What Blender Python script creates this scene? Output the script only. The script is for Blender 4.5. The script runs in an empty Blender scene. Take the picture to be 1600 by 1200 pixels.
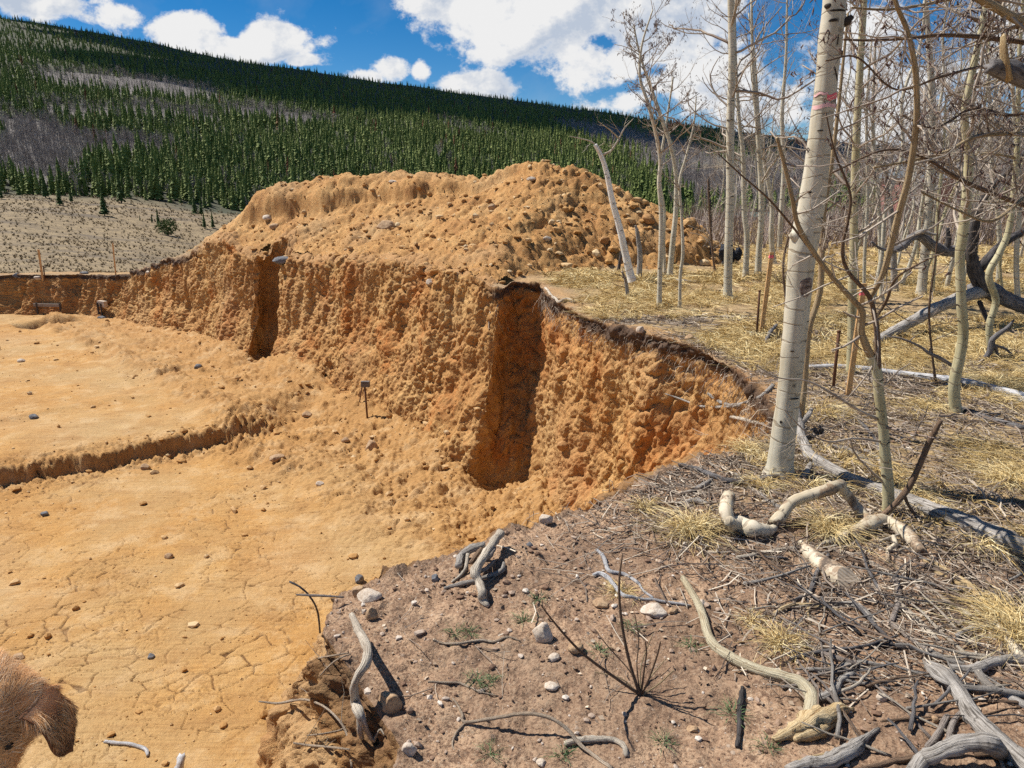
import bpy, math, random
import numpy as np
from mathutils import Vector, Matrix
R = math.radians
S = bpy.context.scene
C = S.collection
# ------------------------------------------------------------ camera
PITCH = R(16.1); FPX = 1110.0; ZC = 1.7
cd = bpy.data.cameras.new('camera'); cam = bpy.data.objects.new('camera', cd); C.objects.link(cam)
cam.location = (0, 0, ZC); cam.rotation_euler = (R(90) - PITCH, 0, 0)
cd.sensor_width = 36; cd.lens = 36 * FPX / 1600; cd.clip_start = 0.05; cd.clip_end = 20000
S.camera = cam
# ------------------------------------------------------------ sun and sky
SUN_EL = R(53); SUN_H = (-0.90, 0.43)
n_ = math.hypot(*SUN_H); SUN_H = (SUN_H[0] / n_, SUN_H[1] / n_)
SUNV = Vector((SUN_H[0] * math.cos(SUN_EL), SUN_H[1] * math.cos(SUN_EL), math.sin(SUN_EL)))
ld = bpy.data.lights.new('sun', 'SUN'); ld.energy = 5.0; ld.angle = R(0.53); ld.color = (1, 0.955, 0.88)
sun = bpy.data.objects.new('sun', ld); C.objects.link(sun)
sun.rotation_euler = (-SUNV).to_track_quat('-Z', 'Y').to_euler(); sun.location = (-10, 5, 20)
S.view_settings.view_transform = 'Standard'; S.view_settings.look = 'None'
S.view_settings.exposure = 0.46; S.view_settings.gamma = 1
S.cycles.max_bounces = 4; S.cycles.diffuse_bounces = 2; S.cycles.glossy_bounces = 2
S.cycles.transparent_max_bounces = 4; S.cycles.use_adaptive_sampling = True; S.cycles.adaptive_threshold = 0.02
S.cycles.use_denoising = False


def NT(tree):
    nt = tree
    def N(t, **k):
        n = nt.nodes.new(t)
        ins = k.pop('i', {})
        for a, b in k.items(): setattr(n, a, b)
        for a, b in ins.items():
            s = n.inputs[a]
            if isinstance(b, bpy.types.NodeSocket): nt.links.new(b, s)
            else: s.default_value = b
        return n
    def math_(op, a, b=0.0, c=0.0, clamp=False):
        n = nt.nodes.new('ShaderNodeMath'); n.operation = op; n.use_clamp = clamp
        for i, x in enumerate((a, b, c)):
            if isinstance(x, bpy.types.NodeSocket): nt.links.new(x, n.inputs[i])
            else: n.inputs[i].default_value = x
        return n.outputs[0]
    def mix(f, a, b, blend='MIX'):
        n = nt.nodes.new('ShaderNodeMix'); n.data_type = 'RGBA'; n.blend_type = blend; n.clamp_factor = True
        for s, x in ((n.inputs[0], f), (n.inputs[6], a), (n.inputs[7], b)):
            if isinstance(x, bpy.types.NodeSocket): nt.links.new(x, s)
            else: s.default_value = x if s.type == 'VALUE' else (tuple(x) + (1,) if len(x) == 3 else x)
        return n.outputs[2]
    def ramp(f, *stops, interp='LINEAR'):
        n = nt.nodes.new('ShaderNodeValToRGB'); n.color_ramp.interpolation = interp
        e = n.color_ramp.elements
        while len(e) < len(stops): e.new(0.5)
        for el, (p, c) in zip(e, stops):
            el.position = p; el.color = (c, c, c, 1) if not hasattr(c, '__len__') else tuple(c) + (1,)
        nt.links.new(f, n.inputs[0]); return n.outputs[0]
    return N, math_, mix, ramp


W = bpy.data.worlds.new('World'); S.world = W; W.use_nodes = True
wt = W.node_tree; wt.nodes.clear()
N, M_, MX, RP = NT(wt)
sky = N('ShaderNodeTexSky', sky_type='NISHITA', sun_disc=False, sun_elevation=SUN_EL,
        sun_rotation=math.atan2(SUN_H[0], SUN_H[1]), altitude=3000, air_density=1.0, dust_density=0.15, ozone_density=2.2)
hsv = N('ShaderNodeHueSaturation', i={'Saturation': 1.45, 'Value': 1.12, 'Hue': 0.5, 'Color': sky.outputs[0]})
tc = N('ShaderNodeTexCoord')
sep = N('ShaderNodeSeparateXYZ', i={0: tc.outputs['Generated']})
X, Y, Z = sep.outputs
tx = M_('DIVIDE', X, M_('MAXIMUM', Y, 0.05))        # tangent of azimuth, of elevation
tz = M_('DIVIDE', Z, M_('MAXIMUM', Y, 0.05))
def vslope(v):
    yy = (600 - v) / FPX
    return (-math.sin(PITCH) + yy * math.cos(PITCH)) / (math.cos(PITCH) + yy * math.sin(PITCH))
def utan(u, v):
    yy = (600 - v) / FPX
    return (u - 800) / FPX / (math.cos(PITCH) + yy * math.sin(PITCH))
cv = N('ShaderNodeCombineXYZ', i={0: tx, 1: M_('MULTIPLY', tz, 1.25), 2: 0.37})
nz1 = N('ShaderNodeTexNoise', noise_dimensions='3D', i={'Vector': cv.outputs[0], 'Scale': 8, 'Detail': 12, 'Roughness': 0.64, 'Distortion': 0.1})
cvs = N('ShaderNodeVectorMath', operation='ADD', i={0: cv.outputs[0], 1: (-.022, .030, 0)})
nzs = N('ShaderNodeTexNoise', noise_dimensions='3D', i={'Vector': cvs.outputs[0], 'Scale': 8, 'Detail': 7, 'Roughness': 0.6, 'Distortion': 0.1})
nz2 = N('ShaderNodeTexNoise', noise_dimensions='3D', i={'Vector': cv.outputs[0], 'Scale': 3.0, 'Detail': 6, 'Roughness': 0.6, 'Distortion': 0.6})
nzf = nz1.outputs[0]
cum = None
# puffs: centre (u, v), half size (px), strength
PUFFS = [(50, -14, 120, 38, 1.1), (175, 22, 60, 22, .85), (285, 48, 50, 22, 1.15), (335, 70, 60, 11, .9), (424, 66, 38, 26, 1.25), (395, 86, 60, 9, .8), (466, 94, 26, 8, .9),
         (742, 142, 58, 24, 1.15), (615, 108, 26, 18, .95), (658, 112, 16, 16, .9), (575, 120, 30, 9, .8),
         (760, 6, 130, 46, 1.2), (880, 30, 120, 62, 1.25), (960, 90, 110, 50, 1.1), (1010, 40, 130, 80, 1.15), (1090, 110, 130, 80, 1.0),
         (1000, 155, 70, 20, .9), (1060, 10, 120, 80, 1.1), (1380, 120, 110, 90, .95), (1560, 60, 90, 90, .8), (1150, 170, 60, 40, .8), (1480, 200, 130, 60, .9), (1230, 130, 60, 60, .75)]
for (u, v, a, b, s) in PUFFS:
    cx, cy = utan(u, v), vslope(v); sx = a / FPX; sy = b / FPX
    d2 = M_('ADD', M_('POWER', M_('ABSOLUTE', M_('DIVIDE', M_('SUBTRACT', tx, cx), sx)), 2.0), M_('POWER', M_('ABSOLUTE', M_('DIVIDE', M_('SUBTRACT', tz, cy), sy)), 2.0))
    g = M_('MULTIPLY', M_('EXPONENT', M_('MULTIPLY', d2, -0.8)), s)
    cum = g if cum is None else M_('MAXIMUM', cum, g)
# elsewhere over the whole sky: the same kind of broken cloud
away = N('ShaderNodeTexNoise', noise_dimensions='3D', i={'Vector': tc.outputs['Generated'], 'Scale': 2.6, 'Detail': 8, 'Roughness': 0.6})
infront = M_('MULTIPLY', M_('GREATER_THAN', Y, 0.3), M_('LESS_THAN', M_('ABSOLUTE', tx), 0.95))
infront = M_('MULTIPLY', infront, M_('LESS_THAN', tz, 0.36))
gen = M_('MULTIPLY', M_('SUBTRACT', away.outputs[0], 0.30), M_('SUBTRACT', 1.0, infront))
dens = M_('ADD', M_('MULTIPLY', M_('ADD', cum, gen), 1.0), M_('MULTIPLY', M_('SUBTRACT', nzf, 0.5), 3.4))
alpha = RP(dens, (0.38, 0.0), (0.72, 1.0), interp='EASE')
wisp = RP(nz2.outputs[0], (0.50, 0.0), (0.8, 0.35))
relief = M_('SUBTRACT', nzf, nzs.outputs[0])
body = RP(M_('ADD', M_('MULTIPLY', relief, 2.2), M_('SUBTRACT', 0.78, M_('MULTIPLY', nz2.outputs[0], 0.5))), (0.30, (0.58, 0.66, 0.79)), (0.62, (1.0, 1.0, 1.0)))
body_old = RP(M_('ADD', M_('MULTIPLY', nz2.outputs[0], 1.2), M_('MULTIPLY', dens, 0.45)), (0.80, (1.0, 1.0, 1.0)), (1.35, (0.60, 0.68, 0.80)))
ccol = MX(RP(dens, (0.5, 0.0), (0.8, 1.0)), (0.95, 0.96, 0.98), body)
cbg = MX(1.0, ccol, (10.4, 10.4, 10.4), 'MULTIPLY')
cl = MX(alpha, MX(wisp, hsv.outputs[0], (5.6, 6.6, 8.0)), cbg)
bg = N('ShaderNodeBackground', i={'Color': cl, 'Strength': 0.06})
N('ShaderNodeOutputWorld', i={0: bg.outputs[0]})
W.cycles.sampling_method = 'MANUAL'; W.cycles.sample_map_resolution = 512

# ------------------------------------------------------------ number helpers
rng = np.random.default_rng(7)
random.seed(7)
_perm = rng.permutation(256).astype(np.int32); _perm = np.concatenate([_perm, _perm, _perm])
_gr = rng.normal(size=(256, 3)).astype(np.float32); _gr /= np.linalg.norm(_gr, axis=1)[:, None]
def noise3(P, scale=1.0, seed=0):
    P = np.asarray(P, np.float32) * np.float32(scale) + np.float32(seed * 17.31)
    F = np.floor(P); f = P - F; I = F.astype(np.int64) & 255
    w = f * f * f * (f * (f * 6 - 15) + 10)
    out = 0
    for dx in (0, 1):
        ax = _perm[(I[:, 0] + dx) & 255]; wx = w[:, 0] if dx else 1 - w[:, 0]
        for dy in (0, 1):
            ay = _perm[ax + ((I[:, 1] + dy) & 255)]; wy = w[:, 1] if dy else 1 - w[:, 1]
            for dz in (0, 1):
                az = _perm[ay + ((I[:, 2] + dz) & 255)]; wz = w[:, 2] if dz else 1 - w[:, 2]
                g = _gr[az & 255]
                out = out + wx * wy * wz * (g[:, 0] * (f[:, 0] - dx) + g[:, 1] * (f[:, 1] - dy) + g[:, 2] * (f[:, 2] - dz))
    return out * 1.5
def fbm(P, scale, octs=3, seed=0, gain=0.5):
    a = 1.0; s = 0
    for k in range(octs):
        s = s + a * noise3(P, scale * 2.03 ** k, seed + k); a *= gain
    return s
def worley2(x, y, scale, seed=3):
    x = x * scale; y = y * scale; ix = np.floor(x).astype(np.int64); iy = np.floor(y).astype(np.int64)
    f1 = np.full(x.shape, 9.0); f2 = np.full(x.shape, 9.0)
    rx = rng2[(seed * 977) % 4096:]
    for dx in (-1, 0, 1):
        for dy in (-1, 0, 1):
            h = (((ix + dx) * 73856093) ^ ((iy + dy) * 19349663) ^ (seed * 83492791)) & 65535
            px = ix + dx + _ra[h]; py = iy + dy + _rb[h]
            d = np.hypot(px - x, py - y)
            m = d < f1; f2 = np.where(m, f1, np.minimum(f2, d)); f1 = np.where(m, d, f1)
    return f1, f2
rng2 = rng.random(8192); _ra = rng.random(65536); _rb = rng.random(65536); _rc = rng.random(65536)
def worley3(P, scale, seed=5):
    P = P * scale; I = np.floor(P).astype(np.int64)
    f1 = np.full(len(P), 9.0); hid = np.zeros(len(P))
    for dx in (-1, 0, 1):
        for dy in (-1, 0, 1):
            for dz in (-1, 0, 1):
                h = (((I[:, 0] + dx) * 73856093) ^ ((I[:, 1] + dy) * 19349663) ^ ((I[:, 2] + dz) * 83492791) ^ (seed * 7919)) & 65535
                d = (I[:, 0] + dx + _ra[h] - P[:, 0]) ** 2 + (I[:, 1] + dy + _rb[h] - P[:, 1]) ** 2 + (I[:, 2] + dz + _rc[h] - P[:, 2]) ** 2
                m = d < f1; f1 = np.where(m, d, f1); hid = np.where(m, _ra[(h * 31 + 7) & 65535], hid)
    return np.sqrt(f1), hid
def sstep(a, b, x):
    t = np.clip((x - a) / (b - a), 0, 1); return t * t * (3 - 2 * t)
def segdist(x, y, pts, vals=None, closed=False):
    """distance to a polyline (and the value interpolated along it)"""
    pts = np.asarray(pts, float); best = np.full(x.shape, 1e9); bv = np.zeros(x.shape)
    n = len(pts)
    for i in range(n if closed else n - 1):
        a = pts[i]; b = pts[(i + 1) % n]; ab = b - a; L2 = ab[0] ** 2 + ab[1] ** 2 + 1e-12
        t = np.clip(((x - a[0]) * ab[0] + (y - a[1]) * ab[1]) / L2, 0, 1)
        d = (x - a[0] - t * ab[0]) ** 2 + (y - a[1] - t * ab[1]) ** 2
        m = d < best; best = np.where(m, d, best)
        if vals is not None: bv = np.where(m, vals[i] + t * (vals[(i + 1) % n] - vals[i]), bv)
    return (np.sqrt(best), bv) if vals is not None else np.sqrt(best)
def inside(x, y, poly):
    r = np.zeros(x.shape, bool); n = len(poly)
    for i in range(n):
        x1, y1 = poly[i]; x2, y2 = poly[(i + 1) % n]
        if y1 == y2: continue
        c = ((y1 > y) != (y2 > y)) & (x < (x2 - x1) * (y - y1) / (y2 - y1) + x1)
        r ^= c
    return r
# pixel -> ray, pixel -> point at a given world y
def ray(u, v):
    x = (u - 800) / FPX; y = (600 - v) / FPX
    return np.array([x, math.cos(PITCH) + y * math.sin(PITCH), -math.sin(PITCH) + y * math.cos(PITCH)])
def at(u, v, Yw):
    d = ray(u, v); return d * (Yw / d[1]) + np.array([0, 0, ZC])
def pxm(P):       # metres per pixel at a point
    return (P[1] * math.cos(PITCH) - (P[2] - ZC) * math.sin(PITCH)) / FPX
def proj(x, y, z):
    d = y * math.cos(PITCH) - (z - ZC) * math.sin(PITCH); h = y * math.sin(PITCH) + (z - ZC) * math.cos(PITCH)
    return 800 + FPX * x / d, 600 - FPX * h / d

# ------------------------------------------------------------ mesh helpers
def tag(o, label=None, cat=None, group=None, kind=None):
    if label: o['label'] = label
    if cat: o['category'] = cat
    if group: o['group'] = group
    if kind: o['kind'] = kind
    return o
def build(name, V, Q=None, T=None, mats=(), mi=None, uv=None, attrs=None, smooth=True, parent=None, loc=(0, 0, 0)):
    V = np.asarray(V, np.float32).reshape(-1, 3)
    Q = np.zeros((0, 4), np.int32) if Q is None else np.asarray(Q, np.int32).reshape(-1, 4)
    T = np.zeros((0, 3), np.int32) if T is None else np.asarray(T, np.int32).reshape(-1, 3)
    me = bpy.data.meshes.new(name); nq, nt = len(Q), len(T)
    me.vertices.add(len(V)); me.vertices.foreach_set('co', (V - np.asarray(loc, np.float32)).ravel())
    me.loops.add(nq * 4 + nt * 3); me.polygons.add(nq + nt)
    me.loops.foreach_set('vertex_index', np.concatenate([Q.ravel(), T.ravel()]))
    me.polygons.foreach_set('loop_start', np.concatenate([np.arange(nq) * 4, nq * 4 + np.arange(nt) * 3]).astype(np.int32))
    if mi is not None: me.polygons.foreach_set('material_index', np.asarray(mi, np.int32))
    me.polygons.foreach_set('use_smooth', np.full(nq + nt, smooth))
    if uv is not None:
        l = me.uv_layers.new(name='UVMap'); l.data.foreach_set('uv', np.asarray(uv, np.float32).ravel())
    for k, a in (attrs or {}).items():
        at_ = me.attributes.new(k, 'FLOAT', 'POINT'); at_.data.foreach_set('value', np.asarray(a, np.float32))
    me.update(calc_edges=True)
    for m in mats: me.materials.append(m)
    o = bpy.data.objects.new(name, me); C.objects.link(o); o.location = loc
    if parent: o.parent = parent
    return o
def empty(name, loc=(0, 0, 0)):
    o = bpy.data.objects.new(name, None); C.objects.link(o); o.location = loc; o.empty_display_size = 0.1; return o
class MB:
    def __init__(s): s.v = []; s.q = []; s.t = []; s.uq = []; s.ut = []; s.mq = []; s.mt = []; s.n = 0; s.a = []
    def add(s, V, Q=None, T=None, uq=None, ut=None, m=0, a=0.0):
        V = np.asarray(V, np.float32); s.v.append(V); s.a.append(np.full(len(V), a, np.float32) if np.isscalar(a) else a)
        if Q is not None and len(Q):
            Q = np.asarray(Q, np.int32); s.q.append(Q + s.n); s.uq.append(uq if uq is not None else np.zeros((len(Q) * 4, 2), np.float32)); s.mq.append(np.full(len(Q), m))
        if T is not None and len(T):
            T = np.asarray(T, np.int32); s.t.append(T + s.n); s.ut.append(ut if ut is not None else np.zeros((len(T) * 3, 2), np.float32)); s.mt.append(np.full(len(T), m))
        s.n += len(V)
    def tube(s, P, r, k=6, m=0, a=0.0, rough=0.0, flat=1.0, cap=True, v0=0.0, jag=0.0):
        P = np.asarray(P, float); n = len(P); r = np.broadcast_to(np.asarray(r, float), (n,))
        t = np.gradient(P, axis=0); t /= np.linalg.norm(t, axis=1)[:, None] + 1e-12
        ref = np.array([0.3, 0.2, 1.0]) if abs(t[0, 2]) < 0.8 else np.array([1.0, 0.15, 0.1])
        b1 = np.empty_like(P); x = np.cross(ref, t[0]); x /= np.linalg.norm(x)
        for i in range(n):
            x = x - t[i] * x.dot(t[i]); x = x / (math.sqrt(x.dot(x)) + 1e-12); b1[i] = x
        b2 = np.cross(t, b1)
        an = np.arange(k) * (2 * math.pi / k); c = np.cos(an)[None, :, None]; q = np.sin(an)[None, :, None] * flat
        V = P[:, None, :] + r[:, None, None] * (b1[:, None, :] * c + b2[:, None, :] * q)
        if rough:
            Vf = V.reshape(-1, 3); nz = fbm(Vf, 0.7 / max(r.mean(), 1e-3), 2, seed=int(abs(P[0, 0] * 100)) % 9)
            V = V + ((V - P[:, None, :]) * (nz.reshape(n, k, 1) * rough))
        if jag:
            rj = np.random.default_rng(int(abs(P[0, 0] + P[-1, 1]) * 1e4) % 99991); V[0] -= t[0] * (rj.random(k) * jag * r[0])[:, None]; V[-1] += t[-1] * (rj.random(k) * jag * r[-1])[:, None]
        V = V.reshape(-1, 3)
        i = np.arange(n - 1)[:, None] * k; j = np.arange(k)[None, :]; j2 = (j + 1) % k
        Q = np.stack([i + j, i + j2, i + k + j2, i + k + j], -1).reshape(-1, 4)
        L = np.concatenate([[0], np.cumsum(np.linalg.norm(np.diff(P, axis=0), axis=1))]) + v0
        u0 = np.broadcast_to(j / k, (n - 1, k)); u1 = np.broadcast_to((j + 1) / k, (n - 1, k))
        va = np.broadcast_to(L[:-1, None], (n - 1, k)); vb = np.broadcast_to(L[1:, None], (n - 1, k))
        uq = np.stack([np.stack([u0, va], -1), np.stack([u1, va], -1), np.stack([u1, vb], -1), np.stack([u0, vb], -1)], 2).reshape(-1, 2)
        if cap:
            nv = len(V); V = np.concatenate([V, P[-1:] + t[-1:] * r[-1] * 0.3, P[:1] - t[:1] * r[0] * 0.3]); jj = np.arange(k)
            T1 = np.stack([(n - 1) * k + jj, (n - 1) * k + (jj + 1) % k, np.full(k, nv)], -1)
            T2 = np.stack([(jj + 1) % k, jj, np.full(k, nv + 1)], -1)
            T = np.concatenate([T1, T2])
            ut = np.tile(np.array([[0.5, L[-1]]]), (len(T) * 3, 1))
        else: T = None; ut = None
        s.add(V, Q, T, uq.astype(np.float32), None if ut is None else ut.astype(np.float32), m, a)
    def box(s, c, sx, sy, sz, rot=None, m=0):
        v = np.array([[x, y, z] for x in (-.5, .5) for y in (-.5, .5) for z in (-.5, .5)]) * [sx, sy, sz]
        if rot is not None: v = v @ np.array(rot).T
        s.add(v + np.asarray(c), [[0, 1, 3, 2], [4, 6, 7, 5], [0, 4, 5, 1], [2, 3, 7, 6], [0, 2, 6, 4], [1, 5, 7, 3]], m=m)
    def build(s, name, mats, parent=None, loc=(0, 0, 0), smooth=True, attr=None):
        V = np.concatenate(s.v); Q = np.concatenate(s.q) if s.q else None; T = np.concatenate(s.t) if s.t else None
        uv = np.concatenate((s.uq if s.q else []) + (s.ut if s.t else [])); mi = np.concatenate((s.mq if s.q else []) + (s.mt if s.t else []))
        return build(name, V, Q, T, mats if isinstance(mats, (list, tuple)) else (mats,), mi, uv, {attr: np.concatenate(s.a)} if attr else None, smooth, parent, loc)
def spline(pts, n):
    """smooth curve through the points (Catmull-Rom), n samples, any dimension"""
    p = np.asarray(pts, float)
    if len(p) == 2: return p[0] + (p[1] - p[0]) * np.linspace(0, 1, n)[:, None]
    e = np.concatenate([[2 * p[0] - p[1]], p, [2 * p[-1] - p[-2]]]); m = len(p) - 1
    t = np.linspace(0, m, n); i = np.minimum(t.astype(int), m - 1); f = (t - i)[:, None]
    a, b, c, d = e[i], e[i + 1], e[i + 2], e[i + 3]
    return 0.5 * (2 * b + (c - a) * f + (2 * a - 5 * b + 4 * c - d) * f * f + (3 * b - a - 3 * c + d) * f ** 3)

# ------------------------------------------------------------ materials
def mat(name, fn, rough=0.9, spec=0.25):
    m = bpy.data.materials.new(name); m.use_nodes = True; t = m.node_tree; t.nodes.clear()
    N, M_, MX, RP = NT(t)
    col, bump = fn(N, M_, MX, RP)
    p = N('ShaderNodeBsdfPrincipled', i={'Roughness': rough, 'Specular IOR Level': spec})
    if isinstance(col, bpy.types.NodeSocket): t.links.new(col, p.inputs['Base Color'])
    else: p.inputs['Base Color'].default_value = tuple(col) + (1,)
    if bump is not None:
        h, st, di = bump
        b = N('ShaderNodeBump', i={'Height': h, 'Strength': st, 'Distance': di}); t.links.new(b.outputs[0], p.inputs['Normal'])
    N('ShaderNodeOutputMaterial', i={0: p.outputs[0]})
    return m
def obj_noise(N, scale, detail=6, rough=0.6, coord='Object', sc=None, dist=0.0):
    tc = N('ShaderNodeTexCoord'); v = tc.outputs[coord]
    if sc: v = N('ShaderNodeMapping', i={'Vector': v, 'Scale': sc}).outputs[0]
    return N('ShaderNodeTexNoise', i={'Vector': v, 'Scale': scale, 'Detail': detail, 'Roughness': rough, 'Distortion': dist}).outputs[0]
def A(N, name): return N('ShaderNodeAttribute', attribute_name=name).outputs['Fac']

def pebbles(N, M_, MX, RP, scale, thr=0.33):
    tc = N('ShaderNodeTexCoord')
    v = N('ShaderNodeTexVoronoi', i={'Vector': tc.outputs['Object'], 'Scale': scale, 'Randomness': 1.0})
    pick = N('ShaderNodeSeparateColor', i={0: v.outputs['Color']})
    f = M_('MULTIPLY', M_('LESS_THAN', v.outputs['Distance'], M_('MULTIPLY', pick.outputs[1], thr)), M_('GREATER_THAN', pick.outputs[0], 0.62))
    return f, pick.outputs[2]

def earth(c_lo, c_mid, c_hi, pale, dark, peb=0.5, bumps=0.5, stain=None):
    def f(N, M_, MX, RP):
        n1 = obj_noise(N, 1.1, 6, 0.62); n2 = obj_noise(N, 9, 6, 0.65); n3 = obj_noise(N, 70, 5, 0.7)
        c = RP(M_('ADD', M_('MULTIPLY', n1, 0.6), M_('MULTIPLY', n2, 0.4)), (0.36, c_lo), (0.5, c_mid), (0.64, c_hi))
        c = MX(RP(n3, (0.36, 0.55), (0.5, 0.0)), c, dark)
        c = MX(RP(n3, (0.56, 0.0), (0.72, 0.5)), c, pale)
        f1, r1 = pebbles(N, M_, MX, RP, 26, 0.34); f2, r2 = pebbles(N, M_, MX, RP, 75, 0.4)
        st = MX(r1, pale, c_lo)
        c = MX(M_('MULTIPLY', f1, peb), c, st); c = MX(M_('MULTIPLY', f2, peb), c, MX(r2, pale, dark))
        if stain:
            c = MX(RP(obj_noise(N, 0.9, 5, 0.7), (0.5, 0.0), (0.64, 0.8)), c, stain)
        c = MX(A(N, 'humus'), c, MX(n2, (0.055, 0.034, 0.022), (0.16, 0.10, 0.066)))
        c = MX(A(N, 'pale'), c, MX(n3, (0.40, 0.245, 0.11), (0.52, 0.345, 0.18)))
        h = M_('ADD', M_('ADD', M_('MULTIPLY', n3, 0.5), M_('MULTIPLY', n2, 0.9)), M_('ADD', M_('MULTIPLY', f1, 0.25), M_('MULTIPLY', f2, 0.12)))
        return c, (h, bumps, 0.03)
    return f
M = {}
M['wall'] = mat('orange_subsoil', earth((0.33, 0.150, 0.048), (0.465, 0.245, 0.084), (0.58, 0.36, 0.145), (0.63, 0.45, 0.21), (0.20, 0.09, 0.030), 0.5, 0.9, (0.42, 0.15, 0.034)))
M['mound'] = mat('spoil_earth', earth((0.35, 0.165, 0.054), (0.48, 0.255, 0.088), (0.57, 0.345, 0.14), (0.66, 0.49, 0.26), (0.19, 0.085, 0.028), 0.8, 1.0))
def floor_f(N, M_, MX, RP):
    c, (h, s, d) = earth((0.38, 0.19, 0.054), (0.465, 0.250, 0.078), (0.53, 0.305, 0.105), (0.61, 0.42, 0.20), (0.28, 0.135, 0.042), 0.5, 0.7)(N, M_, MX, RP)
    c = MX(RP(obj_noise(N, 0.35, 4, 0.6), (0.45, 0.0), (0.62, 0.75)), c, (0.43, 0.29, 0.135))
    c = MX(A(N, 'rough'), c, MX(obj_noise(N, 4, 6, 0.7), (0.31, 0.155, 0.05), (0.47, 0.265, 0.098)))
    c = MX(RP(A(N, 'crack'), (.25, 0.0), (.8, .9)), c, (0.13, 0.062, 0.022))  # shade inside the cracks painted into the base colour, over the sunken grooves
    tk = N('ShaderNodeTexNoise', i={'Vector': N('ShaderNodeMapping', i={'Vector': N('ShaderNodeTexCoord').outputs['Object'], 'Rotation': (0, 0, 0.5), 'Scale': (0.6, 14, 1)}).outputs[0], 'Scale': 2.5, 'Detail': 3}).outputs[0]
    c = MX(RP(tk, (0.50, 0.0), (0.68, 0.35)), c, (0.30, 0.155, 0.055)); c = MX(RP(obj_noise(N, 2.2, 6, 0.7), (0.50, 0.0), (0.66, 0.55)), c, (0.54, 0.375, 0.20)); c = MX(RP(obj_noise(N, 1.4, 6, 0.7, sc=(1, 1.7, 1)), (0.34, 0.5), (0.48, 0.0)), c, (0.30, 0.155, 0.055))
    return c, (M_('ADD', h, M_('MULTIPLY', tk, 0.7)), s, d)
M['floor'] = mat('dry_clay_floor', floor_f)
def ground_f(N, M_, MX, RP):
    n1 = obj_noise(N, 0.8, 5, 0.6); n2 = obj_noise(N, 7, 6, 0.65); n3 = obj_noise(N, 90, 5, 0.72); n4 = obj_noise(N, 28, 5, 0.7)
    soil = RP(M_('ADD', M_('MULTIPLY', n1, 0.45), M_('MULTIPLY', n2, 0.55)), (0.36, (0.22, 0.13, 0.078)), (0.5, (0.37, 0.235, 0.145)), (0.66, (0.50, 0.345, 0.22)))
    soil = MX(RP(n3, (0.38, 0.85), (0.48, 0.0)), soil, (0.085, 0.046, 0.030)); soil = MX(RP(n4, (0.36, 0.7), (0.46, 0.0)), soil, (0.13, 0.075, 0.048))
    soil = MX(RP(n3, (0.53, 0.0), (0.64, 0.75)), soil, (0.50, 0.37, 0.25))
    f1, r1 = pebbles(N, M_, MX, RP, 38, 0.34); f2, r2 = pebbles(N, M_, MX, RP, 110, 0.4)
    soil = MX(M_('MULTIPLY', f1, 0.7), soil, MX(r1, (0.5, 0.4, 0.31), (0.2, 0.13, 0.09))); soil = MX(M_('MULTIPLY', f2, 0.6), soil, MX(r2, (0.56, 0.45, 0.33), (0.09, 0.06, 0.045)))
    straw = MX(n4, MX(n3, (0.12, 0.07, 0.038), (0.36, 0.25, 0.12)), (0.56, 0.42, 0.20))
    c = MX(A(N, 'grassy'), soil, straw)
    c = MX(A(N, 'orange'), c, MX(n2, (0.33, 0.17, 0.065), (0.50, 0.29, 0.125)))
    c = MX(A(N, 'humus'), c, MX(n2, (0.10, 0.062, 0.042), (0.20, 0.128, 0.085)))
    h = M_('ADD', M_('ADD', M_('MULTIPLY', n3, 0.5), M_('MULTIPLY', n4, 0.9)), M_('ADD', M_('MULTIPLY', f1, 0.3), M_('MULTIPLY', f2, 0.15)))
    return c, (h, 0.75, 0.02)
M['ground'] = mat('forest_soil', ground_f)
def far_f(N, M_, MX, RP):
    n1 = obj_noise(N, 0.035, 6, 0.65); n2 = obj_noise(N, 0.4, 6, 0.7); n3 = obj_noise(N, 3, 4, 0.7)
    mead = RP(M_('ADD', M_('MULTIPLY', n2, 0.5), M_('MULTIPLY', n3, 0.5)), (0.38, (0.11, 0.08, 0.05)), (0.5, (0.25, 0.185, 0.105)), (0.62, (0.37, 0.28, 0.16)))
    mead = MX(RP(obj_noise(N, 0.05, 6, 0.7, sc=(0.6, 1.6, 1)), (0.52, 0.0), (0.62, 0.8)), mead, (0.12, 0.095, 0.07))
    wood = MX(n2, (0.035, 0.045, 0.022), (0.10, 0.095, 0.065)); grey = MX(n2, (0.13, 0.115, 0.105), (0.24, 0.215, 0.195))
    c = MX(A(N, 'wood'), mead, wood); c = MX(A(N, 'grey'), c, grey)
    return c, (n3, 0.6, 0.3)
M['far'] = mat('valley_ground', far_f)
M['road'] = mat('dirt_road', lambda N, M_, MX, RP: (MX(obj_noise(N, 2, 5), (0.27, 0.21, 0.15), (0.40, 0.32, 0.23)), None))
def stone_f(a, b, c0):
    def f(N, M_, MX, RP):
        n = obj_noise(N, 22, 7, 0.65); m = obj_noise(N, 140, 4, 0.7)
        c = MX(RP(n, (0.38, 0.0), (0.62, 1.0)), a, b); c = MX(RP(m, (0.36, 0.8), (0.5, 0.0)), c, c0)
        return c, (M_('ADD', n, M_('MULTIPLY', m, 0.4)), 0.6, 0.008)
    return f
M['st_pale'] = mat('pale_stone', stone_f((0.47, 0.38, 0.29), (0.62, 0.54, 0.45), (0.3, 0.22, 0.16)), 0.85)
M['st_tan'] = mat('tan_stone', stone_f((0.33, 0.21, 0.12), (0.50, 0.35, 0.21), (0.22, 0.13, 0.08)), 0.9)
M['st_grey'] = mat('grey_stone', stone_f((0.10, 0.105, 0.115), (0.25, 0.25, 0.26), (0.07, 0.06, 0.06)), 0.85)
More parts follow.
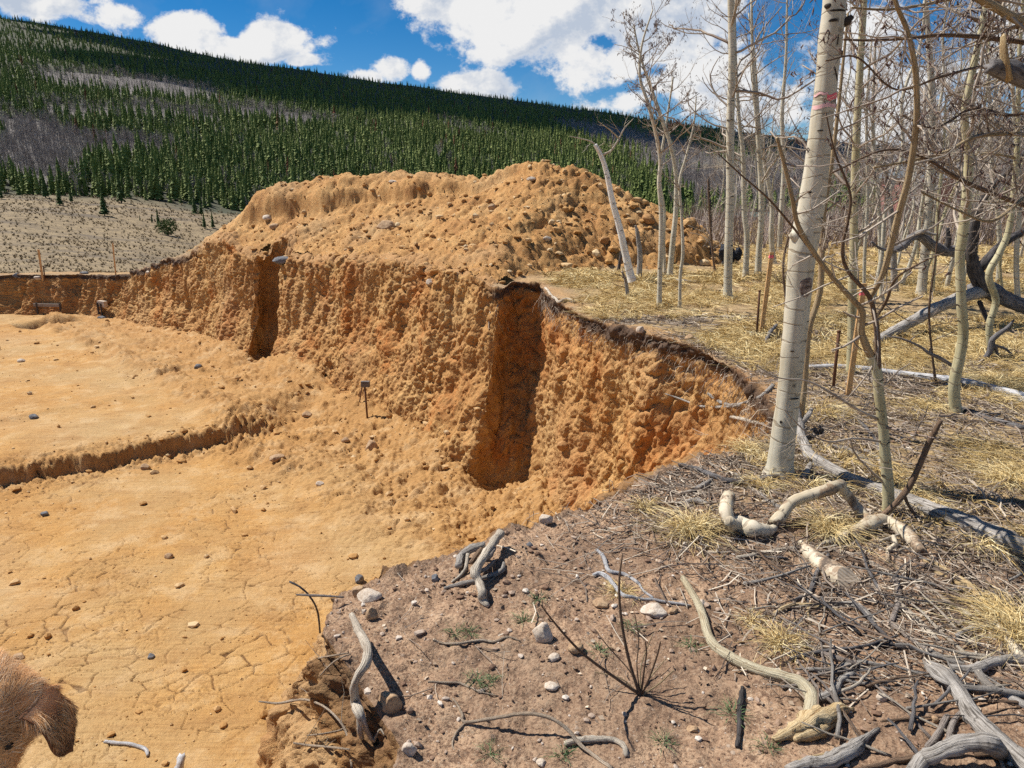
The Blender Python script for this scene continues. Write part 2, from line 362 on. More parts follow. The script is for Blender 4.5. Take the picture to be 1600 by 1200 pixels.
M['st_orange'] = mat('orange_clod', stone_f((0.33, 0.165, 0.06), (0.47, 0.27, 0.12), (0.22, 0.11, 0.045)), 0.95)
def wood_f(a, b, c0, grain=1.0):
    def f(N, M_, MX, RP):
        g = obj_noise(N, 1.0, 6, 0.65, 'UV', (26, 9 * grain, 1)); k = obj_noise(N, 1.0, 4, 0.6, 'UV', (4, 22, 1)); o = obj_noise(N, 5, 4)
        c = MX(RP(g, (0.38, 0.0), (0.62, 1.0)), a, b); c = MX(RP(g, (0.34, 1.0), (0.44, 0.0)), c, c0); c = MX(RP(o, (0.5, 0.0), (0.62, 0.7)), c, a)
        sp = obj_noise(N, 28, 5, 0.7); c = MX(RP(sp, (0.60, 0.0), (0.68, 0.75)), c, c0)
        return c, (M_('ADD', M_('MULTIPLY', g, 1.3), M_('ADD', M_('MULTIPLY', k, 0.4), M_('MULTIPLY', sp, -0.6))), 0.9, 0.009)
    return f
M['grey_wood'] = mat('weathered_grey_wood', wood_f((0.20, 0.175, 0.15), (0.46, 0.425, 0.385), (0.05, 0.042, 0.036)))
M['pale_wood'] = mat('bleached_wood', wood_f((0.40, 0.335, 0.26), (0.62, 0.55, 0.45), (0.15, 0.11, 0.08)))
M['white_log'] = mat('silvered_log', wood_f((0.40, 0.39, 0.39), (0.60, 0.59, 0.59), (0.15, 0.14, 0.14)))
M['dark_wood'] = mat('charred_wood', wood_f((0.035, 0.03, 0.028), (0.13, 0.115, 0.11), (0.012, 0.01, 0.01)))
M['brown_wood'] = mat('brown_twig_bark', wood_f((0.15, 0.095, 0.06), (0.27, 0.18, 0.12), (0.06, 0.04, 0.03)))
M['yellow_wood'] = mat('broken_yellow_wood', wood_f((0.42, 0.29, 0.14), (0.64, 0.5, 0.3), (0.2, 0.11, 0.05)))
M['stake'] = mat('stake_pine', wood_f((0.62, 0.35, 0.14), (0.74, 0.48, 0.24), (0.42, 0.22, 0.09)))
M['steel'] = mat('rusty_steel', lambda N, M_, MX, RP: (MX(obj_noise(N, 60, 5), (0.07, 0.035, 0.02), (0.19, 0.09, 0.05)), None), 0.8)
M['pink'] = mat('pink_marking', lambda N, M_, MX, RP: (MX(obj_noise(N, 30, 4), (0.78, 0.10, 0.14), (0.88, 0.22, 0.24)), None), 0.6)
M['palepink'] = mat('faded_pink_tape', lambda N, M_, MX, RP: (MX(obj_noise(N, 30, 4), (0.80, 0.35, 0.35), (0.85, 0.62, 0.60)), None), 0.5)
def aspen_f(a, b, lines=1.0, speck=1.0, peel=0.0):
    def f(N, M_, MX, RP):
        tcn = N('ShaderNodeTexCoord'); uvn = tcn.outputs['UV']
        g = obj_noise(N, 1.0, 5, 0.6, 'UV', (3, 14, 1)); o = obj_noise(N, 2.2, 5, 0.6)
        c = MX(RP(o, (0.35, 0.0), (0.65, 1.0)), a, b)
        c = MX(RP(obj_noise(N, 1.0, 5, 0.6, 'UV', (7, 1.1, 1)), (0.50, 0.0), (0.68, 0.6)), c, (a[0] * .58, a[1] * .5, a[2] * .36))
        # thin curved rings round the stem, broken here and there
        wv = N('ShaderNodeTexWave', wave_type='BANDS', bands_direction='Y', i={'Vector': N('ShaderNodeMapping', i={'Vector': uvn, 'Scale': (0.15, 1, 1)}).outputs[0], 'Scale': 3.1, 'Distortion': 5.0, 'Detail': 3, 'Detail Scale': 2.4}).outputs['Fac']
        ring = M_('MULTIPLY', RP(wv, (0.955, 0.0), (0.99, 1.0)), RP(g, (0.40, 0.0), (0.5, 1.0)))
        c = MX(M_('MULTIPLY', ring, 0.75 * lines), c, (0.24, 0.185, 0.12))
        v = N('ShaderNodeTexVoronoi', i={'Vector': N('ShaderNodeMapping', i={'Vector': uvn, 'Scale': (7, 16, 1)}).outputs[0], 'Scale': 1.0})
        pc = N('ShaderNodeSeparateColor', i={0: v.outputs['Color']})
        sp = M_('MULTIPLY', RP(v.outputs['Distance'], (0.0, 1.0), (0.28, 0.0)), M_('GREATER_THAN', pc.outputs[0], 0.80))
        c = MX(M_('MULTIPLY', sp, 0.9 * speck), c, (0.045, 0.035, 0.03))
        if peel:
            pl = obj_noise(N, 7, 6, 0.7); c = MX(RP(pl, (.49, 0.0), (.55, peel)), c, (0.24, 0.15, 0.09)); c = MX(RP(obj_noise(N, 13, 6, 0.75), (.55, 0.0), (.60, peel)), c, (0.05, 0.04, 0.035))
        fine = obj_noise(N, 120, 4)
        c = MX(RP(fine, (0.3, 0.22), (0.42, 0.0)), c, (a[0] * .7, a[1] * .68, a[2] * .6))
        return c, (M_('ADD', M_('MULTIPLY', ring, -0.8), M_('ADD', M_('MULTIPLY', fine, 0.15), M_('MULTIPLY', g, 0.6))), 0.5, 0.006)
    return f
M['aspen'] = mat('aspen_bark', aspen_f((0.50, 0.455, 0.345), (0.63, 0.585, 0.47), .9, 1.3), 0.75)
M['bleached_trunk'] = mat('bleached_dead_bark', aspen_f((0.82, 0.79, 0.72), (0.9, 0.88, 0.83), 0.3, 0.8), 0.75)
M['aspen_white'] = mat('white_aspen_bark', aspen_f((0.46, 0.385, 0.27), (0.64, 0.56, 0.43), 0.7, 1.2, 0.8), 0.75)
M['aspen_green'] = mat('green_aspen_bark', aspen_f((0.42, 0.37, 0.21), (0.57, 0.52, 0.34)), 0.75)
M['aspen_far'] = mat('grey_aspen_bark', aspen_f((0.46, 0.415, 0.33), (0.62, 0.57, 0.46), 1, 1.4), 0.8)
M['twig'] = mat('aspen_twig', lambda N, M_, MX, RP: (MX(RP(obj_noise(N, 2.5, 4), (0.35, 0.0), (0.65, 1.0)), (0.21, 0.155, 0.12), (0.47, 0.40, 0.32)), None), 0.7)
M['twig_grey'] = mat('grey_twig', lambda N, M_, MX, RP: (MX(RP(obj_noise(N, 2.5, 4), (0.35, 0.0), (0.65, 1.0)), (0.22, 0.19, 0.175), (0.46, 0.42, 0.39)), None), 0.7)
M['tan_stem'] = mat('tan_sapling_bark', wood_f((0.35, 0.25, 0.14), (0.52, 0.40, 0.24), (0.2, 0.13, 0.08)))
M['catkin'] = mat('dry_catkin', lambda N, M_, MX, RP: (MX(obj_noise(N, 40, 3), (0.06, 0.035, 0.03), (0.20, 0.13, 0.11)), None))
M['scar'] = mat('old_bark_scar', lambda N, M_, MX, RP: (MX(RP(obj_noise(N, 45, 5), (0.4, 0.0), (0.6, 1.0)), (0.13, 0.09, 0.07), (0.36, 0.28, 0.23)), (obj_noise(N, 90, 4), 0.8, 0.004)))
M['knot'] = mat('black_knot', lambda N, M_, MX, RP: (MX(obj_noise(N, 60, 4), (0.015, 0.012, 0.01), (0.09, 0.07, 0.055)), None))
def blade_f(a, b, c0):
    def f(N, M_, MX, RP):
        r = A(N, 'rnd'); return MX(r, a, MX(RP(r, (0.5, 0.0), (1.0, 1.0)), b, c0)), None
    return f
M['straw'] = mat('dry_grass', blade_f((0.42, 0.28, 0.105), (0.80, 0.60, 0.27), (0.88, 0.76, 0.45)), 0.7)
M['litter'] = mat('grey_litter', blade_f((0.13, 0.09, 0.065), (0.38, 0.31, 0.245), (0.64, 0.55, 0.43)), 0.85)
M['sprout'] = mat('small_green_leaf', blade_f((0.05, 0.10, 0.035), (0.10, 0.17, 0.06), (0.16, 0.22, 0.11)), 0.7)
M['root'] = mat('pale_root', wood_f((0.36, 0.27, 0.19), (0.58, 0.48, 0.37), (0.15, 0.1, 0.07)))
def needle_f(N, M_, MX, RP):
    r = A(N, 'rnd'); o = obj_noise(N, 0.02, 3)
    c = MX(r, (0.085, 0.125, 0.024), (0.21, 0.25, 0.065))
    c = MX(RP(r, (0.985, 0.0), (0.99, 1.0)), c, (0.19, 0.06, 0.03))
    return MX(RP(o, (0.4, 0.0), (0.7, 0.4)), c, (0.17, 0.19, 0.05)), None
M['needle'] = mat('conifer_needles', needle_f, 0.8)
M['conifer'] = mat('conifer_foliage', lambda N, M_, MX, RP: (MX(RP(obj_noise(N, 1.3, 5), (0.4, 0.0), (0.6, 1.0)), (0.045, 0.08, 0.018), (0.11, 0.15, 0.038)), None), 0.8)
M['ctrunk'] = mat('conifer_bark', lambda N, M_, MX, RP: ((0.11, 0.08, 0.06), None))
M['greytree'] = mat('bare_grey_tree', blade_f((0.24, 0.205, 0.19), (0.38, 0.335, 0.31), (0.48, 0.43, 0.39)), 0.9)
M['scrub'] = mat('bare_scrub_stems', blade_f((0.20, 0.145, 0.12), (0.35, 0.28, 0.24), (0.48, 0.41, 0.36)), 0.9)
M['tan_peeled'] = mat('peeled_stick', wood_f((0.40, 0.33, 0.21), (0.55, 0.49, 0.35), (0.25, 0.17, 0.1)))
M['brown_grey'] = mat('brown_grey_wood', wood_f((0.20, 0.16, 0.135), (0.38, 0.33, 0.29), (0.07, 0.05, 0.04)))
M['dark_grey'] = mat('dark_grey_wood', wood_f((0.09, 0.08, 0.078), (0.25, 0.235, 0.23), (0.025, 0.02, 0.02)))
def sawn_f(N, M_, MX, RP):
    tcn = N('ShaderNodeTexCoord'); w = N('ShaderNodeTexWave', wave_type='BANDS', bands_direction='DIAGONAL', i={'Vector': N('ShaderNodeMapping', i={'Vector': tcn.outputs['Object'], 'Rotation': (.4, .3, .9)}).outputs[0], 'Scale': 26, 'Distortion': 1.2, 'Detail': 2}).outputs['Fac']
    return MX(RP(w, (.2, .8), (.5, 0.0)), (0.52, 0.42, 0.31), (0.36, 0.27, 0.18)), (w, .4, .003)
M['sawn'] = mat('sawn_wood', sawn_f)
M['leaf'] = mat('dead_leaf', blade_f((0.09, 0.055, 0.035), (0.28, 0.18, 0.11), (0.60, 0.50, 0.38)), 0.85)
M['gravel_soil'] = mat('soil_pebble', blade_f((0.17, 0.10, 0.065), (0.36, 0.24, 0.16), (0.62, 0.55, 0.47)), 0.9)
M['gravel_clay'] = mat('clay_clod', blade_f((0.36, 0.19, 0.065), (0.48, 0.28, 0.11), (0.62, 0.47, 0.28)), 0.95)
def fur_f(N, M_, MX, RP):
    r = A(N, 'rnd'); d = A(N, 'dark'); c = MX(r, (0.64, 0.32, 0.13), MX(RP(r, (0.5, 0.0), (1.0, 1.0)), (0.90, 0.52, 0.24), (0.96, 0.80, 0.58))); return MX(d, c, (0.075, 0.032, 0.02)), None
M['fur'] = mat('golden_fur', fur_f, 0.5)
M['skin'] = mat('dog_undercoat', lambda N, M_, MX, RP: (MX(obj_noise(N, 30, 4), (0.56, 0.27, 0.10), (0.78, 0.47, 0.23)), None), 0.8)
M['ear'] = mat('dog_ear', lambda N, M_, MX, RP: (MX(obj_noise(N, 40, 4), (0.10, 0.04, 0.02), (0.20, 0.085, 0.04)), None), 0.7)
M['nose'] = mat('dog_nose', lambda N, M_, MX, RP: ((0.012, 0.01, 0.01), (obj_noise(N, 200, 3), .5, .002)), 0.35)
M['black_cloth'] = mat('black_cloth', lambda N, M_, MX, RP: (MX(obj_noise(N, 12, 3), (0.008, 0.009, 0.013), (0.025, 0.03, 0.045)), None), 0.7)
M['red_wall'] = mat('red_siding', lambda N, M_, MX, RP: (MX(obj_noise(N, 3, 3), (0.27, 0.10, 0.085), (0.36, 0.155, 0.13)), None))
M['roof_grey'] = mat('blue_grey_roof', lambda N, M_, MX, RP: (MX(obj_noise(N, 3, 3), (0.13, 0.16, 0.19), (0.2, 0.235, 0.27)), None))
M['teal'] = mat('teal_paint', lambda N, M_, MX, RP: (MX(obj_noise(N, 3, 3), (0.06, 0.15, 0.14), (0.10, 0.2, 0.18)), None))
M['window'] = mat('dark_window', lambda N, M_, MX, RP: ((0.03, 0.035, 0.045), None), 0.2)
M['meadow_straw'] = mat('meadow_grass_blades', blade_f((0.15, 0.105, 0.06), (0.36, 0.28, 0.16), (0.46, 0.37, 0.22)), 0.9)

# ------------------------------------------------------------ the lie of the land
FZ = -2.9
# stations of the pit edge: lip x, y | foot x, y   (walking round the pit)
ST = [(-30, -4, -30, -3.6), (-12, -1.9, -12, -1.5), (-5, -0.3, -5, 0.1), (-3, .55, -3.1, 0.9), (-1.7, 0.95, -1.9, 1.3), (-.95, 1.22, -1.4, 1.55), (-.42, 1.5, -1.0, 1.62), (-.36, 1.8, -.98, 1.9),
      (-.56, 2.1, -1.08, 2.2), (-.78, 2.42, -1.12, 2.5), (-.80, 2.68, -1.0, 3.0), (-.36, 2.95, -.5, 3.3), (-.06, 3.14, -.2, 3.5), (.24, 3.42, .1, 3.8), (.76, 3.88, .6, 4.25),
      (1.35, 4.33, 1.0, 4.7), (1.72, 4.66, 1.2, 5.0), (2.02, 5.15, 1.3, 5.4), (2.10, 5.7, 1.25, 5.9), (2.03, 6.43, 1.15, 6.6), (1.7, 7.36, .9, 7.7), (1.04, 8.78, .5, 9.2),
      (.66, 10.1, .42, 9.95), (.50, 11.0, .30, 10.25), (.46, 11.75, .20, 10.62), (.0, 11.85, -.46, 10.72), (-.14, 11.25, -.74, 10.5), (-1.0, 12.25, -1.6, 11.85), (-2.55, 14.4, -3.2, 13.6),
      (-4.0, 16.1, -4.5, 15.3), (-5.72, 17.8, -6.05, 17.25), (-5.72, 18.55, -5.95, 18.2), (-6.3, 18.65, -6.6, 18.3), (-6.4, 18.1, -6.72, 17.62), (-7.9, 19.7, -8.3, 19.25), (-9.4, 21.4, -9.75, 20.95),
      (-11.8, 23.7, -12.1, 23.2), (-14.0, 25.75, -14.35, 25.2), (-16, 26.3, -16.1, 25.75), (-18.5, 26.5, -18.5, 26.0), (-30, 25.4, -30, 24.9), (-48, 22, -48, 21.5)]
ST = np.array(ST, float)
POLY = np.vstack([ST[:, :2], [[-48, -8]]])
AB = ST[15:38, 2:]            # foot line of the long walls
RIDGE_PX = [(120, 433, 26.3), (200, 426, 25.0), (300, 392, 22.6), (372, 344, 21.2), (410, 312, 21.0), (490, 291, 20.6), (560, 287, 20.0), (640, 285, 19.2), (700, 289, 18.6), (760, 292, 17.9), (800, 277, 17.3), (848, 263, 16.8), (905, 269, 16.5),
            (960, 290, 16.1), (1030, 318, 15.6), (1080, 352, 15.2), (1118, 395, 14.8)]
RIDGE = np.array([at(*p) for p in RIDGE_PX])
SCARP = np.array([at(u, v, y)[:2] for u, v, y in [(385, 335, 20.4), (430, 330, 20.0), (500, 332, 19.4), (600, 330, 18.6), (700, 322, 17.9), (800, 312, 17.0), (900, 300, 16.0)]])
TU = np.array([-900, 0, 200, 370, 600, 850, 1000, 1130, 1250, 1400, 1600, 2400]); TT = np.array([utan(u, 280) for u in TU])
RV = np.array([-70, 19, 54, 91, 128, 163, 184, 203, 219, 228, 176, 60])      # image height of the skyline ground at these columns
BV = np.array([300, 300, 316, 342, 352, 362, 368, 372, 372, 366, 352, 340])   # foot of the forest
YB, YR = 250.0, 1300.0
def P0(x, y):
    t = np.maximum(0, -0.75 * np.maximum(x, -14.2) + 0.35 * np.minimum(y - 11, 20)); t = t * sstep(3, 9, y)
    return np.where(t < 16, -0.0066 * t * t, -1.69 - 0.2112 * (t - 16))
def FAR(x, y):
    y = np.maximum(y, 1.0); t = x / y
    rv = np.interp(t, TT, RV); bv = np.interp(t, TT, BV)
    zr = ZC + YR * vslope(rv); zb = ZC + YB * vslope(bv)
    f = (y - YB) / (YR - YB)
    hill = zb + (zr - zb) * np.clip(f, 0, None) ** 1.12
    hill = np.where(f > 1, zr - (f - 1) * 260, hill)
    near_v = np.interp(t, [TT[0], TT[1], TT[3], TT[5], TT[7], TT[10]], [432, 432, 425, 400, 350, 330])
    zn = ZC + 34 * vslope(near_v)
    g = np.clip((y - 34) / (YB - 34), 0, 1)
    dip = -4.8 * np.sin(np.pi * np.clip(g, 0, 1) ** 0.62) * np.interp(t, [TT[1], TT[4], TT[6], TT[8]], [1, 1.2, 1.4, 1.5])
    valley = zn + (zb - zn) * g + dip
    return np.where(y > YB, hill, valley)
def GH(x, y, mound=True):
    """height of the undisturbed ground plus the spoil heap"""
    b = sstep(27, 36, y)
    h = P0(x, y) * (1 - b) + np.where(b > 0, FAR(x, y), 0) * b
    P = np.stack([x, y, 0 * x], -1)
    h = h + 0.10 * noise3(P, 0.35, 2) * sstep(1.5, 5, y) + np.where(y > 60, 3.0 * noise3(P, 0.012, 5) + 1.0 * noise3(P, 0.05, 6), 0) * sstep(60, 200, y)
    m = 0 * x
    if mound:
        wx = x + 0.35 * noise3(P, 0.6, 11) + 0.12 * noise3(P, 1.9, 12); wy = y + 0.35 * noise3(P, 0.6, 13) + 0.12 * noise3(P, 1.9, 14)
        d, z = segdist(wx, wy, RIDGE[:, :2], RIDGE[:, 2])
        hm = z - 0.60 * np.sqrt(d * d + 0.02) + 0.08 - 0.03 * d * (d < 3)
        sd = segdist(wx, wy, SCARP); 
        near = np.interp(x, SCARP[:, 0], SCARP[:, 1]); side = wy - near
        fade = sstep(SCARP[0, 0] - .6, SCARP[0, 0] + .3, x) * (1 - sstep(SCARP[-1, 0] - 1.2, SCARP[-1, 0] + .3, x))
        hm = hm + fade * (0.46 * sstep(-0.02, 0.16, side) - 0.23 - 0.10 * np.exp(-((side + .25) / .35) ** 2))
        gul = noise3(np.stack([x * 1.0 + y * .35, (y - x) * .12, 0 * x], -1), 1.5, 21)
        hm = hm + 0.10 * gul * np.exp(-((d - 2.0) / 1.6) ** 2)
        # the near flank runs down to the lip of the long wall
        fl = segdist(wx, wy, ST[26:36, :2]); fr = np.clip(fl / (fl + d + 1e-6), 0, 1)
        fh = h + (z - h) * (0.9 * fr + 0.1 * fr ** 3) + .05 + 0.05 * noise3(P, .8, 15)
        fm = (1 - sstep(-.3, 1.6, x + .25 * (13 - y))) * sstep(-8.4, -7.4, x) * (1 - sstep(.0, .6, wy - np.interp(wx, RIDGE[:, 0], RIDGE[:, 1])))
        hm = np.where(fm > 0, np.maximum(hm, fh * fm + (1 - fm) * np.minimum(hm, fh)), hm)
        r1 = 1 - np.abs(noise3(np.stack([wx, wy, 0 * x], -1), 1.9, 151)) * 2; r2 = 1 - np.abs(noise3(np.stack([wx + .3 * wy, wy, 0 * x], -1), 5.0, 152)) * 2
        hm = hm - .09 * np.maximum(r1, 0) ** 3 - .05 * np.maximum(r2, 0) ** 3 + .05
        k = 0.10; q = np.clip(0.5 + 0.5 * (hm - h) / k, 0, 1); out = h * (1 - q) + hm * q + k * q * (1 - q)
        m = q; h = out
    return h, m
LEDGE0 = np.array([-7.97, 10.19]); LEDN = np.array([-.5381, .8428])
def FH(x, y):
    P = np.stack([x, y, 0 * x], -1)
    z = FZ + 0.035 * noise3(P, 0.5, 31) + 0.012 * noise3(P, 1.6, 32)
    dA = segdist(x, y, AB); dA = dA + 0.25 * noise3(P, 0.8, 33)
    rough = np.exp(-(np.maximum(dA, 0) / 2.1) ** 4) * sstep(7.3, 8.8, y - 0.25 * x)
    trk = (np.sin(dA * 9 + 2.0 * noise3(P, .5, 163)) * .5 + .5) ** 2 * np.exp(-((dA - 2.2) / .9) ** 2) * sstep(8, 11, y); z = z + .05 * trk
    z = z + (0.42 * (1 - .85 * sstep(17, 22, y)) * np.exp(-np.maximum(dA, 0) / 0.75) + 0.10 * np.exp(-((dA - 1.9) / .5) ** 2)) * sstep(7, 9, y)
    ex = x + 0.10 * noise3(P, 2.2, 35); ey = y + 0.16 * noise3(P, 1.7, 36) + .05 * noise3(P, 7, 34)
    d = (ex - LEDGE0[0]) * LEDN[0] + (ey - LEDGE0[1]) * LEDN[1]
    led = sstep(-0.05, 0.09, d) * (1 - sstep(-5.3, -4.5, x - 0.25 * (y - 12)))
    z = z + led * (0.27 + .05 * noise3(P, .9, 39)) * (1 - 0.5 * sstep(1, 5, d))
    # low berm above the ledge, the far hole, a dip under the notch
    z = z + 0.06 * np.exp(-((d - 3.3 + .4 * noise3(P, .5, 37)) / .25) ** 2) * (x < -3)
    z = z - 0.75 * np.exp(-(((x + 15.8 + .3 * noise3(P, 1.1, 171)) / 1.05) ** 2 + ((y - 24.0 + .25 * noise3(P, 1.4, 172)) / .85) ** 2) ** 3)
    z = z + 0.10 * np.exp(-((y - 23.4 + .2 * noise3(P, .7, 38)) / .35) ** 2) * (x < -13.5)
    z = z - 0.62 * np.exp(-(((x + .15) / .75) ** 2 + ((y - 10.6) / .6) ** 2)) - .45 * np.exp(-(((x + 6.2) / .7) ** 2 + ((y - 17.9) / .8) ** 2)) - .36 * sstep(20, 24.5, y)
    return z, rough
def D3(P, fine=True, clod=0.0):
    s = 0.085 * noise3(P, 1.7, 41) + 0.032 * noise3(P, 4.3, 42)
    Pq = P + 0.05 * np.stack([noise3(P, 6, 181), noise3(P, 6, 182), noise3(P, 6, 183)], -1)
    r = noise3(Pq, 8.0, 43); s = s + 0.015 * (0.6 - np.abs(r) * 2) + .018 * noise3(Pq, 13, 184)
    if fine:
        Pw = P + 0.02 * np.stack([noise3(P, 14, 46), noise3(P, 14, 47), noise3(P, 14, 48)], -1)
        w, h = worley3(Pw, 26, 21); s = s + 0.016 * np.maximum(0, .62 - w) * (h > .4) * (.4 + h)
        s = s + 0.012 * noise3(Pw, 75, 49)
        w, h = worley3(Pw * [1, 1, 1.5], 11, 22); s = s + 0.035 * np.maximum(0, .42 - w) * (h > .85)
        s = s + 0.012 * noise3(P, 23, 44) + 0.009 * noise3(P, 50, 45)
    return s
# ---- pit wall: one long sheet that turns over the lip
def wall_sheet():
    lips = []; foots = []; dist = []
    n = len(ST) - 1
    for i in range(n):
        a, b = ST[i], ST[i + 1]; L = math.hypot(*(b[:2] - a[:2])) + .5 * math.hypot(*(b[2:] - a[2:]))
        mid = (a + b) / 2; dc = math.hypot(mid[0], mid[1] * 1.0 + .3)
        hidden = (mid[1] < 1.0) or (mid[0] < -20)
        ds = 0.25 if hidden else max(0.009, 0.0019 * dc)
        k = max(3, int(L / ds)); t = np.arange(k) / k
        lips.append(t + i)
    t = np.concatenate(lips); i = t.astype(int); f = (t - i)[:, None]
    W_ = ST[i] * (1 - f) + ST[i + 1] * f
    # round corners a little: smooth over ~0.12 m
    for _ in range(10): W_[1:-1] = 0.25 * W_[:-2] + 0.5 * W_[1:-1] + 0.25 * W_[2:]
    L = W_[:, :2]; B = W_[:, 2:]
    tg = np.gradient(L, axis=0); ln = np.linalg.norm(tg, axis=1)[:, None]
    O = np.stack([tg[:, 1], -tg[:, 0]], -1) / (ln + 1e-9)       # pit on the left of travel -> outward is right
    ks = 60
    Oc = np.cumsum(np.vstack([np.repeat(O[:1], ks, 0), O, np.repeat(O[-1:], ks, 0)]), 0); O = (Oc[2 * ks:] - Oc[:-2 * ks])[:len(O)]; O /= np.linalg.norm(O, axis=1)[:, None] + 1e-9
    mf = sstep(25.6, 26.4, t)[:, None] * (1 - sstep(36.5, 38, t))[:, None]
    L3 = np.column_stack([L, 0 * L[:, 0]]); L = L + O * (.10 * noise3(L3, 1.3, 161) + .05 * noise3(L3, 4, 162))[:, None] * sstep(3.5, 5, L[:, 1:2]) * (1 - .9 * np.exp(-((L[:, 1:2] - 5.5) / .9) ** 2))
    nI = 26; nW = 150
    rows = []
    for d in np.linspace(0.42, 0.0, nI, endpoint=False):
        p = L + O * d; h, _ = GH(p[:, 0], p[:, 1]); rows.append(np.stack([p[:, 0], p[:, 1], h + (0.006 if d < .26 else 0.006 - .03 * ((d - .26) / .16))], -1))
    hl, _ = GH(L[:, 0], L[:, 1]); fz, _ = FH(B[:, 0], B[:, 1])
    for t in np.linspace(0, 1, nW):
        nb = (1 - sstep(2.6, 3.6, L[:, 1:2])) * (L[:, 1:2] > 1)
        g = (0.25 * t + 0.75 * t ** 2.2) * (1 - nb) + nb * (1 - (1 - t) ** 7)
        te = t ** (1 + 1.1 * nb[:, 0]); g = (0.25 * te[:, None] + 0.75 * te[:, None] ** 2.2) * (1 - nb) + nb * (1 - (1 - te[:, None]) ** 7)
        g = g * (1 - mf) + mf * (.34 * te[:, None] ** .45 + .66 * te[:, None] ** 2.4)
        p = L + (B - L) * g
        rows.append(np.stack([p[:, 0], p[:, 1], hl + (fz - 0.02 - hl) * te], -1))
    for e in (0.12, 0.3): rows.append(np.stack([B[:, 0], B[:, 1], fz - e], -1))
    G = np.array(rows)                       # rows x stations x 3
    nr, nc = G.shape[:2]
    du = np.gradient(G, axis=1); dv = np.gradient(G, axis=0); nn = np.cross(dv, du); nn /= np.linalg.norm(nn, axis=2)[:, :, None] + 1e-9
    # smooth normals over the lip
    for _ in range(6): nn[1:-1] = 0.25 * nn[:-2] + .5 * nn[1:-1] + .25 * nn[2:]
    for _ in range(4): nn[:, 1:-1] = 0.25 * nn[:, :-2] + .5 * nn[:, 1:-1] + .25 * nn[:, 2:]
    nn /= np.linalg.norm(nn, axis=2)[:, :, None] + 1e-9
    if nn[3, nc // 2, 2] < 0: nn = -nn
    P = G.reshape(-1, 3); Nn = nn.reshape(-1, 3)
    ri = np.repeat(np.arange(nr), nc); below = np.tile(hl, nr) - P[:, 2]
    amp = 0.30 + 0.75 * sstep(nI - 4, nI + 4, ri)
    Nn = Nn * 1.0; up = 1 - sstep(nI - 10, nI + 2, ri); Nn[:, :2] *= (1 - up)[:, None]; Nn[:, 2] = Nn[:, 2] * (1 - up) + up
    d = D3(P)
    PW = P + 0.07 * np.stack([noise3(P, 5, 141), noise3(P, 5, 142), noise3(P, 5, 143)], -1) + 0.03 * np.stack([noise3(P, 13, 144), noise3(P, 13, 145), noise3(P, 13, 146)], -1)
    w, hid = worley3(PW * [1, 1, .8], 4.5); w2, hid2 = worley3(PW, 15, 9)
    chunk = (0.5 - w) * 0.06 * (hid > 0.6) * (.4 + hid) + (0.5 - w2) * 0.018 * (hid2 > 0.6)
    rdg = 1 - np.abs(noise3(PW, 3.2, 147)) * 2; rdg2 = 1 - np.abs(noise3(PW * [1, 1, .6], 7.5, 148)) * 2; chunk = chunk - .060 * np.maximum(rdg, 0) ** 3 - .032 * np.maximum(rdg2, 0) ** 3
    calm = sstep(.05, .5, noise3(P * [1, 1, .7], .9, 149))
    dr_ = np.repeat(np.concatenate([np.linspace(0.42, 0.0, nI, endpoint=False), np.zeros(nr - nI)]), nc); amp = np.minimum(amp + .5 * np.exp(-dr_ / .3) * (1 - sstep(4, 5, P[:, 1])), 1.05)
    streak = noise3(np.stack([P[:, 0] * 3 + P[:, 1] * 3, P[:, 0] - P[:, 1], P[:, 2] * 0.5 + (P[:, 0]) * .6], -1), 1.3, 51)
    rough_zone = 0.55 + 0.6 * sstep(-0.3, 0.4, noise3(P, 0.7, 52))
    big = noise3(P * [1, 1, .7], 0.9, 53) * 0.16 * (1 - .8 * np.exp(-((P[:, 1] - 5.5) / .9) ** 2))
    d = d * amp + sstep(nI - 2, nI + 4, ri) * (chunk * rough_zone * (1 - .75 * calm) + streak * (0.055 + .03 * calm) + .05 * noise3(np.stack([P[:, 0] * 4 - P[:, 1] * 4, P[:, 0] + P[:, 1], P[:, 2] * .7], -1), 1.0, 153) + big)
    # the dark topsoil band hangs over a little
    hd = np.clip(below, 0, 9); band = np.exp(-((hd - 0.07) / 0.09) ** 2) * (ri >= nI - 2)
    d = d + band * (0.0 + 0.06 * noise3(P, 3.0, 54) + .05 * noise3(P, 10, 154) + .03 * noise3(P, 24, 155))
    P = P + Nn * d[:, None]
    xs, ys = P[:, 0], P[:, 1]
    # topsoil: thin everywhere but where spoil covers it
    _, mo = GH(np.tile(L[:, 0] + O[:, 0] * .3, nr), np.tile(L[:, 1] + O[:, 1] * .3, nr))
    mo = mo * sstep(-10.5, -8.0, np.tile(L[:, 0], nr)); thick = 0.16 + 0.10 * noise3(G.reshape(-1, 3), 1.3, 55) + 0.05 * noise3(P, 6, 56)
    hum = (1 - sstep(thick * 0.7, thick * 1.25, hd)) * sstep(nI - 5, nI + 2, ri + 3 * noise3(P, 5, 67)) * (1 - 0.95 * mo)
    near = (1 - sstep(3.8, 4.8, ys)) * (ys > 0)                 # the near bank: brown soil goes deeper
    hum = np.maximum(hum * (1 - near), near * (0.75 * (1 - sstep(0.06, 0.30, hd + .14 * noise3(P, 2.5, 57))) * (0.65 + .35 * sstep(-.3, .4, noise3(P, 3, 58)))) * (ri > nI - 4))
    pale = np.clip(0.35 * noise3(P, 0.8, 59) + .1 + .5 * near * (1 - sstep(.3, .9, hd)), 0, 0.7)
    plateau = (1 - sstep(nI - 7, nI + 1, ri + 4 * noise3(P, 4, 60)))
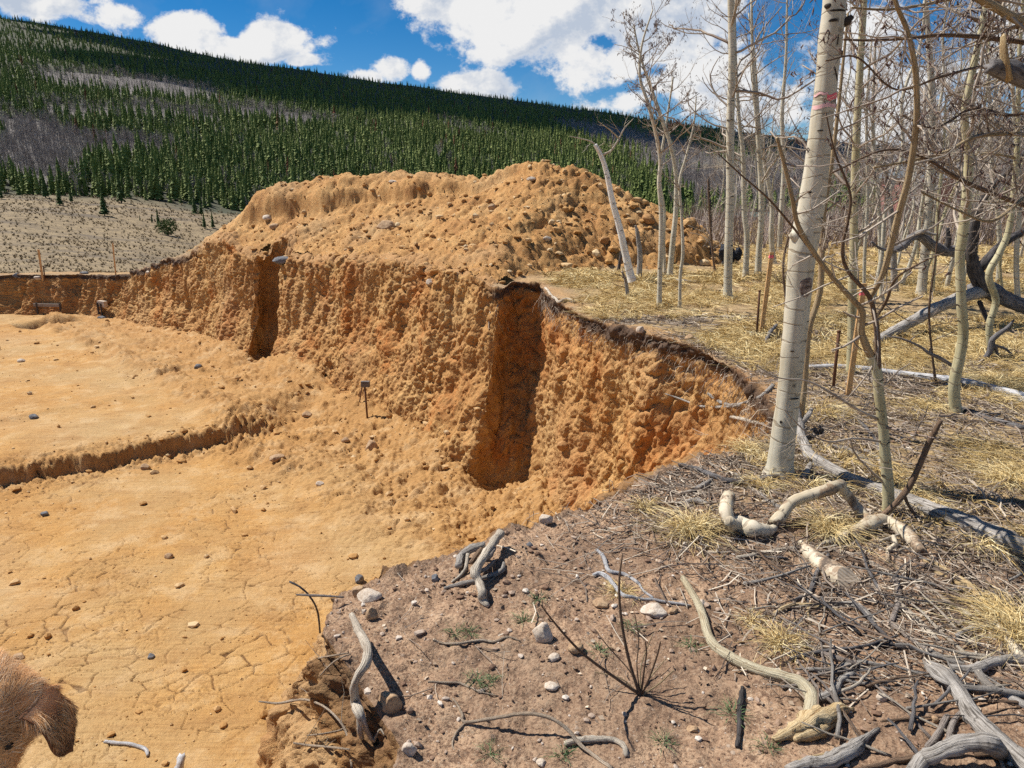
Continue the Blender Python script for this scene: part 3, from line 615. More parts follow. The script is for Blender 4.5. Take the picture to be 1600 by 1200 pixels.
    V = P; i0 = np.arange(nr - 1)[:, None] * nc; j = np.arange(nc - 1)[None, :]
    Q = np.stack([i0 + j, i0 + j + 1, i0 + nc + j + 1, i0 + nc + j], -1).reshape(-1, 4)
    return V, Q, dict(humus=hum, pale=pale * (hum < .3), top=plateau, orange=mo), nr, nc, nI
def ground_mask(x, y):
    P = np.stack([x, y, 0 * x], -1); n = noise3(P, 1.1, 61) * .5 + noise3(P, 4.0, 62) * .35
    far = sstep(0.0, 0.8, (x - 1.15) * 1.0 + (y - 3.1) * 0.9 + n * 1.1 - .75)
    g = far * (0.6 + .4 * sstep(-.3, .4, n)) * (1 - 0.7 * sstep(.35, 0.0, dlip_cache(x, y)))
    return np.clip(g, 0, 1)
def dlip_cache(x, y): return segdist(x, y, ST[:, :2])
def make_ground():
    ys = [1.1]
    while ys[-1] < 36:
        y = ys[-1]; dy = max(.0105, min(y * y * .0010, .048)) if y < 20.5 else min(.05 + (y - 20.5) * .02, .35)
        ys.append(y + dy)
    ys = np.array(ys); t = np.concatenate([np.linspace(-1.6, -.86, 90, endpoint=False), np.linspace(-.86, .84, 860), np.linspace(.85, 1.4, 110)])
    Yg, Tg = np.meshgrid(ys, t, indexing='ij'); Xg = Tg * (Yg + .45)
    x = Xg.ravel(); y = Yg.ravel()
    z, mo = GH(x, y); P = np.stack([x, y, z], -1)
    dl = segdist(x, y, ST[:, :2]); ins = inside(x, y, POLY); keep = (~ins) & (dl > 0.20)
    nr, nc = Xg.shape
    i0 = np.arange(nr - 1)[:, None] * nc; j = np.arange(nc - 1)[None, :]
    Q = np.stack([i0 + j, i0 + j + 1, i0 + nc + j + 1, i0 + nc + j], -1).reshape(-1, 4)
    Q = Q[keep[Q].all(1)]
    used = np.zeros(len(x), bool); used[Q.ravel()] = True; idx = np.cumsum(used) - 1; Q = idx[Q]; P = P[used]; mo = mo[used]; dl = dl[used]
    x, y = P[:, 0], P[:, 1]
    d = D3(P); near = y < 21
    moA = sstep(.15, .8, mo); PW = P + .06 * np.stack([noise3(P, 6, 191), noise3(P, 6, 192), noise3(P, 6, 193)], -1); w, hid = worley3(PW, 5.5); w2, hid2 = worley3(PW, 14, 9)
    clod = ((0.5 - w) * 0.07 * (hid > 0.86) + (0.5 - w2) * 0.022 * (hid2 > 0.7)) * (.5 + sstep(-.4, .4, noise3(P, .8, 154)))
    # a rough tumbled zone at the near right foot of the heap
    z3 = sstep(-.5, 1.2, x) * sstep(11.5, 13, y)
    nbk = .5 * np.exp(-dl / .3) * (1 - sstep(4, 5, y))
    P = P + np.stack([0 * x, 0 * x, d * (0.30 + nbk + 0.75 * moA) + moA * clod * (0.9 + .7 * z3) + (1 - moA) * 0.02 * np.maximum(0, noise3(P, 13, 63))], -1)
    g = ground_mask(x, y) * (1 - moA)
    n = noise3(P, 2.2, 64)
    near_wall = (1 - sstep(.15, .55, dl)) * (y < 13) * (y > 3.6)
    orange = np.clip(np.maximum(moA, np.maximum(.55 * (y > 5) * near_wall, 0.35 * (1 - sstep(.3, 1.2, mo * 0 + np.abs(y - 12.6))) * (x < 3) * (x > 0)) * sstep(-.4, .3, n)), 0, 1)
    hum = 0.35 * (1 - sstep(-.1, .35, n + noise3(P, 6, 65) * .5)) * (1 - moA) * (1 - g * .5)
    left = sstep(-12.5, -14, x) * (1 - moA); orange = np.maximum(orange, left * 0.5 * (y < 32)); g = np.maximum(g, left * .5)
    att = dict(grassy=g, orange=orange * 1.0, humus=hum)
    isM = moA[Q].mean(1) > .5
    return P, Q, att, isM
V, Q, att, nr, nc, nI = wall_sheet()
rows_ = np.arange(len(Q)) // (nc - 1)
top = rows_ < nI - 1
def sub(V, Q, att):
    u = np.zeros(len(V), bool); u[Q.ravel()] = True; ix = np.cumsum(u) - 1
    return V[u], ix[Q], {k: a[u] for k, a in att.items()}
v_, q_, a_ = sub(V, Q[~top], att); del a_['top'], a_['orange']
pit_wall = build('pit_wall', v_, q_, mats=(M['wall'],), attrs=a_); tag(pit_wall, kind='structure')
v_, q_, a_ = sub(V, Q[top], att)
ga = ground_mask(v_[:, 0], v_[:, 1]); dl_ = segdist(v_[:, 0], v_[:, 1], ST[:, :2])
nn_ = noise3(v_, 2.2, 64)
oo = np.maximum(sstep(.15, .8, a_['orange']), .55 * (v_[:, 1] > 5) * (v_[:, 1] < 13) * sstep(-.4, .3, nn_))
lip = build('ground_edge', v_, q_, mats=(M['ground'],), attrs=dict(grassy=ga * (1 - sstep(.15, .8, a_['orange'])), orange=oo, humus=a_['humus'] * .6)); tag(lip, kind='structure')
P_, Q_, at_, isM = make_ground()
v_, q_, a_ = sub(P_, Q_[~isM], at_)
ground = build('ground', v_, q_, mats=(M['ground'],), attrs=a_); tag(ground, kind='structure')
v_, q_, a_ = sub(P_, Q_[isM], at_)
mound = build('spoil_mound', v_, q_, mats=(M['mound'],), attrs=dict(humus=0 * a_['humus'], pale=0.5 * sstep(0.0, .6, noise3(v_, .7, 66))))
tag(mound, 'huge heap of orange excavated dirt rising behind the pit wall', 'dirt mound')
# behind and beside the camera
xs = np.linspace(-40, 40, 161); ys2 = np.linspace(-25, 1.3, 60); Xg, Yg = np.meshgrid(xs, ys2); x, y = Xg.ravel(), Yg.ravel(); z, _ = GH(x, y, False)
i0 = np.arange(59)[:, None] * 161; j = np.arange(160)[None, :]; Qb = np.stack([i0 + j, i0 + j + 1, i0 + 162 + j, i0 + 161 + j], -1).reshape(-1, 4)
kb = (~inside(x, y, POLY)) | (segdist(x, y, ST[:, :2]) < .3); Qb = Qb[kb[Qb].all(1)]
g2 = build('ground_behind', np.stack([x, y, z - .03], -1), Qb, mats=(M['ground'],), attrs=dict(grassy=0 * x + .4, orange=0 * x, humus=0 * x)); g2['kind'] = 'structure'
# ---- pit floor
def make_floor():
    ys = [2.2]
    while ys[-1] < 27.5:
        y = ys[-1]; ys.append(y + max(.0125, y * y * .00026))
    ys = np.array(ys); t = np.linspace(-1.02, .30, 640)
    Yg, Tg = np.meshgrid(ys, t, indexing='ij'); x = (Tg * Yg).ravel(); y = Yg.ravel()
    z, rough = FH(x, y); P = np.stack([x, y, z], -1)
    n = noise3(P, .45, 71); wob = .07 * noise3(P, 2.5, 76) + .022 * noise3(P, 10, 176); wob2 = .07 * noise3(P, 2.5, 77) + .022 * noise3(P, 10, 177)
    cz = (1 - rough) * sstep(-.55, .0, n + .35 * (y < 8.5)) * (1 - sstep(10, 12.5, y))
    # mud cracks: cells stretched along one direction
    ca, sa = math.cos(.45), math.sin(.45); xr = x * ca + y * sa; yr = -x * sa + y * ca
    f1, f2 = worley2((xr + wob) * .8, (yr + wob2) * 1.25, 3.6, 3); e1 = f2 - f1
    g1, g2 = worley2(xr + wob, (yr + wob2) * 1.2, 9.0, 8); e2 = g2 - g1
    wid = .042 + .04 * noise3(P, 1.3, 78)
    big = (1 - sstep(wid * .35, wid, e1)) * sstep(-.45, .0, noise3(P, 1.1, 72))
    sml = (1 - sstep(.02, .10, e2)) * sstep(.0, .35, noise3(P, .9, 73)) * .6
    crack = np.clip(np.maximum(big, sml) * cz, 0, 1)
    z2 = P[:, 2] - crack * .020 + (1 - rough) * (.004 * noise3(P, 12, 74) + .003 * noise3(P, 30, 75))
    w, hid = worley3(P, 5.0); w2, h2 = worley3(P, 13, 9)
    bz = np.exp(-((segdist(x, y, AB) - 2.3 + .5 * noise3(P, .6, 173)) / .35) ** 2) * sstep(9.5, 11.5, y) * (x < -1.5); rough2 = np.clip(rough + .8 * bz, 0, 1.2)
    z2 = z2 + rough2 * (.85 * D3(P) + (.5 - w) * .18 * (hid > .66) + (.5 - w2) * .09 * (h2 > .4)) + bz * .10 * (.5 + noise3(P, 2.0, 174)); rough = np.clip(rough2, 0, 1)
    rg = sstep(0, .5, noise3(P, .6, 79)) * sstep(7, 10, y) * .5
    z2 = z2 + rg * (.5 - w2) * .03 * (h2 > .6)
    dl = (x - LEDGE0[0]) * LEDN[0] + (y - LEDGE0[1]) * LEDN[1]
    ld_ = np.exp(-(dl / .45) ** 2) * (x < -4.4); z2 = z2 + ld_ * (.7 * D3(P) + (.5 - w2) * .12 * (h2 > .3) + (.5 - w) * .16 * (hid > .6))
    P[:, 2] = z2
    tk = sstep(.1, .6, n)
    nr, nc = Yg.shape; i0 = np.arange(nr - 1)[:, None] * nc; j = np.arange(nc - 1)[None, :]
    Q = np.stack([i0 + j, i0 + j + 1, i0 + nc + j + 1, i0 + nc + j], -1).reshape(-1, 4)
    ins = inside(x, y, POLY); dd = segdist(x, y, ST[:, 2:]); keep = ins | (dd < .25); Q = Q[keep[Q].all(1)]
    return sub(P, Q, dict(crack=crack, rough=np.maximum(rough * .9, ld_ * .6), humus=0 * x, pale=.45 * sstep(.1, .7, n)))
v_, q_, a_ = make_floor()
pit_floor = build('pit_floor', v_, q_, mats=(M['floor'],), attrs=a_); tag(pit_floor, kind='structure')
fl2 = build('pit_floor_side', [(-48, -4, FZ - .06), (-2.2, -4, FZ - .06), (-2.2, 2.5, FZ - .06), (-6, 5, FZ - .06), (-30, 26, FZ - .1), (-48, 26, FZ - .1)], T=[[0, 1, 2], [0, 2, 3], [0, 3, 4], [0, 4, 5]],
            mats=(M['floor'],), attrs=dict(crack=[0] * 6, rough=[0] * 6, humus=[0] * 6, pale=[0.2] * 6)); fl2['kind'] = 'structure'
# ---- valley and hillside
def wood_masks(x, y, z):
    """forest / bare-aspen cover of the hillside, as laid out on the slope"""
    u, v = proj(x, y, z); P = np.stack([x, y, 0 * x], -1); n = noise3(P, .02, 81) * 16 + noise3(P, .006, 82) * 10; v = v + n * .45; u = u + n * 2
    def el(cu, cv, a, b, rot=0): 
        du, dv = u - cu, v - cv - rot * (u - cu); return 1 - sstep(.7, 1.15, np.sqrt((du / a) ** 2 + (dv / b) ** 2))
    g = 0 * x
    for e in [(190, 132, 160, 15, .10), (120, 172, 90, 9, .05), (270, 178, 75, 7, .1), (430, 182, 110, 8, .12), (70, 245, 95, 45, 0), (200, 235, 70, 14, 0), (30, 200, 60, 16, 0), (1000, 222, 130, 16, .2), (1090, 262, 110, 24, .1), (1170, 290, 150, 45, 0), (1350, 250, 160, 40, 0), (1560, 260, 190, 70, 0), (735, 205, 30, 5, .3), (690, 190, 20, 3, .3)]:
        g = np.maximum(g, el(*e))
    return u, v, g
def make_far():
    ys = np.concatenate([np.linspace(27, 60, 60, endpoint=False), np.geomspace(60, 1700, 210)]); t = np.linspace(-2.2, 2.2, 420)
    Yg, Tg = np.meshgrid(ys, t, indexing='ij'); x = (Tg * Yg).ravel(); y = Yg.ravel(); z, _ = GH(x, y, False)
    covered = (y < 36) & (np.abs(x) < 1.3 * y); z = z - np.where(covered, .12 + .05 * (36 - y), 0)
    u, v, g = wood_masks(x, y, z)
    wood = sstep(-25, 6, y - YB + 14 * noise3(np.stack([x, y, z], -1), .03, 83))
    clearing = np.exp(-((u - 1115) / 28) ** 2 - ((v - 258) / 9) ** 2)
    nr, nc = Yg.shape; i0 = np.arange(nr - 1)[:, None] * nc; j = np.arange(nc - 1)[None, :]
    Q = np.stack([i0 + j, i0 + j + 1, i0 + nc + j + 1, i0 + nc + j], -1).reshape(-1, 4)
    o = build('hillside', np.stack([x, y, z], -1), Q, mats=(M['far'],), attrs=dict(wood=wood * (1 - clearing), grey=g * wood * (1 - clearing)))
    tag(o, kind='structure'); return o
hill = make_far()
# dirt road in the meadow
rp = spline([(-75, 66), (-52, 58), (-34, 50), (-22, 46), (-12, 46)], 60); rv = []
for k, (x, y) in enumerate(rp):
    tg = rp[min(k + 1, 59)] - rp[max(k - 1, 0)]; nrm = np.array([-tg[1], tg[0]]) / np.hypot(*tg)
    for s_ in (-1.7, -.6, .6, 1.7):
        q = np.array([x, y]) + nrm * s_; rv.append((q[0], q[1], GH(q[:1], q[1:], False)[0][0] + .12))
road = build('dirt_road', rv, [[4 * i + k, 4 * i + k + 1, 4 * i + 5 + k, 4 * i + 4 + k] for i in range(59) for k in range(3)], mats=(M['road'],)); tag(road, kind='structure')

# ------------------------------------------------------------ where a sight line meets the land
bpy.context.view_layer.update()
LAND = [ground, lip, pit_wall, mound, pit_floor, g2]
def hit(u, v, only=None):
    d = Vector(ray(u, v)).normalized(); best = None
    for o in (only or LAND):
        ok, p, nrm, _ = o.ray_cast(Vector((0, 0, ZC)), d)
        if ok and (best is None or (p - cam.location).length < (best - cam.location).length): best = p.copy()
    if best is None: best = Vector(at(u, v, 30))
    return np.array(best)
def drop(x, y, z0=8.0):
    best = None
    for o in LAND:
        ok, p, nrm, _ = o.ray_cast(Vector((x, y, z0)), Vector((0, 0, -1)))
        if ok and (best is None or p.z > best[0]): best = (p.z, nrm.copy())
    if best is None: return float(GH(np.array([x]), np.array([y]), False)[0][0]), Vector((0, 0, 1))
    return best

# ------------------------------------------------------------ conifers and bare trees of the valley
def conifer_mesh(seed, layers=11, pts=9, h=1.0, w=0.16, sub=2):
    """unit-height conifer: drooping ragged whorls of boughs round a thin stem"""
    r = np.random.default_rng(seed); V = []; T = []; U = []
    def tri(a, b, c): n = len(V); V.extend([a, b, c]); T.append([n, n + 1, n + 2])
    for L in range(layers):
        f = (L + .3) / layers; z = 0.10 + 0.88 * f; rad = w * (1 - f) ** 0.8 * r.uniform(.8, 1.15) + .010; a0 = r.uniform(0, 6.28)
        for k in range(pts):
            a = a0 + 6.283 * k / pts + r.uniform(-.25, .25); q = rad * r.uniform(.6, 1.2); dz = .5 / layers * r.uniform(.6, 1.5)
            ca, sa = math.cos(a), math.sin(a); tip = (ca * q, sa * q, z - dz * 1.3)
            wd = q * .42; mid = (ca * q * .55, sa * q * .55)
            for s in (-1, 1):
                tri((0, 0, z + .75 / layers), (mid[0] - s * sa * wd, mid[1] + s * ca * wd, z - dz * .5), tip)
            if sub > 1:
                for s in (-1, 1):
                    b = a + s * .35; tri((ca * q * .3, sa * q * .3, z + .1 / layers), (math.cos(b) * q * .8, math.sin(b) * q * .8, z - dz * 1.5 - .01), (math.cos(a) * q * .7, math.sin(a) * q * .7, z - dz * .4))
    tri((-.006, 0, .93), (.006, 0, .93), (0, 0, 1.02))
    return np.array(V), np.array(T)
def stem_tris(r0, h, k=4):
    V = [(r0 * math.cos(6.283 * i / k), r0 * math.sin(6.283 * i / k), -.03) for i in range(k)] + [(0, 0, h)]
    return np.array(V), np.array([[i, (i + 1) % k, k] for i in range(k)])
rg = np.random.default_rng(11)
hillz = lambda x, y: GH(np.asarray(x, float), np.asarray(y, float), False)[0]
near_protos = [conifer_mesh(100 + i, 10, 8, w=.15 + .025 * (i % 3)) for i in range(6)]
mid_protos = [conifer_mesh(200 + i, 7, 6, w=.19, sub=1) for i in range(5)]
far_protos = [conifer_mesh(300 + i, 4, 5, w=.22, sub=1) for i in range(5)]
# positions: jittered rows over the slope, thinning with distance
XS, YS = [], []
y = YB - 6
while y < YR + 60:
    step = 3.85 + (y - YB) * .0042
    n = int(1.95 * y / step * 1.0); x = (np.arange(n) + rg.random(n)) / n * 1.75 * y - .82 * y
    XS.append(x); YS.append(y + rg.normal(0, step * .5, n)); y += step * (1.0 + .35 * (y - YB) / 1000)
XS = np.concatenate(XS); YS = np.concatenate(YS); ZS = hillz(XS, YS)
U_, V_, G_ = wood_masks(XS, YS, ZS)
P_ = np.stack([XS, YS, ZS], -1)
clear_ = np.exp(-((U_ - 1115) / 30) ** 2 - ((V_ - 258) / 10) ** 2) > .4
rnd = rg.random(len(XS)); isG = (rnd < G_ * .97) | ((rnd > .93) & (YS < 500))
edge = YS > YB + 10 * noise3(P_, .03, 83) - 2
ok = edge & ~clear_ & (U_ > -120) & (U_ < 1720)
con = ok & ~isG & ~((U_ > 1150) & (rnd < .6)); gre = ok & isG
hid_mound = (U_ > 420) & (U_ < 1000) & (V_ > 300)
ci = np.where(con)[0]; ci = ci[np.argsort(YS[ci])]
H_ = np.clip(rg.normal(8.6, 2.5, len(XS)), 3.5, 16) * np.where(YS < YB + 25, .85, 1.0) * np.interp(YS, [500, 1100], [1, .66])
def merge(name, idx, protos, colfn, mats, scale_w=1.0, flip=False):
    Vs, Ts, As = [], [], []; n = 0
    pick = rg.integers(0, len(protos), len(idx))
    for p, (pv, pt) in enumerate(protos):
        I = idx[pick == p]
        if not len(I): continue
        a = rg.random(len(I)) * 6.283; h = H_[I]; wv = h * rg.uniform(.8, 1.25, len(I)) * scale_w
        c, s = np.cos(a), np.sin(a)
        x = (pv[None, :, 0] * c[:, None] - pv[None, :, 1] * s[:, None]) * wv[:, None] + XS[I, None]
        yy = (pv[None, :, 0] * s[:, None] + pv[None, :, 1] * c[:, None]) * wv[:, None] + YS[I, None]
        z = pv[None, :, 2] * h[:, None] + ZS[I, None] - .3
        Vs.append(np.stack([x, yy, z], -1).reshape(-1, 3)); m = len(pv)
        Ts.append((pt[None] + (np.arange(len(I)) * m)[:, None, None]).reshape(-1, 3) + n); n += len(I) * m
        As.append(np.repeat(rg.random(len(I)), m))
    return build(name, np.concatenate(Vs), None, np.concatenate(Ts), mats=mats, attrs=dict(rnd=np.concatenate(As)), smooth=False)
vis = ci[~hid_mound[ci]]; hidn = ci[hid_mound[ci]]
solo = vis[(U_[vis] > 0) & (U_[vis] < 1060)][:285]
rest = np.setdiff1d(ci, solo)
nr_ = rest[YS[rest] < 430]; md_ = rest[(YS[rest] >= 430) & (YS[rest] < 720)]; fr_ = rest[YS[rest] >= 720]
fo = merge('conifer_forest', nr_, near_protos, None, (M['needle'],)); tag(fo, 'dark conifers packed up the lower slope of the mountain', 'forest', kind='stuff')
fo = merge('conifer_forest', md_, mid_protos, None, (M['needle'],)); tag(fo, 'conifers covering the middle of the mountain slope', 'forest', kind='stuff')
fo = merge('conifer_forest', fr_, far_protos, None, (M['needle'],), 1.1); tag(fo, 'far conifers covering the mountain up to its skyline', 'forest', kind='stuff')
# bare aspens on the slope: thin stems with a haze of upswept twigs
def bare_mesh(seed, n=16):
    r = np.random.default_rng(seed); V = []; T = []
    def blade(a, b, w):
        a = np.array(a); b = np.array(b); s = np.array([w, 0, 0]); t = np.array([0, w, 0]); k = len(V)
        V.extend([a - s, a + s, b]); T.append([k, k + 1, k + 2]); k += 3; V.extend([a - t, a + t, b]); T.append([k, k + 1, k + 2])
    blade((0, 0, 0), (r.normal(0, .02), r.normal(0, .02), .95), .011)
    for i in range(n):
        z = r.uniform(.3, .85); a = r.uniform(0, 6.28); L = r.uniform(.1, .26)
        p = (math.cos(a) * L * .6, math.sin(a) * L * .6, z + L); blade((0, 0, z), p, .006)
        for k in range(2):
            b = a + r.uniform(-1, 1); q = (p[0] * .6 + math.cos(b) * L * .5, p[1] * .6 + math.sin(b) * L * .5, z + L * .7 + r.uniform(0, .1)); blade((p[0] * .5, p[1] * .5, z + L * .5), q, .005)
    return np.array(V), np.array(T)
bp = [bare_mesh(400 + i) for i in range(6)]; bpf = [bare_mesh(420 + i, 6) for i in range(4)]
gi = np.where(gre)[0]
# denser stands of the bare trees
extra = np.repeat(gi, 2); k0 = len(XS)
XS = np.concatenate([XS, XS[extra] + rg.normal(0, 2.6, len(extra))]); YS = np.concatenate([YS, YS[extra] + rg.normal(0, 2.6, len(extra))]); H_ = np.concatenate([H_, H_[extra]]) ; ZS = np.concatenate([ZS, hillz(XS[k0:], YS[k0:])])
H_[gi] *= .85; H_[k0:] *= .8
gi = np.concatenate([gi, np.arange(k0, len(XS))])
fo = merge('bare_forest', gi[YS[gi] < 480], bp, None, (M['greytree'],)); tag(fo, 'leafless grey aspens among the conifers low on the mountain', 'forest', kind='stuff')
fo = merge('bare_forest', gi[YS[gi] >= 480], bpf, None, (M['greytree'],), 1.5); tag(fo, 'leafless grey aspen stands in bands across the mountain', 'forest', kind='stuff')
# the front ranks one by one
cm = []
for i, (pv, pt) in enumerate(near_protos):
    sv, st_ = stem_tris(.011, .9); 
    me = build('conifer', np.concatenate([pv, sv]), None, np.concatenate([pt, st_ + len(pv)]), mats=(M['needle'], M['ctrunk']), mi=[0] * len(pt) + [1] * len(st_), smooth=False)
    cm.append(me.data); bpy.data.objects.remove(me)
for c_, me in enumerate(cm):
    at_ = me.attributes.new('rnd', 'FLOAT', 'POINT'); at_.data.foreach_set('value', np.full(len(me.vertices), [.25, .5, .7, .85, .4, .6][c_], np.float32))
for I in solo:
    o = bpy.data.objects.new('conifer', cm[rg.integers(0, 6)]); C.objects.link(o); o.location = (XS[I], YS[I], ZS[I] - .3); h = H_[I]
    o.scale = (h * rg.uniform(.9, 1.2), h * rg.uniform(.9, 1.2), h); o.rotation_euler = (0, 0, rg.uniform(0, 6.28))
    tag(o, 'dark green conifer in the dense front ranks of the forest', 'conifer', 'conifers along the forest edge')
# the small conifers out on the meadow, each its own
def meadow_tree(u, vb, hpx, label, bushy=1.0, seed=0, Yg=None):
    p = hit_far(u, vb) if Yg is None else at(u, vb, Yg)
    h = hpx * pxm(p); root = empty('small_conifer', tuple(p)); tag(root, label, 'conifer')
    pv, pt = conifer_mesh(500 + seed, 12, 10, w=.17 * bushy); pv = pv * [h, h, h]
    cr = build('crown', pv, None, pt, mats=(M['conifer'],), smooth=False, parent=root)
    sv, st_ = stem_tris(.025 * h, .8 * h); build('trunk', sv, None, st_, mats=(M['ctrunk'],), parent=root); return root
def hit_far(u, v):
    d = ray(u, v); ys = np.concatenate([np.linspace(20, 60, 80), np.geomspace(60, 1500, 500)]); P = d[None, :] * (ys / d[1])[:, None] + [0, 0, ZC]
    z = hillz(P[:, 0], P[:, 1]); b = np.where(P[:, 2] < z)[0]
    return P[b[0]] * [1, 1, 0] + [0, 0, z[b[0]]] if len(b) else at(u, v, 260)
MT = [(72, 310, 44, 'tall thin conifer standing at the meadow edge, nearest the picture corner of the forest', .8), (94, 321, 30, 'short round conifer second from the meadow corner', 1.2), (112, 316, 24, 'smallest conifer beside the short round one on the meadow', 1.0),
      (164, 338, 40, 'broad cone-shaped conifer standing alone at the meadow edge', 1.3), (190, 318, 50, 'tall conifer behind the lone broad one at the meadow edge', 1.0), (219, 345, 10, 'tiny conifer seedling on the open meadow, leftmost of three', .9),
      (238, 348, 14, 'tiny conifer seedling on the meadow beside the dark round bush', .9), (320, 357, 26, 'slim young conifer left of its twin near the dirt heap', .9), (333, 357, 26, 'slim young conifer right of its twin near the dirt heap', .9),
      (248, 352, 26, 'ragged young conifer growing behind the dark round bush', .8), (3, 312, 22, 'small conifer cut by the photo edge on the meadow', 1.0), (305, 336, 34, 'conifer at the forest foot above the slim twin conifers', 1.0), (315, 336, 26, 'lower conifer at the forest foot above the slim twins', 1.0)]
for i, (u, v, h, lab, bu) in enumerate(MT): meadow_tree(u, v, h, lab, bu, i)
def bush(u, v, hp, label):
    p = hit_far(u, v); h = hp * pxm(p); r = np.random.default_rng(9); n = 900; a = r.normal(size=(n, 3)); a /= np.linalg.norm(a, axis=1)[:, None]
    c = a * (r.random(n) ** .35)[:, None] * [h * .62, h * .55, h * .5] * (1 + .25 * noise3(a, 2, 4))[:, None] + [0, 0, h * .5]
    t1 = r.normal(size=(n, 3)) * h * .06; t2 = r.normal(size=(n, 3)) * h * .06; V = np.stack([c, c + t1, c + t2], 1).reshape(-1, 3)
    root = empty('round_bush', tuple(p)); tag(root, label, 'bush'); build('foliage', V, None, np.arange(3 * n).reshape(-1, 3), mats=(M['conifer'],), smooth=False, parent=root)
    sv, st_ = stem_tris(.05 * h, .6 * h); build('stem', sv, None, st_, mats=(M['ctrunk'],), parent=root)
bush(263, 368, 26, 'dark green round bush alone on the dry meadow')
# meadow grass clumps
n = 9000; yy = 30 + 225 * rg.random(n) ** 1.6; xx = (-.86 + rg.random(n) * .62) * yy; zz = hillz(xx, yy); s_ = .09 + .0026 * yy * rg.uniform(.4, 1.2, n)
k = 5; an = rg.random((n, k)) * 6.283; tipx = np.cos(an) * s_[:, None] * .8; tipy = np.sin(an) * s_[:, None] * .8
base = np.stack([xx, yy, zz], -1)[:, None, :]
w_ = np.stack([-np.sin(an), np.cos(an), 0 * an], -1) * (s_ * .28)[:, None, None]
tips = base + np.stack([tipx, tipy, s_[:, None] * rg.uniform(.5, 1.0, (n, k))], -1)
V = np.stack([base - w_, base + w_, tips], 2).reshape(-1, 3)
mg = build('meadow_grass', V, None, np.arange(len(V)).reshape(-1, 3), mats=(M['meadow_straw'],), attrs=dict(rnd=np.repeat(rg.random(n) * .8, k * 3)), smooth=False); tag(mg, 'dry tan grass clumps over the valley meadow', 'grass', kind='stuff')
# a cloud out of frame whose shade lies along the far ridge
def cloud(name, c, size, seed, label):
    r = np.random.default_rng(seed); Vs, Qs, n = [], [], 0
    for i in range(26):
        q = r.normal(size=3) * [.36, .36, .08]; rad = r.uniform(.16, .34)
        a = np.linspace(0, math.pi, 13); b = np.linspace(0, 2 * math.pi, 24, endpoint=False); Aa, Bb = np.meshgrid(a, b, indexing='ij')
        s = np.stack([np.sin(Aa) * np.cos(Bb), np.sin(Aa) * np.sin(Bb), np.cos(Aa) * .55], -1).reshape(-1, 3)
        s = (s * (rad * (1 + .3 * noise3(s + i, 2.2, 7)))[:, None] + q) * size + c
        i0 = np.arange(12)[:, None] * 24; j = np.arange(24)[None]; Qs.append(np.stack([i0 + j, i0 + 24 + j, i0 + 24 + (j + 1) % 24, i0 + (j + 1) % 24], -1).reshape(-1, 4) + n); Vs.append(s); n += len(s)
    o = build(name, np.concatenate(Vs), np.concatenate(Qs), mats=(M['cloud'],)); tag(o, label, 'cloud'); return o
M['cloud'] = mat('cloud_white', lambda N, M_, MX, RP: ((0.9, 0.9, 0.92), None))
def shade_cloud(u, v, Yw, size, seed, label, up=1500):
    p = np.array(at(u, v, Yw)); s = np.array(SUNV); cloud('cloud', p + s * (up / s[2]), np.array(size), seed, label)
shade_cloud(830, 158, 1280, (900, 420, 160), 1, 'white cumulus cloud high above the dark end of the ridge')
shade_cloud(1120, 185, 1200, (900, 500, 160), 2, 'white cumulus cloud high above the valley mouth')

# ------------------------------------------------------------ aspens
def rv3(r, s=1.0): return np.array([r.normal(), r.normal(), r.normal()]) * s
def twigs(mb, p, d, L, r0, depth, r, cat=None, k=4, up=.25, kink=.32, m=0):
    """one crooked branch and its side twigs"""
    n = max(3, int(L / (.11 if depth > 1 else .06))) ; n = min(n, 12); st = L / n; pts = [p.copy()]; dirs = []
    d = d / np.linalg.norm(d)
    for i in range(n):
        d = d + rv3(r, kink * .6) + np.array([0, 0, up * .35]); d /= np.linalg.norm(d); pts.append(pts[-1] + d * st); dirs.append(d)
    pts = np.array(pts); rad = np.linspace(r0, r0 * .45, n + 1)
    mb.tube(pts, rad, k if depth > 1 else 3, m, cap=depth > 1)
    if cat is not None and depth <= 1 and r.random() < cat[1]:
        for _ in range(r.integers(1, 3)):
            q = pts[-1 - r.integers(0, 2)]; Lc = r.uniform(.016, .034); cat[0].tube([q, q + [r.normal() * .006, r.normal() * .006, -Lc * .4], q + [r.normal() * .01, r.normal() * .01, -Lc]], [.0022, .0042, .0018], 4, 0)
    if depth > 0:
        nb = int(r.integers(2, 5) if depth > 1 else r.integers(2, 4))
        for j in range(nb):
            i = int(r.integers(max(1, n // 3), n)); a = dirs[i] + rv3(r, .75); a[2] += .15
            twigs(mb, pts[i], a, L * r.uniform(.32, .62), max(rad[i] * .55, .0011), depth - 1, r, cat, k, up, kink, m)
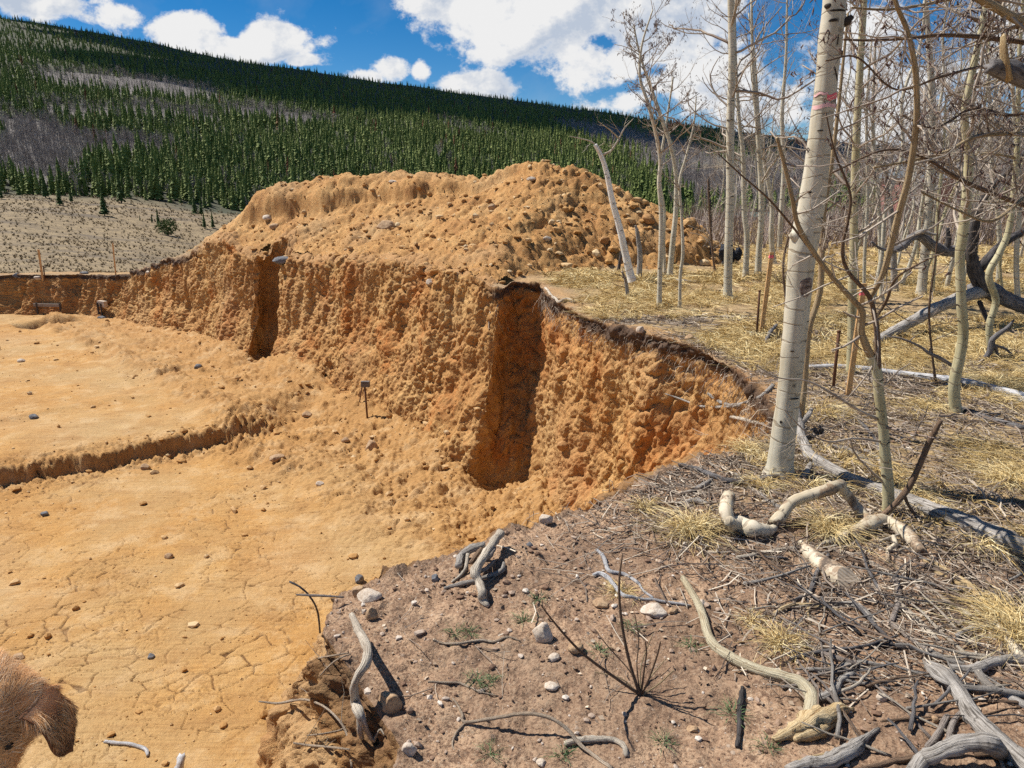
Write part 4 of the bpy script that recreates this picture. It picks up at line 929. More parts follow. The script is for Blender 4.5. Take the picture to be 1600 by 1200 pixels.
def bare_aspen(name, label, group, trunk, rad, seed, cat=0.25, nb=16, first=.30, L=(.5, 1.3), depth=3, barks='aspen', twig='twig', sides=10, parent_cat='aspen tree', spread=None, marks=0, hero=None, rough=.06, thin=1.0):
    """trunk: points in the world; rad: radii along them"""
    r = np.random.default_rng(seed); trunk = np.asarray(trunk, float); base = trunk[0].copy(); n = max(10, len(trunk) * 6)
    TP = spline(np.column_stack([trunk, rad]), n); P = TP[:, :3]; rr = np.maximum(TP[:, 3], .002)
    root = empty(name, tuple(base)); tag(root, label, parent_cat, group)
    P = P - base
    tb = MB(); rr2 = rr.copy(); rr2[0] *= 1.3; rr2[1] *= 1.08
    tb.tube(np.vstack([P[:1] - [0, 0, .12], P]), np.concatenate([[rr2[0] * 1.15], rr2]), sides, 0, rough=rough); 
    tb.build('trunk', M[barks], parent=root)
    Ls = np.concatenate([[0], np.cumsum(np.linalg.norm(np.diff(P, axis=0), axis=1))]); Lt = Ls[-1]
    mb = MB(); cb = MB() if cat else None
    tan = np.gradient(P, axis=0); tan /= np.linalg.norm(tan, axis=1)[:, None]
    for j in range(nb):
        f = first + (1 - first) * (j + r.random()) / nb; i = min(n - 1, int(np.searchsorted(Ls, f * Lt)))
        a = r.uniform(0, 6.283); el = r.uniform(.2, .9); d = np.array([math.cos(a), math.sin(a), el])
        if spread is not None: d[:2] += spread
        Lb = r.uniform(*L) * (1 - .45 * f); twigs(mb, P[i], d, Lb, min(rr[i] * .5, .004 + .011 * Lb) * thin, depth, r, (cb, cat) if cat else None)
    for hp, hr in (hero or []):
        q = spline(np.column_stack([np.asarray(hp) - base, hr]), len(hp) * 4); mb.tube(q[:, :3], q[:, 3], 6, 0, rough=.08)
        for i in range(2, len(q), 3):
            if r.random() < .7: twigs(mb, q[i, :3], rv3(r) + [0, 0, .3], r.uniform(.12, .4), max(q[i, 3] * .45, .0015), 1, r, (cb, cat) if cat else None)
    if mb.n: mb.build('branches', M[twig], parent=root)
    if cb is not None and cb.n: cb.build('catkins', M['catkin'], parent=root)['kind'] = 'stuff'
    if marks:
        kb = MB()
        for j in range(marks):
            f = r.uniform(.1, .95); i = int(np.searchsorted(Ls, f * Lt)); a = r.uniform(math.pi, 2 * math.pi); nrm = np.array([math.cos(a), math.sin(a), 0]); w = rr[i]
            t = np.linspace(-1, 1, 7); side = np.array([-nrm[1], nrm[0], 0]); c = P[i] + nrm * w * .93
            arc = [P[i] + (nrm * math.cos(x * .55) + side * math.sin(x * .55)) * w * 1.0 + [0, 0, -.012 * (abs(x))] for x in t]
            kb.tube(np.array(arc), (1 - np.abs(t) ** 2 * .85) * w * .10 + .0012, 5, 0)
        kb.build('bark_scar', M['knot'], parent=root)
    return root
def px_line(pts, Y0, Y1=None):
    """trunk polyline given where it shows, standing in the plane y = Y0 (leaning to y = Y1 at the top)"""
    Y1 = Y0 if Y1 is None else Y1; n = len(pts); return [at(u, v, Y0 + (Y1 - Y0) * i / (n - 1)) for i, (u, v, *_) in enumerate(pts)]
def px_rad(pts, P): return [w * .5 * pxm(p) for (_, _, w), p in zip(pts, P)]
def px_tree(label, pts, seed, lean=0, group=None, Yb=None, **k):
    b = hit(pts[0][0], pts[0][1], [ground, lip]) if Yb is None else at(pts[0][0], pts[0][1], Yb)
    P = px_line(pts, b[1], b[1] + lean); rad = [.87 * q_ for q_ in px_rad(pts, P)]; return bare_aspen('aspen', label, group, P, rad, seed, **k), P
# the big trunk
T1, T1P = px_tree('thick pale aspen trunk with two pink bands around it, largest tree in the picture', [(1217, 742, 46), (1224, 680, 42), (1232, 620, 40), (1239, 550, 41), (1246, 480, 43), (1251, 420, 46), (1255, 385, 49), (1261, 355, 48), (1268, 320, 46), (1275, 270, 43), (1283, 200, 40), (1292, 120, 38), (1298, 60, 41), (1304, 0, 40), (1309, -80, 38), (1316, -260, 34), (1330, -520, 26), (1340, -800, 14)], 1,
                  sides=40, marks=0, nb=14, first=.62, L=(.8, 1.6), cat=.4, barks='aspen', rough=.045)
b1 = T1P[0]
def t1_at(v):
    vs = [742, 680, 620, 550, 480, 420, 385, 355, 320, 270, 200, 120, 60, 0, -80]; us = [1217, 1224, 1232, 1239, 1246, 1251, 1255, 1261, 1268, 1275, 1283, 1292, 1298, 1304, 1309]; ws = [46, 42, 40, 41, 43, 46, 49, 48, 46, 43, 40, 38, 41, 40, 38]
    o = np.argsort(vs); u = np.interp(v, np.array(vs)[o], np.array(us)[o]); w = np.interp(v, np.array(vs)[o], np.array(ws)[o]); c = at(u, v, b1[1]); return c - b1, w * .5 * .87 * pxm(c)
def band(name, v0, v1, m, a0=-3.05, a1=-.05, off=1.015, wob=.15):
    rows = []; n = 28
    for f in np.linspace(0, 1, 4):
        row = []
        for j in range(n):
            a = a0 + (a1 - a0) * j / (n - 1); vv = v0 + (v1 - v0) * (.5 + (f - .5) * (1 - .5 * abs(math.sin(j * .7) * wob) - .35 * (j / n - .5) ** 2)) + 1.5 * math.sin(j * .35) - 3 * (j / n - .5)
            c, w = t1_at(vv); row.append(c + [math.cos(a) * w * off, math.sin(a) * w * off, 0])
        rows.append(row)
    V = np.array(rows).reshape(-1, 3); Q = [[i * n + j, i * n + j + 1, (i + 1) * n + j + 1, (i + 1) * n + j] for i in range(3) for j in range(n - 1)]
    build(name, V, Q, mats=(m,), parent=T1)
band('pink_band', 147, 157, M['pink'], -1.75, -.02, 1.03); band('pink_band', 163, 170, M['palepink'], -3.1, -.02, 1.025); band('pink_band', 146, 150, M['palepink'], -3.1, -1.7, 1.03)
band('dark_scuff', 157, 162, M['scar'], -1.4, -.1, 1.025)
def knot(v, a, w, h, out, m=M['knot'], name='knot', parent=T1, tilt=0.0):
    c, R_ = t1_at(v); nrm = np.array([math.cos(a), math.sin(a), 0]); side = np.array([-nrm[1], nrm[0], 0]); up = np.array([0, 0, 1.0]) + side * tilt
    Vs = []; nr_, nc_ = 6, 22
    for i in range(nr_):
        f = (i + 1) / nr_
        for j in range(nc_):
            t = 6.283 * j / nc_; x = math.cos(t) * w * f * (1 + .12 * math.sin(3 * t + v)); z = math.sin(t) * h * f * (1 + .1 * math.sin(2 * t + 1)); th = x / R_
            rr_ = R_ * 1.005 + out * (1 - f ** 2) + (.003 if .55 < f < .9 else 0)
            Vs.append(c + (nrm * math.cos(th) + side * math.sin(th)) * rr_ + up * z)
    c0 = c + nrm * (R_ + out); n0 = len(Vs); Vs.append(c0)
    Q = [[i * nc_ + j, i * nc_ + (j + 1) % nc_, (i + 1) * nc_ + (j + 1) % nc_, (i + 1) * nc_ + j] for i in range(nr_ - 1) for j in range(nc_)]; T = [[n0, j, (j + 1) % nc_] for j in range(nc_)]
    return build(name, Vs, Q, T, mats=(m,), parent=parent)
knot(446, -1.35, .040, .062, .004, M['scar'], 'bark_scar'); knot(446, -1.35, .030, .050, .007, M['scar'], 'bark_scar')
knot(398, -1.0, .030, .0055, .006); knot(618, -1.45, .034, .005, .004); knot(35, -1.9, .022, .009, .006); knot(12, -2.5, .018, .014, .012); knot(84, -.35, .014, .016, .008); knot(20, -1.5, .05, .006, .003)
knot(232, -.25, .012, .010, .006); knot(118, -1.1, .004, .04, .001, tilt=-.5); knot(65, -1.35, .003, .03, .001); knot(300, -2.2, .014, .006, .004); knot(545, -2.0, .012, .005, .004); knot(690, -1.2, .010, .005, .004); knot(205, -2.0, .016, .004, .003); knot(655, -2.3, .008, .010, .003); knot(340, -.9, .018, .004, .004); knot(500, -.8, .01, .004, .003)
# stub on the right near the top, swelling on the left where a limb died
sb = MB(); c, w = t1_at(38); sb.tube([c + [w * .6, -.02, 0], c + [w * 1.15, -.03, .012], c + [w * 1.45, -.035, .03]], [.026, .022, .012], 8, 0, rough=.3); sb.build('broken_stub', M['knot'], parent=T1)
sb = MB(); c, w = t1_at(366); sb.tube([c + [-w * .55, -.01, -.02], c + [-w * .95, -.015, 0], c + [-w * 1.25, -.015, -.012]], [.05, .034, .012], 10, 0, rough=.12); sb.build('swollen_knot', M['aspen'], parent=T1)
hb = MB()
def hero_branch(pts, Y0, Y1, base, mb=None, tw=None, dens=.8, seed=0, catm=None):
    P = px_line(pts, Y0, Y1); rad = px_rad(pts, P); q = spline(np.column_stack([P, rad]), len(pts) * 5); q[:, :3] -= base; (mb or hb).tube(q[:, :3], np.maximum(q[:, 3], .0012), 6, 0, rough=.08)
    r = np.random.default_rng(seed)
    for i in range(3, len(q) - 1, 2):
        if r.random() < dens:
            d = rv3(r) * [1, .6, 1]; twigs(tw or mb or hb, q[i, :3], d, r.uniform(.10, .42), max(q[i, 3] * .5, .0014), int(r.integers(0, 3)), r, catm)
# ---- the other trunks, told apart one by one
TREES = [
 ('tall straight pale aspen left of the pink-banded trunk, black scars up its stem', [(1137, 468, 15), (1138, 400, 15), (1141, 300, 14.5), (1141, 200, 14), (1144, 100, 13), (1142, 0, 12), (1138, -150, 9), (1130, -330, 4)], dict(nb=30, first=.32, L=(.8, 2.0), cat=.5, marks=12, sides=12)),
 ('slim aspen first right of the tall straight pale one', [(1165, 432, 10), (1167, 370, 10), (1163, 330, 9), (1161, 240, 8), (1155, 190, 7), (1150, 100, 5), (1148, 0, 3)], dict(nb=18, first=.35, L=(.6, 1.4), marks=6)),
 ('slim aspen second right of the tall straight pale one, touching its neighbour', [(1184, 430, 12), (1186, 390, 11), (1190, 320, 10), (1184, 200, 9), (1177, 120, 7), (1174, 0, 4)], dict(nb=22, first=.3, L=(.6, 1.5), marks=6)),
 ('curved slim aspen rising behind the orange survey stake', [(1209, 412, 9), (1205, 370, 9), (1206, 320, 8), (1196, 260, 8), (1186, 200, 7), (1180, 100, 4), (1170, 20, 3)], dict(nb=16, first=.35, L=(.5, 1.3), marks=5)),
 ('small aspen just left of the pink-banded trunk, base behind the stake top', [(1217, 390, 9), (1221, 330, 9), (1225, 260, 8), (1222, 180, 7), (1228, 90, 5), (1230, -10, 3)], dict(nb=18, first=.35, L=(.5, 1.3), marks=5)),
 ('green-tinged aspen standing behind the upright orange stake right of the banded trunk', [(1329, 585, 15), (1331, 520, 15), (1332, 440, 14.5), (1334, 380, 14), (1335, 300, 13.5), (1339, 200, 13), (1344, 100, 12), (1350, 0, 11), (1356, -150, 8)], dict(nb=24, first=.3, L=(.6, 1.5), marks=8, sides=12, barks='aspen_green')),
 ('crooked yellow-green aspen with forked top right of the sapling', [(1493, 644, 19), (1491, 600, 19), (1500, 555, 18), (1505, 520, 17), (1502, 470, 16), (1500, 400, 16), (1504, 370, 17), (1511, 300, 16), (1514, 240, 15), (1507, 180, 13), (1520, 110, 12), (1536, 30, 10), (1546, -60, 8), (1552, -200, 4)], dict(nb=26, first=.35, L=(.5, 1.3), marks=9, sides=12, barks='aspen_green')),
 ('kinked bending aspen among the charred limbs at the far side of the crooked one', [(1549, 560, 11), (1546, 510, 12), (1556, 470, 12), (1545, 430, 12), (1562, 395, 12), (1576, 360, 11), (1584, 300, 10), (1590, 220, 9), (1592, 100, 7), (1600, -20, 4)], dict(nb=18, first=.4, L=(.5, 1.2), marks=6, barks='aspen_green')),
 ('thick grey aspen with a raw reddish scar behind the tan sapling stem', [(1439, 460, 17), (1444, 410, 16), (1450, 340, 15), (1455, 270, 14), (1457, 180, 13), (1453, 90, 11), (1446, 0, 8)], dict(nb=18, first=.4, L=(.6, 1.4), marks=6, barks='aspen_far')),
 ('slender aspen between the two trunks at the charred log', [(1559, 448, 8), (1562, 380, 8), (1556, 300, 7), (1549, 240, 7), (1546, 140, 6), (1540, 20, 3)], dict(nb=14, first=.35, L=(.5, 1.2), marks=4)),
 ('short aspen stem in front of the dry grass, nearer than the thick grey one', [(1456, 462, 7), (1461, 400, 7), (1466, 320, 6), (1474, 240, 5), (1478, 150, 3)], dict(nb=10, first=.35, L=(.4, .9), marks=2, barks='aspen_green')),
 ('thin aspen leaning over the road side of the grey log', [(1378, 470, 8), (1376, 400, 8), (1372, 300, 7), (1364, 200, 6), (1368, 60, 4)], dict(nb=16, first=.35, L=(.5, 1.2), marks=3)),
 ('bare grey-black dead aspen beyond the forked sapling', [(1398, 455, 12), (1396, 400, 11), (1392, 330, 10), (1384, 270, 8), (1376, 230, 5)], dict(nb=5, first=.5, L=(.3, .7), cat=0, barks='grey_wood', twig='twig_grey')),
 ('thin aspen at the picture side behind the fallen dark limb', [(1590, 470, 9), (1588, 400, 9), (1594, 300, 8), (1586, 200, 7), (1580, 80, 5), (1575, -40, 3)], dict(nb=16, first=.3, L=(.5, 1.2), marks=4)),
 ('slender aspen hidden half behind the green-tinged trunk', [(1350, 470, 6), (1351, 400, 6), (1356, 300, 6), (1354, 180, 5), (1362, 60, 3)], dict(nb=12, first=.35, L=(.5, 1.1), marks=2)),
]
for i, (lab, pts, kw) in enumerate(TREES): px_tree(lab, pts, 20 + i, **kw)
# the clump on the left, in front of the heap
clump = [
 ('thin aspen with brown catkins, front stem of the clump before the dirt heap', [(1030, 480, 9), (1031, 430, 9), (1033, 380, 9), (1033, 330, 8), (1030, 285, 8), (1032, 250, 7), (1024, 205, 6.5), (1012, 160, 6), (1000, 120, 5), (1003, 70, 4), (1020, 15, 2.5)], dict(nb=16, first=.5, L=(.45, 1.1), cat=.9, marks=6)),
 ('second aspen of the clump before the heap, smooth curving stem', [(1046, 434, 10), (1051, 380, 10), (1056, 330, 9), (1056, 270, 8), (1046, 220, 7), (1032, 180, 7), (1018, 140, 6), (1000, 85, 4), (990, 40, 2.5)], dict(nb=18, first=.55, L=(.5, 1.3), cat=.9, marks=5)),
 ('thin kinked aspen sapling, right stem of the clump before the heap', [(1062, 480, 6), (1063, 430, 6), (1067, 395, 6), (1065, 340, 5), (1062, 285, 5), (1072, 245, 4), (1084, 195, 3), (1088, 150, 2)], dict(nb=11, first=.45, L=(.4, .9), cat=.15, marks=2)),
 ('thin dark stem in the middle of the clump before the heap', [(1039, 430, 6), (1037, 380, 6), (1038, 330, 5), (1030, 270, 5), (1040, 200, 4), (1052, 120, 3)], dict(nb=10, first=.45, L=(.4, 1.0), cat=.3, marks=2)),
]
for i, (lab, pts, kw) in enumerate(clump): px_tree(lab, pts, 50 + i, **kw)
bL = hit(988, 441, [ground, lip, mound]); PL = px_line([(988, 441, 13), (978, 400, 12.5), (968, 355, 11), (957, 315, 10), (948, 270, 9), (940, 245, 9), (930, 226, 8)], bL[1]); rL = [w * .5 * pxm(p) for w, p in zip((12.5, 11.5, 10, 9, 8, 7, 6), PL)]
lt = bare_aspen('dead_aspen', 'leaning dead white aspen snapped at the top, before the dirt heap', None, PL, rL, 60, nb=0, cat=0, barks='bleached_trunk', marks=9, parent_cat='dead tree',
    hero=[(px_line([(939, 243), (955, 235), (968, 215), (976, 200), (990, 185)], bL[1]), [.022, .018, .015, .011, .005]), (px_line([(941, 236), (925, 222), (905, 216), (890, 213)], bL[1]), [.016, .012, .008, .004]), (px_line([(966, 215), (952, 202), (935, 190)], bL[1], bL[1] - .4), [.014, .01, .005])], twig='pale_wood')
for lab, pts in [('burnt-looking broken sapling stub beside the leaning dead aspen', [(998, 436, 9), (1000, 400, 8), (996, 365, 6), (993, 352, 3)]), ('short grey stub poking up left of the clump on the lip', [(981, 465, 6), (978, 440, 5), (972, 424, 3)]), ('dark dead sapling on the shoulder of the dirt heap', [(1111, 396, 4), (1110, 330, 3.5), (1107, 280, 2.5)]), ('dark thin dead sapling behind the grey stub', [(966, 425, 5), (972, 380, 4), (962, 355, 2)])]:
    b = hit(pts[0][0], pts[0][1]); P = px_line(pts, b[1]); bare_aspen('dead_sapling', lab, None, P, px_rad(pts, P), len(lab), nb=5, first=.3, L=(.15, .5), depth=1, cat=0, barks='dark_wood' if 'dark' in lab else 'grey_wood', twig='brown_wood', parent_cat='dead sapling')
# forked sapling in front, tan limbs crossing the big trunk
bS = hit(1387, 806, [ground, lip]); Ys = bS[1]
SP = [(1387, 808, 18), (1388, 770, 17), (1384, 720, 16), (1380, 670, 15), (1374, 620, 15), (1370, 580, 15), (1360, 556, 14)]
PS = px_line(SP, Ys)
sap = bare_aspen('aspen_sapling', 'green-tan forked aspen sapling in front, its limbs crossing the banded trunk', None, PS, px_rad(SP, PS), 71, nb=3, first=.1, L=(.3, .6), depth=1, cat=0, barks='aspen_green', sides=14, marks=4, parent_cat='aspen sapling')
def limb(name, pts, y1, seed, m, dens=.7, catp=0.0):
    mb = MB(); tw = MB(); cb = MB(); hero_branch(pts, Ys, y1, PS[0], mb, tw, dens, seed, (cb, catp) if catp else None)
    l = mb.build(name, M[m], parent=sap)
    if tw.n: t_ = tw.build('twigs', M['twig'], parent=l)
    if cb.n: cb.build('catkins', M['catkin'], parent=l)['kind'] = 'stuff'
limb('limb', [(1362, 560, 13), (1346, 520, 11), (1347, 487, 10), (1330, 466, 9), (1300, 432, 8), (1272, 395, 8), (1247, 352, 7.5), (1238, 310, 7), (1224, 250, 6), (1214, 215, 5)], Ys - .35, 1, 'tan_stem', .6)
limb('limb', [(1371, 590, 11), (1371, 530, 9), (1366, 490, 8), (1356, 460, 7), (1326, 425, 6), (1316, 390, 5), (1326, 340, 4.5), (1328, 300, 4), (1305, 240, 3), (1290, 175, 2)], Ys - .25, 2, 'brown_wood', .6)
limb('limb', [(1358, 468, 7), (1378, 432, 9), (1392, 385, 10), (1404, 335, 10.5), (1420, 275, 10), (1432, 190, 9.5), (1430, 110, 8.5), (1418, 50, 7.5), (1400, 5, 6.5), (1385, -60, 5)], Ys - .5, 3, 'tan_stem', .75, .3)
limb('limb', [(1366, 500, 5), (1385, 470, 5), (1400, 435, 4), (1440, 410, 3), (1475, 395, 2)], Ys - .3, 4, 'brown_wood', .6)
limb('limb', [(1372, 655, 5), (1340, 640, 4.5), (1300, 615, 4), (1260, 595, 3), (1215, 590, 2.2), (1180, 570, 1.5)], Ys - .55, 5, 'twig', .35)
limb('limb', [(1378, 690, 4), (1335, 685, 3.5), (1295, 690, 3), (1260, 675, 2.4), (1225, 640, 1.6)], Ys - .45, 6, 'twig', .4)
limb('limb', [(1268, 392, 4), (1235, 350, 3.5), (1200, 310, 3), (1160, 275, 2.5), (1122, 240, 1.8)], Ys - .6, 7, 'brown_wood', .25)
# saplings behind the big trunk and right of it
for i, (lab, pts, kw) in enumerate([
 ('tan crooked sapling rising close behind the banded trunk', [(1250, 668, 10), (1257, 600, 11), (1260, 555, 11), (1265, 510, 11), (1281, 455, 11), (1284, 390, 11), (1287, 330, 10), (1300, 250, 8), (1312, 150, 6), (1325, 20, 4)], dict(nb=14, first=.4, L=(.3, .8), barks='tan_stem', cat=.2)),
 ('thin brown sapling with side twigs beside the white fallen log', [(1462, 598, 5), (1455, 540, 4), (1452, 480, 4), (1462, 400, 3), (1468, 320, 2.5)], dict(nb=10, first=.2, L=(.2, .6), depth=2, barks='brown_wood', cat=0)),
 ('thin dark sapling close to the tall straight pale aspen', [(1117, 425, 4), (1112, 380, 4), (1108, 330, 3), (1106, 280, 2)], dict(nb=14, first=.2, L=(.3, .8), depth=2, barks='brown_wood', cat=0)),
 ('twiggy sapling between the two orange stakes, before the dry grass', [(1226, 512, 5), (1228, 470, 5), (1224, 430, 4), (1226, 395, 4), (1240, 340, 2.5)], dict(nb=8, first=.3, L=(.2, .5), depth=2, barks='brown_wood', cat=0)),
]): px_tree(lab, pts, 90 + i, **kw)
# the tangle behind: slender aspens standing back from the rest
protos = []
for s_ in range(7):
    r = np.random.default_rng(600 + s_); hgt = r.uniform(5.5, 7.5); n = 9; P = [np.array([0, 0, 0.0])]
    for i in range(n): P.append(P[-1] + np.array([r.normal() * .10, r.normal() * .10, hgt / n]))
    w0 = r.uniform(.020, .040); rad = np.linspace(w0, .006, n + 1)
    o = bare_aspen('aspen', 'x', 'slender aspens in the tangle behind', P, rad, 700 + s_, nb=34, first=.18, L=(.6, 1.7), depth=3, cat=.15, marks=5, sides=7, barks=['aspen_far', 'aspen', 'aspen_green', 'grey_wood'][s_ % 4], twig=['twig', 'twig_grey'][s_ % 2])
    protos.append(o)
def copy_tree(o, parent=None):
    c = o.copy(); C.objects.link(c)
    if parent is not None: c.parent = parent
    for ch in list(o.children): copy_tree(ch, c)
    return c
r = np.random.default_rng(77); used = [False] * 7; cnt = 0
LBL = 'slender bare aspen lost in the tangle behind the nearer trunks'
while cnt < 80:
    y = 9.5 + 32 * r.random() ** 1.1; u = r.uniform(1085, 1760) if cnt % 4 else r.uniform(1330, 1720); x = utan(u, 330) * y
    if x < 1.5 + (y - 8) * .14 or (y < 13 and u < 1330) or (u < 1150 and y < 24): continue
    z = float(GH(np.array([x]), np.array([y]), False)[0][0]); k_ = int(r.integers(0, 7)); o = protos[k_]
    if used[k_]: o = copy_tree(o)
    used[k_] = True; o.location = (x, y, z - .03); o.rotation_euler = (r.normal() * .05, r.normal() * .06, r.uniform(0, 6.28)); s = r.uniform(.6, 1.05); o.scale = (s, s, s * r.uniform(.85, 1.1)); o['label'] = LBL; cnt += 1
# low bare scrub far behind the trunks
n = 3000; rs = np.random.default_rng(5); ys = 18 + 60 * rs.random(n) ** 1.2; us = rs.uniform(1060, 1900, n); xs = (us - 800) / FPX / .96 * ys; zs = GH(xs, ys, False)[0]; ok_ = (xs > 2.2 + (ys - 15) * .12)
xs, ys, zs = xs[ok_], ys[ok_], zs[ok_]; n = len(xs); kk = 9
hh = rs.uniform(.3, 1.2, (n, kk)); a = rs.random((n, kk)) * 6.283; ln = rs.uniform(.1, .6, (n, kk)); b = np.stack([xs, ys, zs], -1)[:, None, :] + rs.normal(0, .12, (n, kk, 3)) * [1, 1, 0]
tip = b + np.stack([np.cos(a) * ln, np.sin(a) * ln, hh], -1); w = .0055 + .0003 * ys[:, None, None]; wv = np.stack([np.cos(a + 1.57), np.sin(a + 1.57), 0 * a], -1) * w
V = np.stack([b - wv, b + wv, tip], 2).reshape(-1, 3); sc = build('scrub', V, None, np.arange(len(V)).reshape(-1, 3), mats=(M['scrub'],), attrs=dict(rnd=np.repeat(rs.random(n), kk * 3)), smooth=False)
tag(sc, 'thicket of bare reddish-brown scrub stems behind the aspens', 'thicket', kind='stuff')

# ------------------------------------------------------------ fallen wood, roots and sticks
bpy.context.view_layer.update()
GL = [ground, lip, pit_wall, mound]
def gpts(pts, lift=0.0, on=None, rest=.75):
    """points laid on the land under the given sight lines; a 4th value is height above it"""
    P, R_ = [], []
    H = [hit(q[0], q[1], on or GL) for q in pts]; i0 = min(range(len(H)), key=lambda i: H[i][1])
    for rng_i in (range(i0 + 1, len(H)), range(i0 - 1, -1, -1)):
        py = H[i0][1]
        for i in rng_i:
            if H[i][1] > py * 1.22 + .2: H[i] = at(pts[i][0], pts[i][1], py * 1.01)
            py = H[i][1]
    for q, h in zip(pts, H):
        u, v, w = q[:3]; e = q[3] if len(q) > 3 else 0.0; p = h; r_ = w * .5 * pxm(p); p = p + [0, 0, r_ * rest + e + lift]; P.append(p); R_.append(r_)
    # keep an elevated point on its own sight line
    for i, q in enumerate(pts):
        if len(q) > 3 and q[3] > 0:
            d = ray(q[0], q[1]); k = (P[i][2] - ZC) / d[2]; P[i] = d * k + np.array([0, 0, ZC]); R_[i] = q[2] * .5 * pxm(P[i])
    return np.array(P), np.array(R_)
def settle(q, r_, lift):
    """pull samples that sank into bumps back up onto the surface"""
    for i in range(len(q)):
        z = drop(q[i, 0], q[i, 1], 3.0)[0]
        if q[i, 2] < z + r_[i] * .35: q[i, 2] = z + r_[i] * .35
    return q
def wood(name, label, pts, m='grey_wood', cat='stick', rough=.16, sides=8, forks=(), part='fork', on=None, group=None, fit=True, tw=0, ends=None, flat=1.0):
    P, R_ = gpts(pts, on=on); base = P[0].copy(); nseg = max(6, len(pts) * 4)
    q = spline(np.column_stack([P, R_]), nseg); 
    if fit and on is None: q[:, :3] = settle(q[:, :3], q[:, 3], 0)
    if sides > 7: q[:, 3] *= 1 + .14 * noise3(np.column_stack([np.arange(len(q)) * .45 + pts[0][0], 0 * q[:, 0], 0 * q[:, 0]]), 1.0, 7)
    mb = MB(); mb.tube(q[:, :3] - base, np.maximum(q[:, 3], .0012), sides, 0, rough=rough * 1.5, flat=flat, jag=1.3)
    r = np.random.default_rng(int(abs(pts[0][0] * 7 + pts[0][1])))
    if not forks and not tw:
        o = mb.build(name, M[m]); o.location = tuple(base); tag(o, label, cat, group); return o
    root = empty(name, tuple(base)); tag(root, label, cat, group); mb.build('stem', M[m], parent=root)
    for f in forks:
        P2, R2 = gpts(f, on=on); q2 = spline(np.column_stack([P2, R2]), max(6, len(f) * 4)); b2 = MB(); b2.tube(q2[:, :3] - base, np.maximum(q2[:, 3], .0012), max(5, sides - 2), 0, rough=rough); b2.build(part, M[m], parent=root)
    if tw:
        b3 = MB()
        for _ in range(tw):
            i = r.integers(2, len(q) - 1); twigs(b3, q[i, :3] - base, rv3(r) * [1, 1, .5] + [0, 0, .3], r.uniform(.06, .2), max(q[i, 3] * .4, .0012), 0, r)
        b3.build('side_twigs', M[m], parent=root)
    return root
wood('curved_limb', 'long peeled pale stick curving in an S across the bare soil', [(1068, 908, 9), (1094, 955, 13), (1110, 1006, 15), (1138, 1030, 16), (1178, 1050, 17), (1222, 1063, 18), (1249, 1073, 20), (1266, 1092, 21), (1266, 1114, 21), (1259, 1130, 21)], 'tan_peeled', 'fallen limb', .06, 12)
wood('splintered_wood', 'yellow torn splinter of broken wood at the thick end of the S-shaped stick', [(1210, 1157, 8), (1236, 1150, 22), (1262, 1138, 30), (1290, 1124, 28), (1314, 1116, 18), (1332, 1111, 8)], 'yellow_wood', 'wood splinter', .5, 9, forks=[[(1240, 1158, 14), (1275, 1150, 20), (1300, 1136, 10), (1318, 1128, 4)]], part='splinter')
wood('grey_log', 'thick silver-grey fallen limb running out at the bottom corner', [(1452, 1046, 16), (1474, 1062, 24), (1495, 1087, 25), (1516, 1124, 27), (1543, 1154, 30), (1575, 1180, 32), (1640, 1235, 34)], 'grey_wood', 'fallen log', .14, 14)
wood('grey_log', 'arching grey limb hooked over the thick silver-grey one at the bottom corner', [(1420, 1225, 22), (1440, 1195, 24), (1462, 1178, 25, .03), (1492, 1165, 26, .05), (1520, 1160, 27, .06), (1545, 1162, 30, .05), (1556, 1170, 26, .02)], 'grey_wood', 'fallen limb', .14, 14)
wood('forked_limb', 'smooth grey forked stick reaching in above the thick silver-grey limb', [(1487, 1048, 13), (1510, 1052, 16), (1526, 1050, 17), (1549, 1041, 16), (1576, 1036, 16), (1600, 1038, 17), (1680, 1050, 18)], 'grey_wood', 'fallen limb', .08, 12, forks=[[(1526, 1052, 13), (1538, 1070, 13), (1560, 1084, 12), (1600, 1106, 13), (1660, 1130, 13)]])
wood('thin_stick', 'thin smooth grey stick lying across the thick silver-grey limb', [(1443, 1030, 5), (1448, 1044, 8), (1465, 1060, 9, .02), (1499, 1073, 9, .03), (1549, 1078, 10, .02), (1600, 1090, 11), (1660, 1102, 11)], 'grey_wood')
wood('thin_stick', 'light grey stick pointing at the forked stick from the litter', [(1446, 1016, 7), (1460, 1027, 12), (1480, 1036, 12), (1503, 1041, 9)], 'grey_wood')
wood('dark_stick', 'dark stick with a pale cut end just above the light grey one', [(1360, 1011, 9), (1385, 1012, 9), (1405, 1014, 9), (1425, 1017, 8), (1450, 1026, 7), (1480, 1040, 5)], 'dark_wood')
wood('brown_stick', 'straight grey-brown stick slanting below the tussock litter', [(1262, 1011, 7), (1280, 1021, 8), (1300, 1029, 9), (1323, 1036, 9), (1350, 1044, 6)], 'brown_grey')
wood('thin_stick', 'smooth grey stick with a bent tip, third up from the pale round stone', [(1266, 1048, 7), (1290, 1050, 9), (1312, 1045, 9), (1340, 1038, 8), (1352, 1037, 7), (1380, 1042, 5)], 'grey_wood')
wood('short_stick', 'short stout grey stub lying left of the pale round stone', [(1275, 1096, 13), (1290, 1092, 15), (1304, 1082, 14), (1313, 1066, 12), (1330, 1056, 10)], 'grey_wood', rough=.2)
wood('dark_stick', 'black charred stick standing slanted on the soil left of the S-shaped one', [(1152, 1168, 8), (1155, 1140, 9), (1155, 1115, 9), (1158, 1090, 8), (1160, 1076, 6)], 'dark_wood', rough=.3)
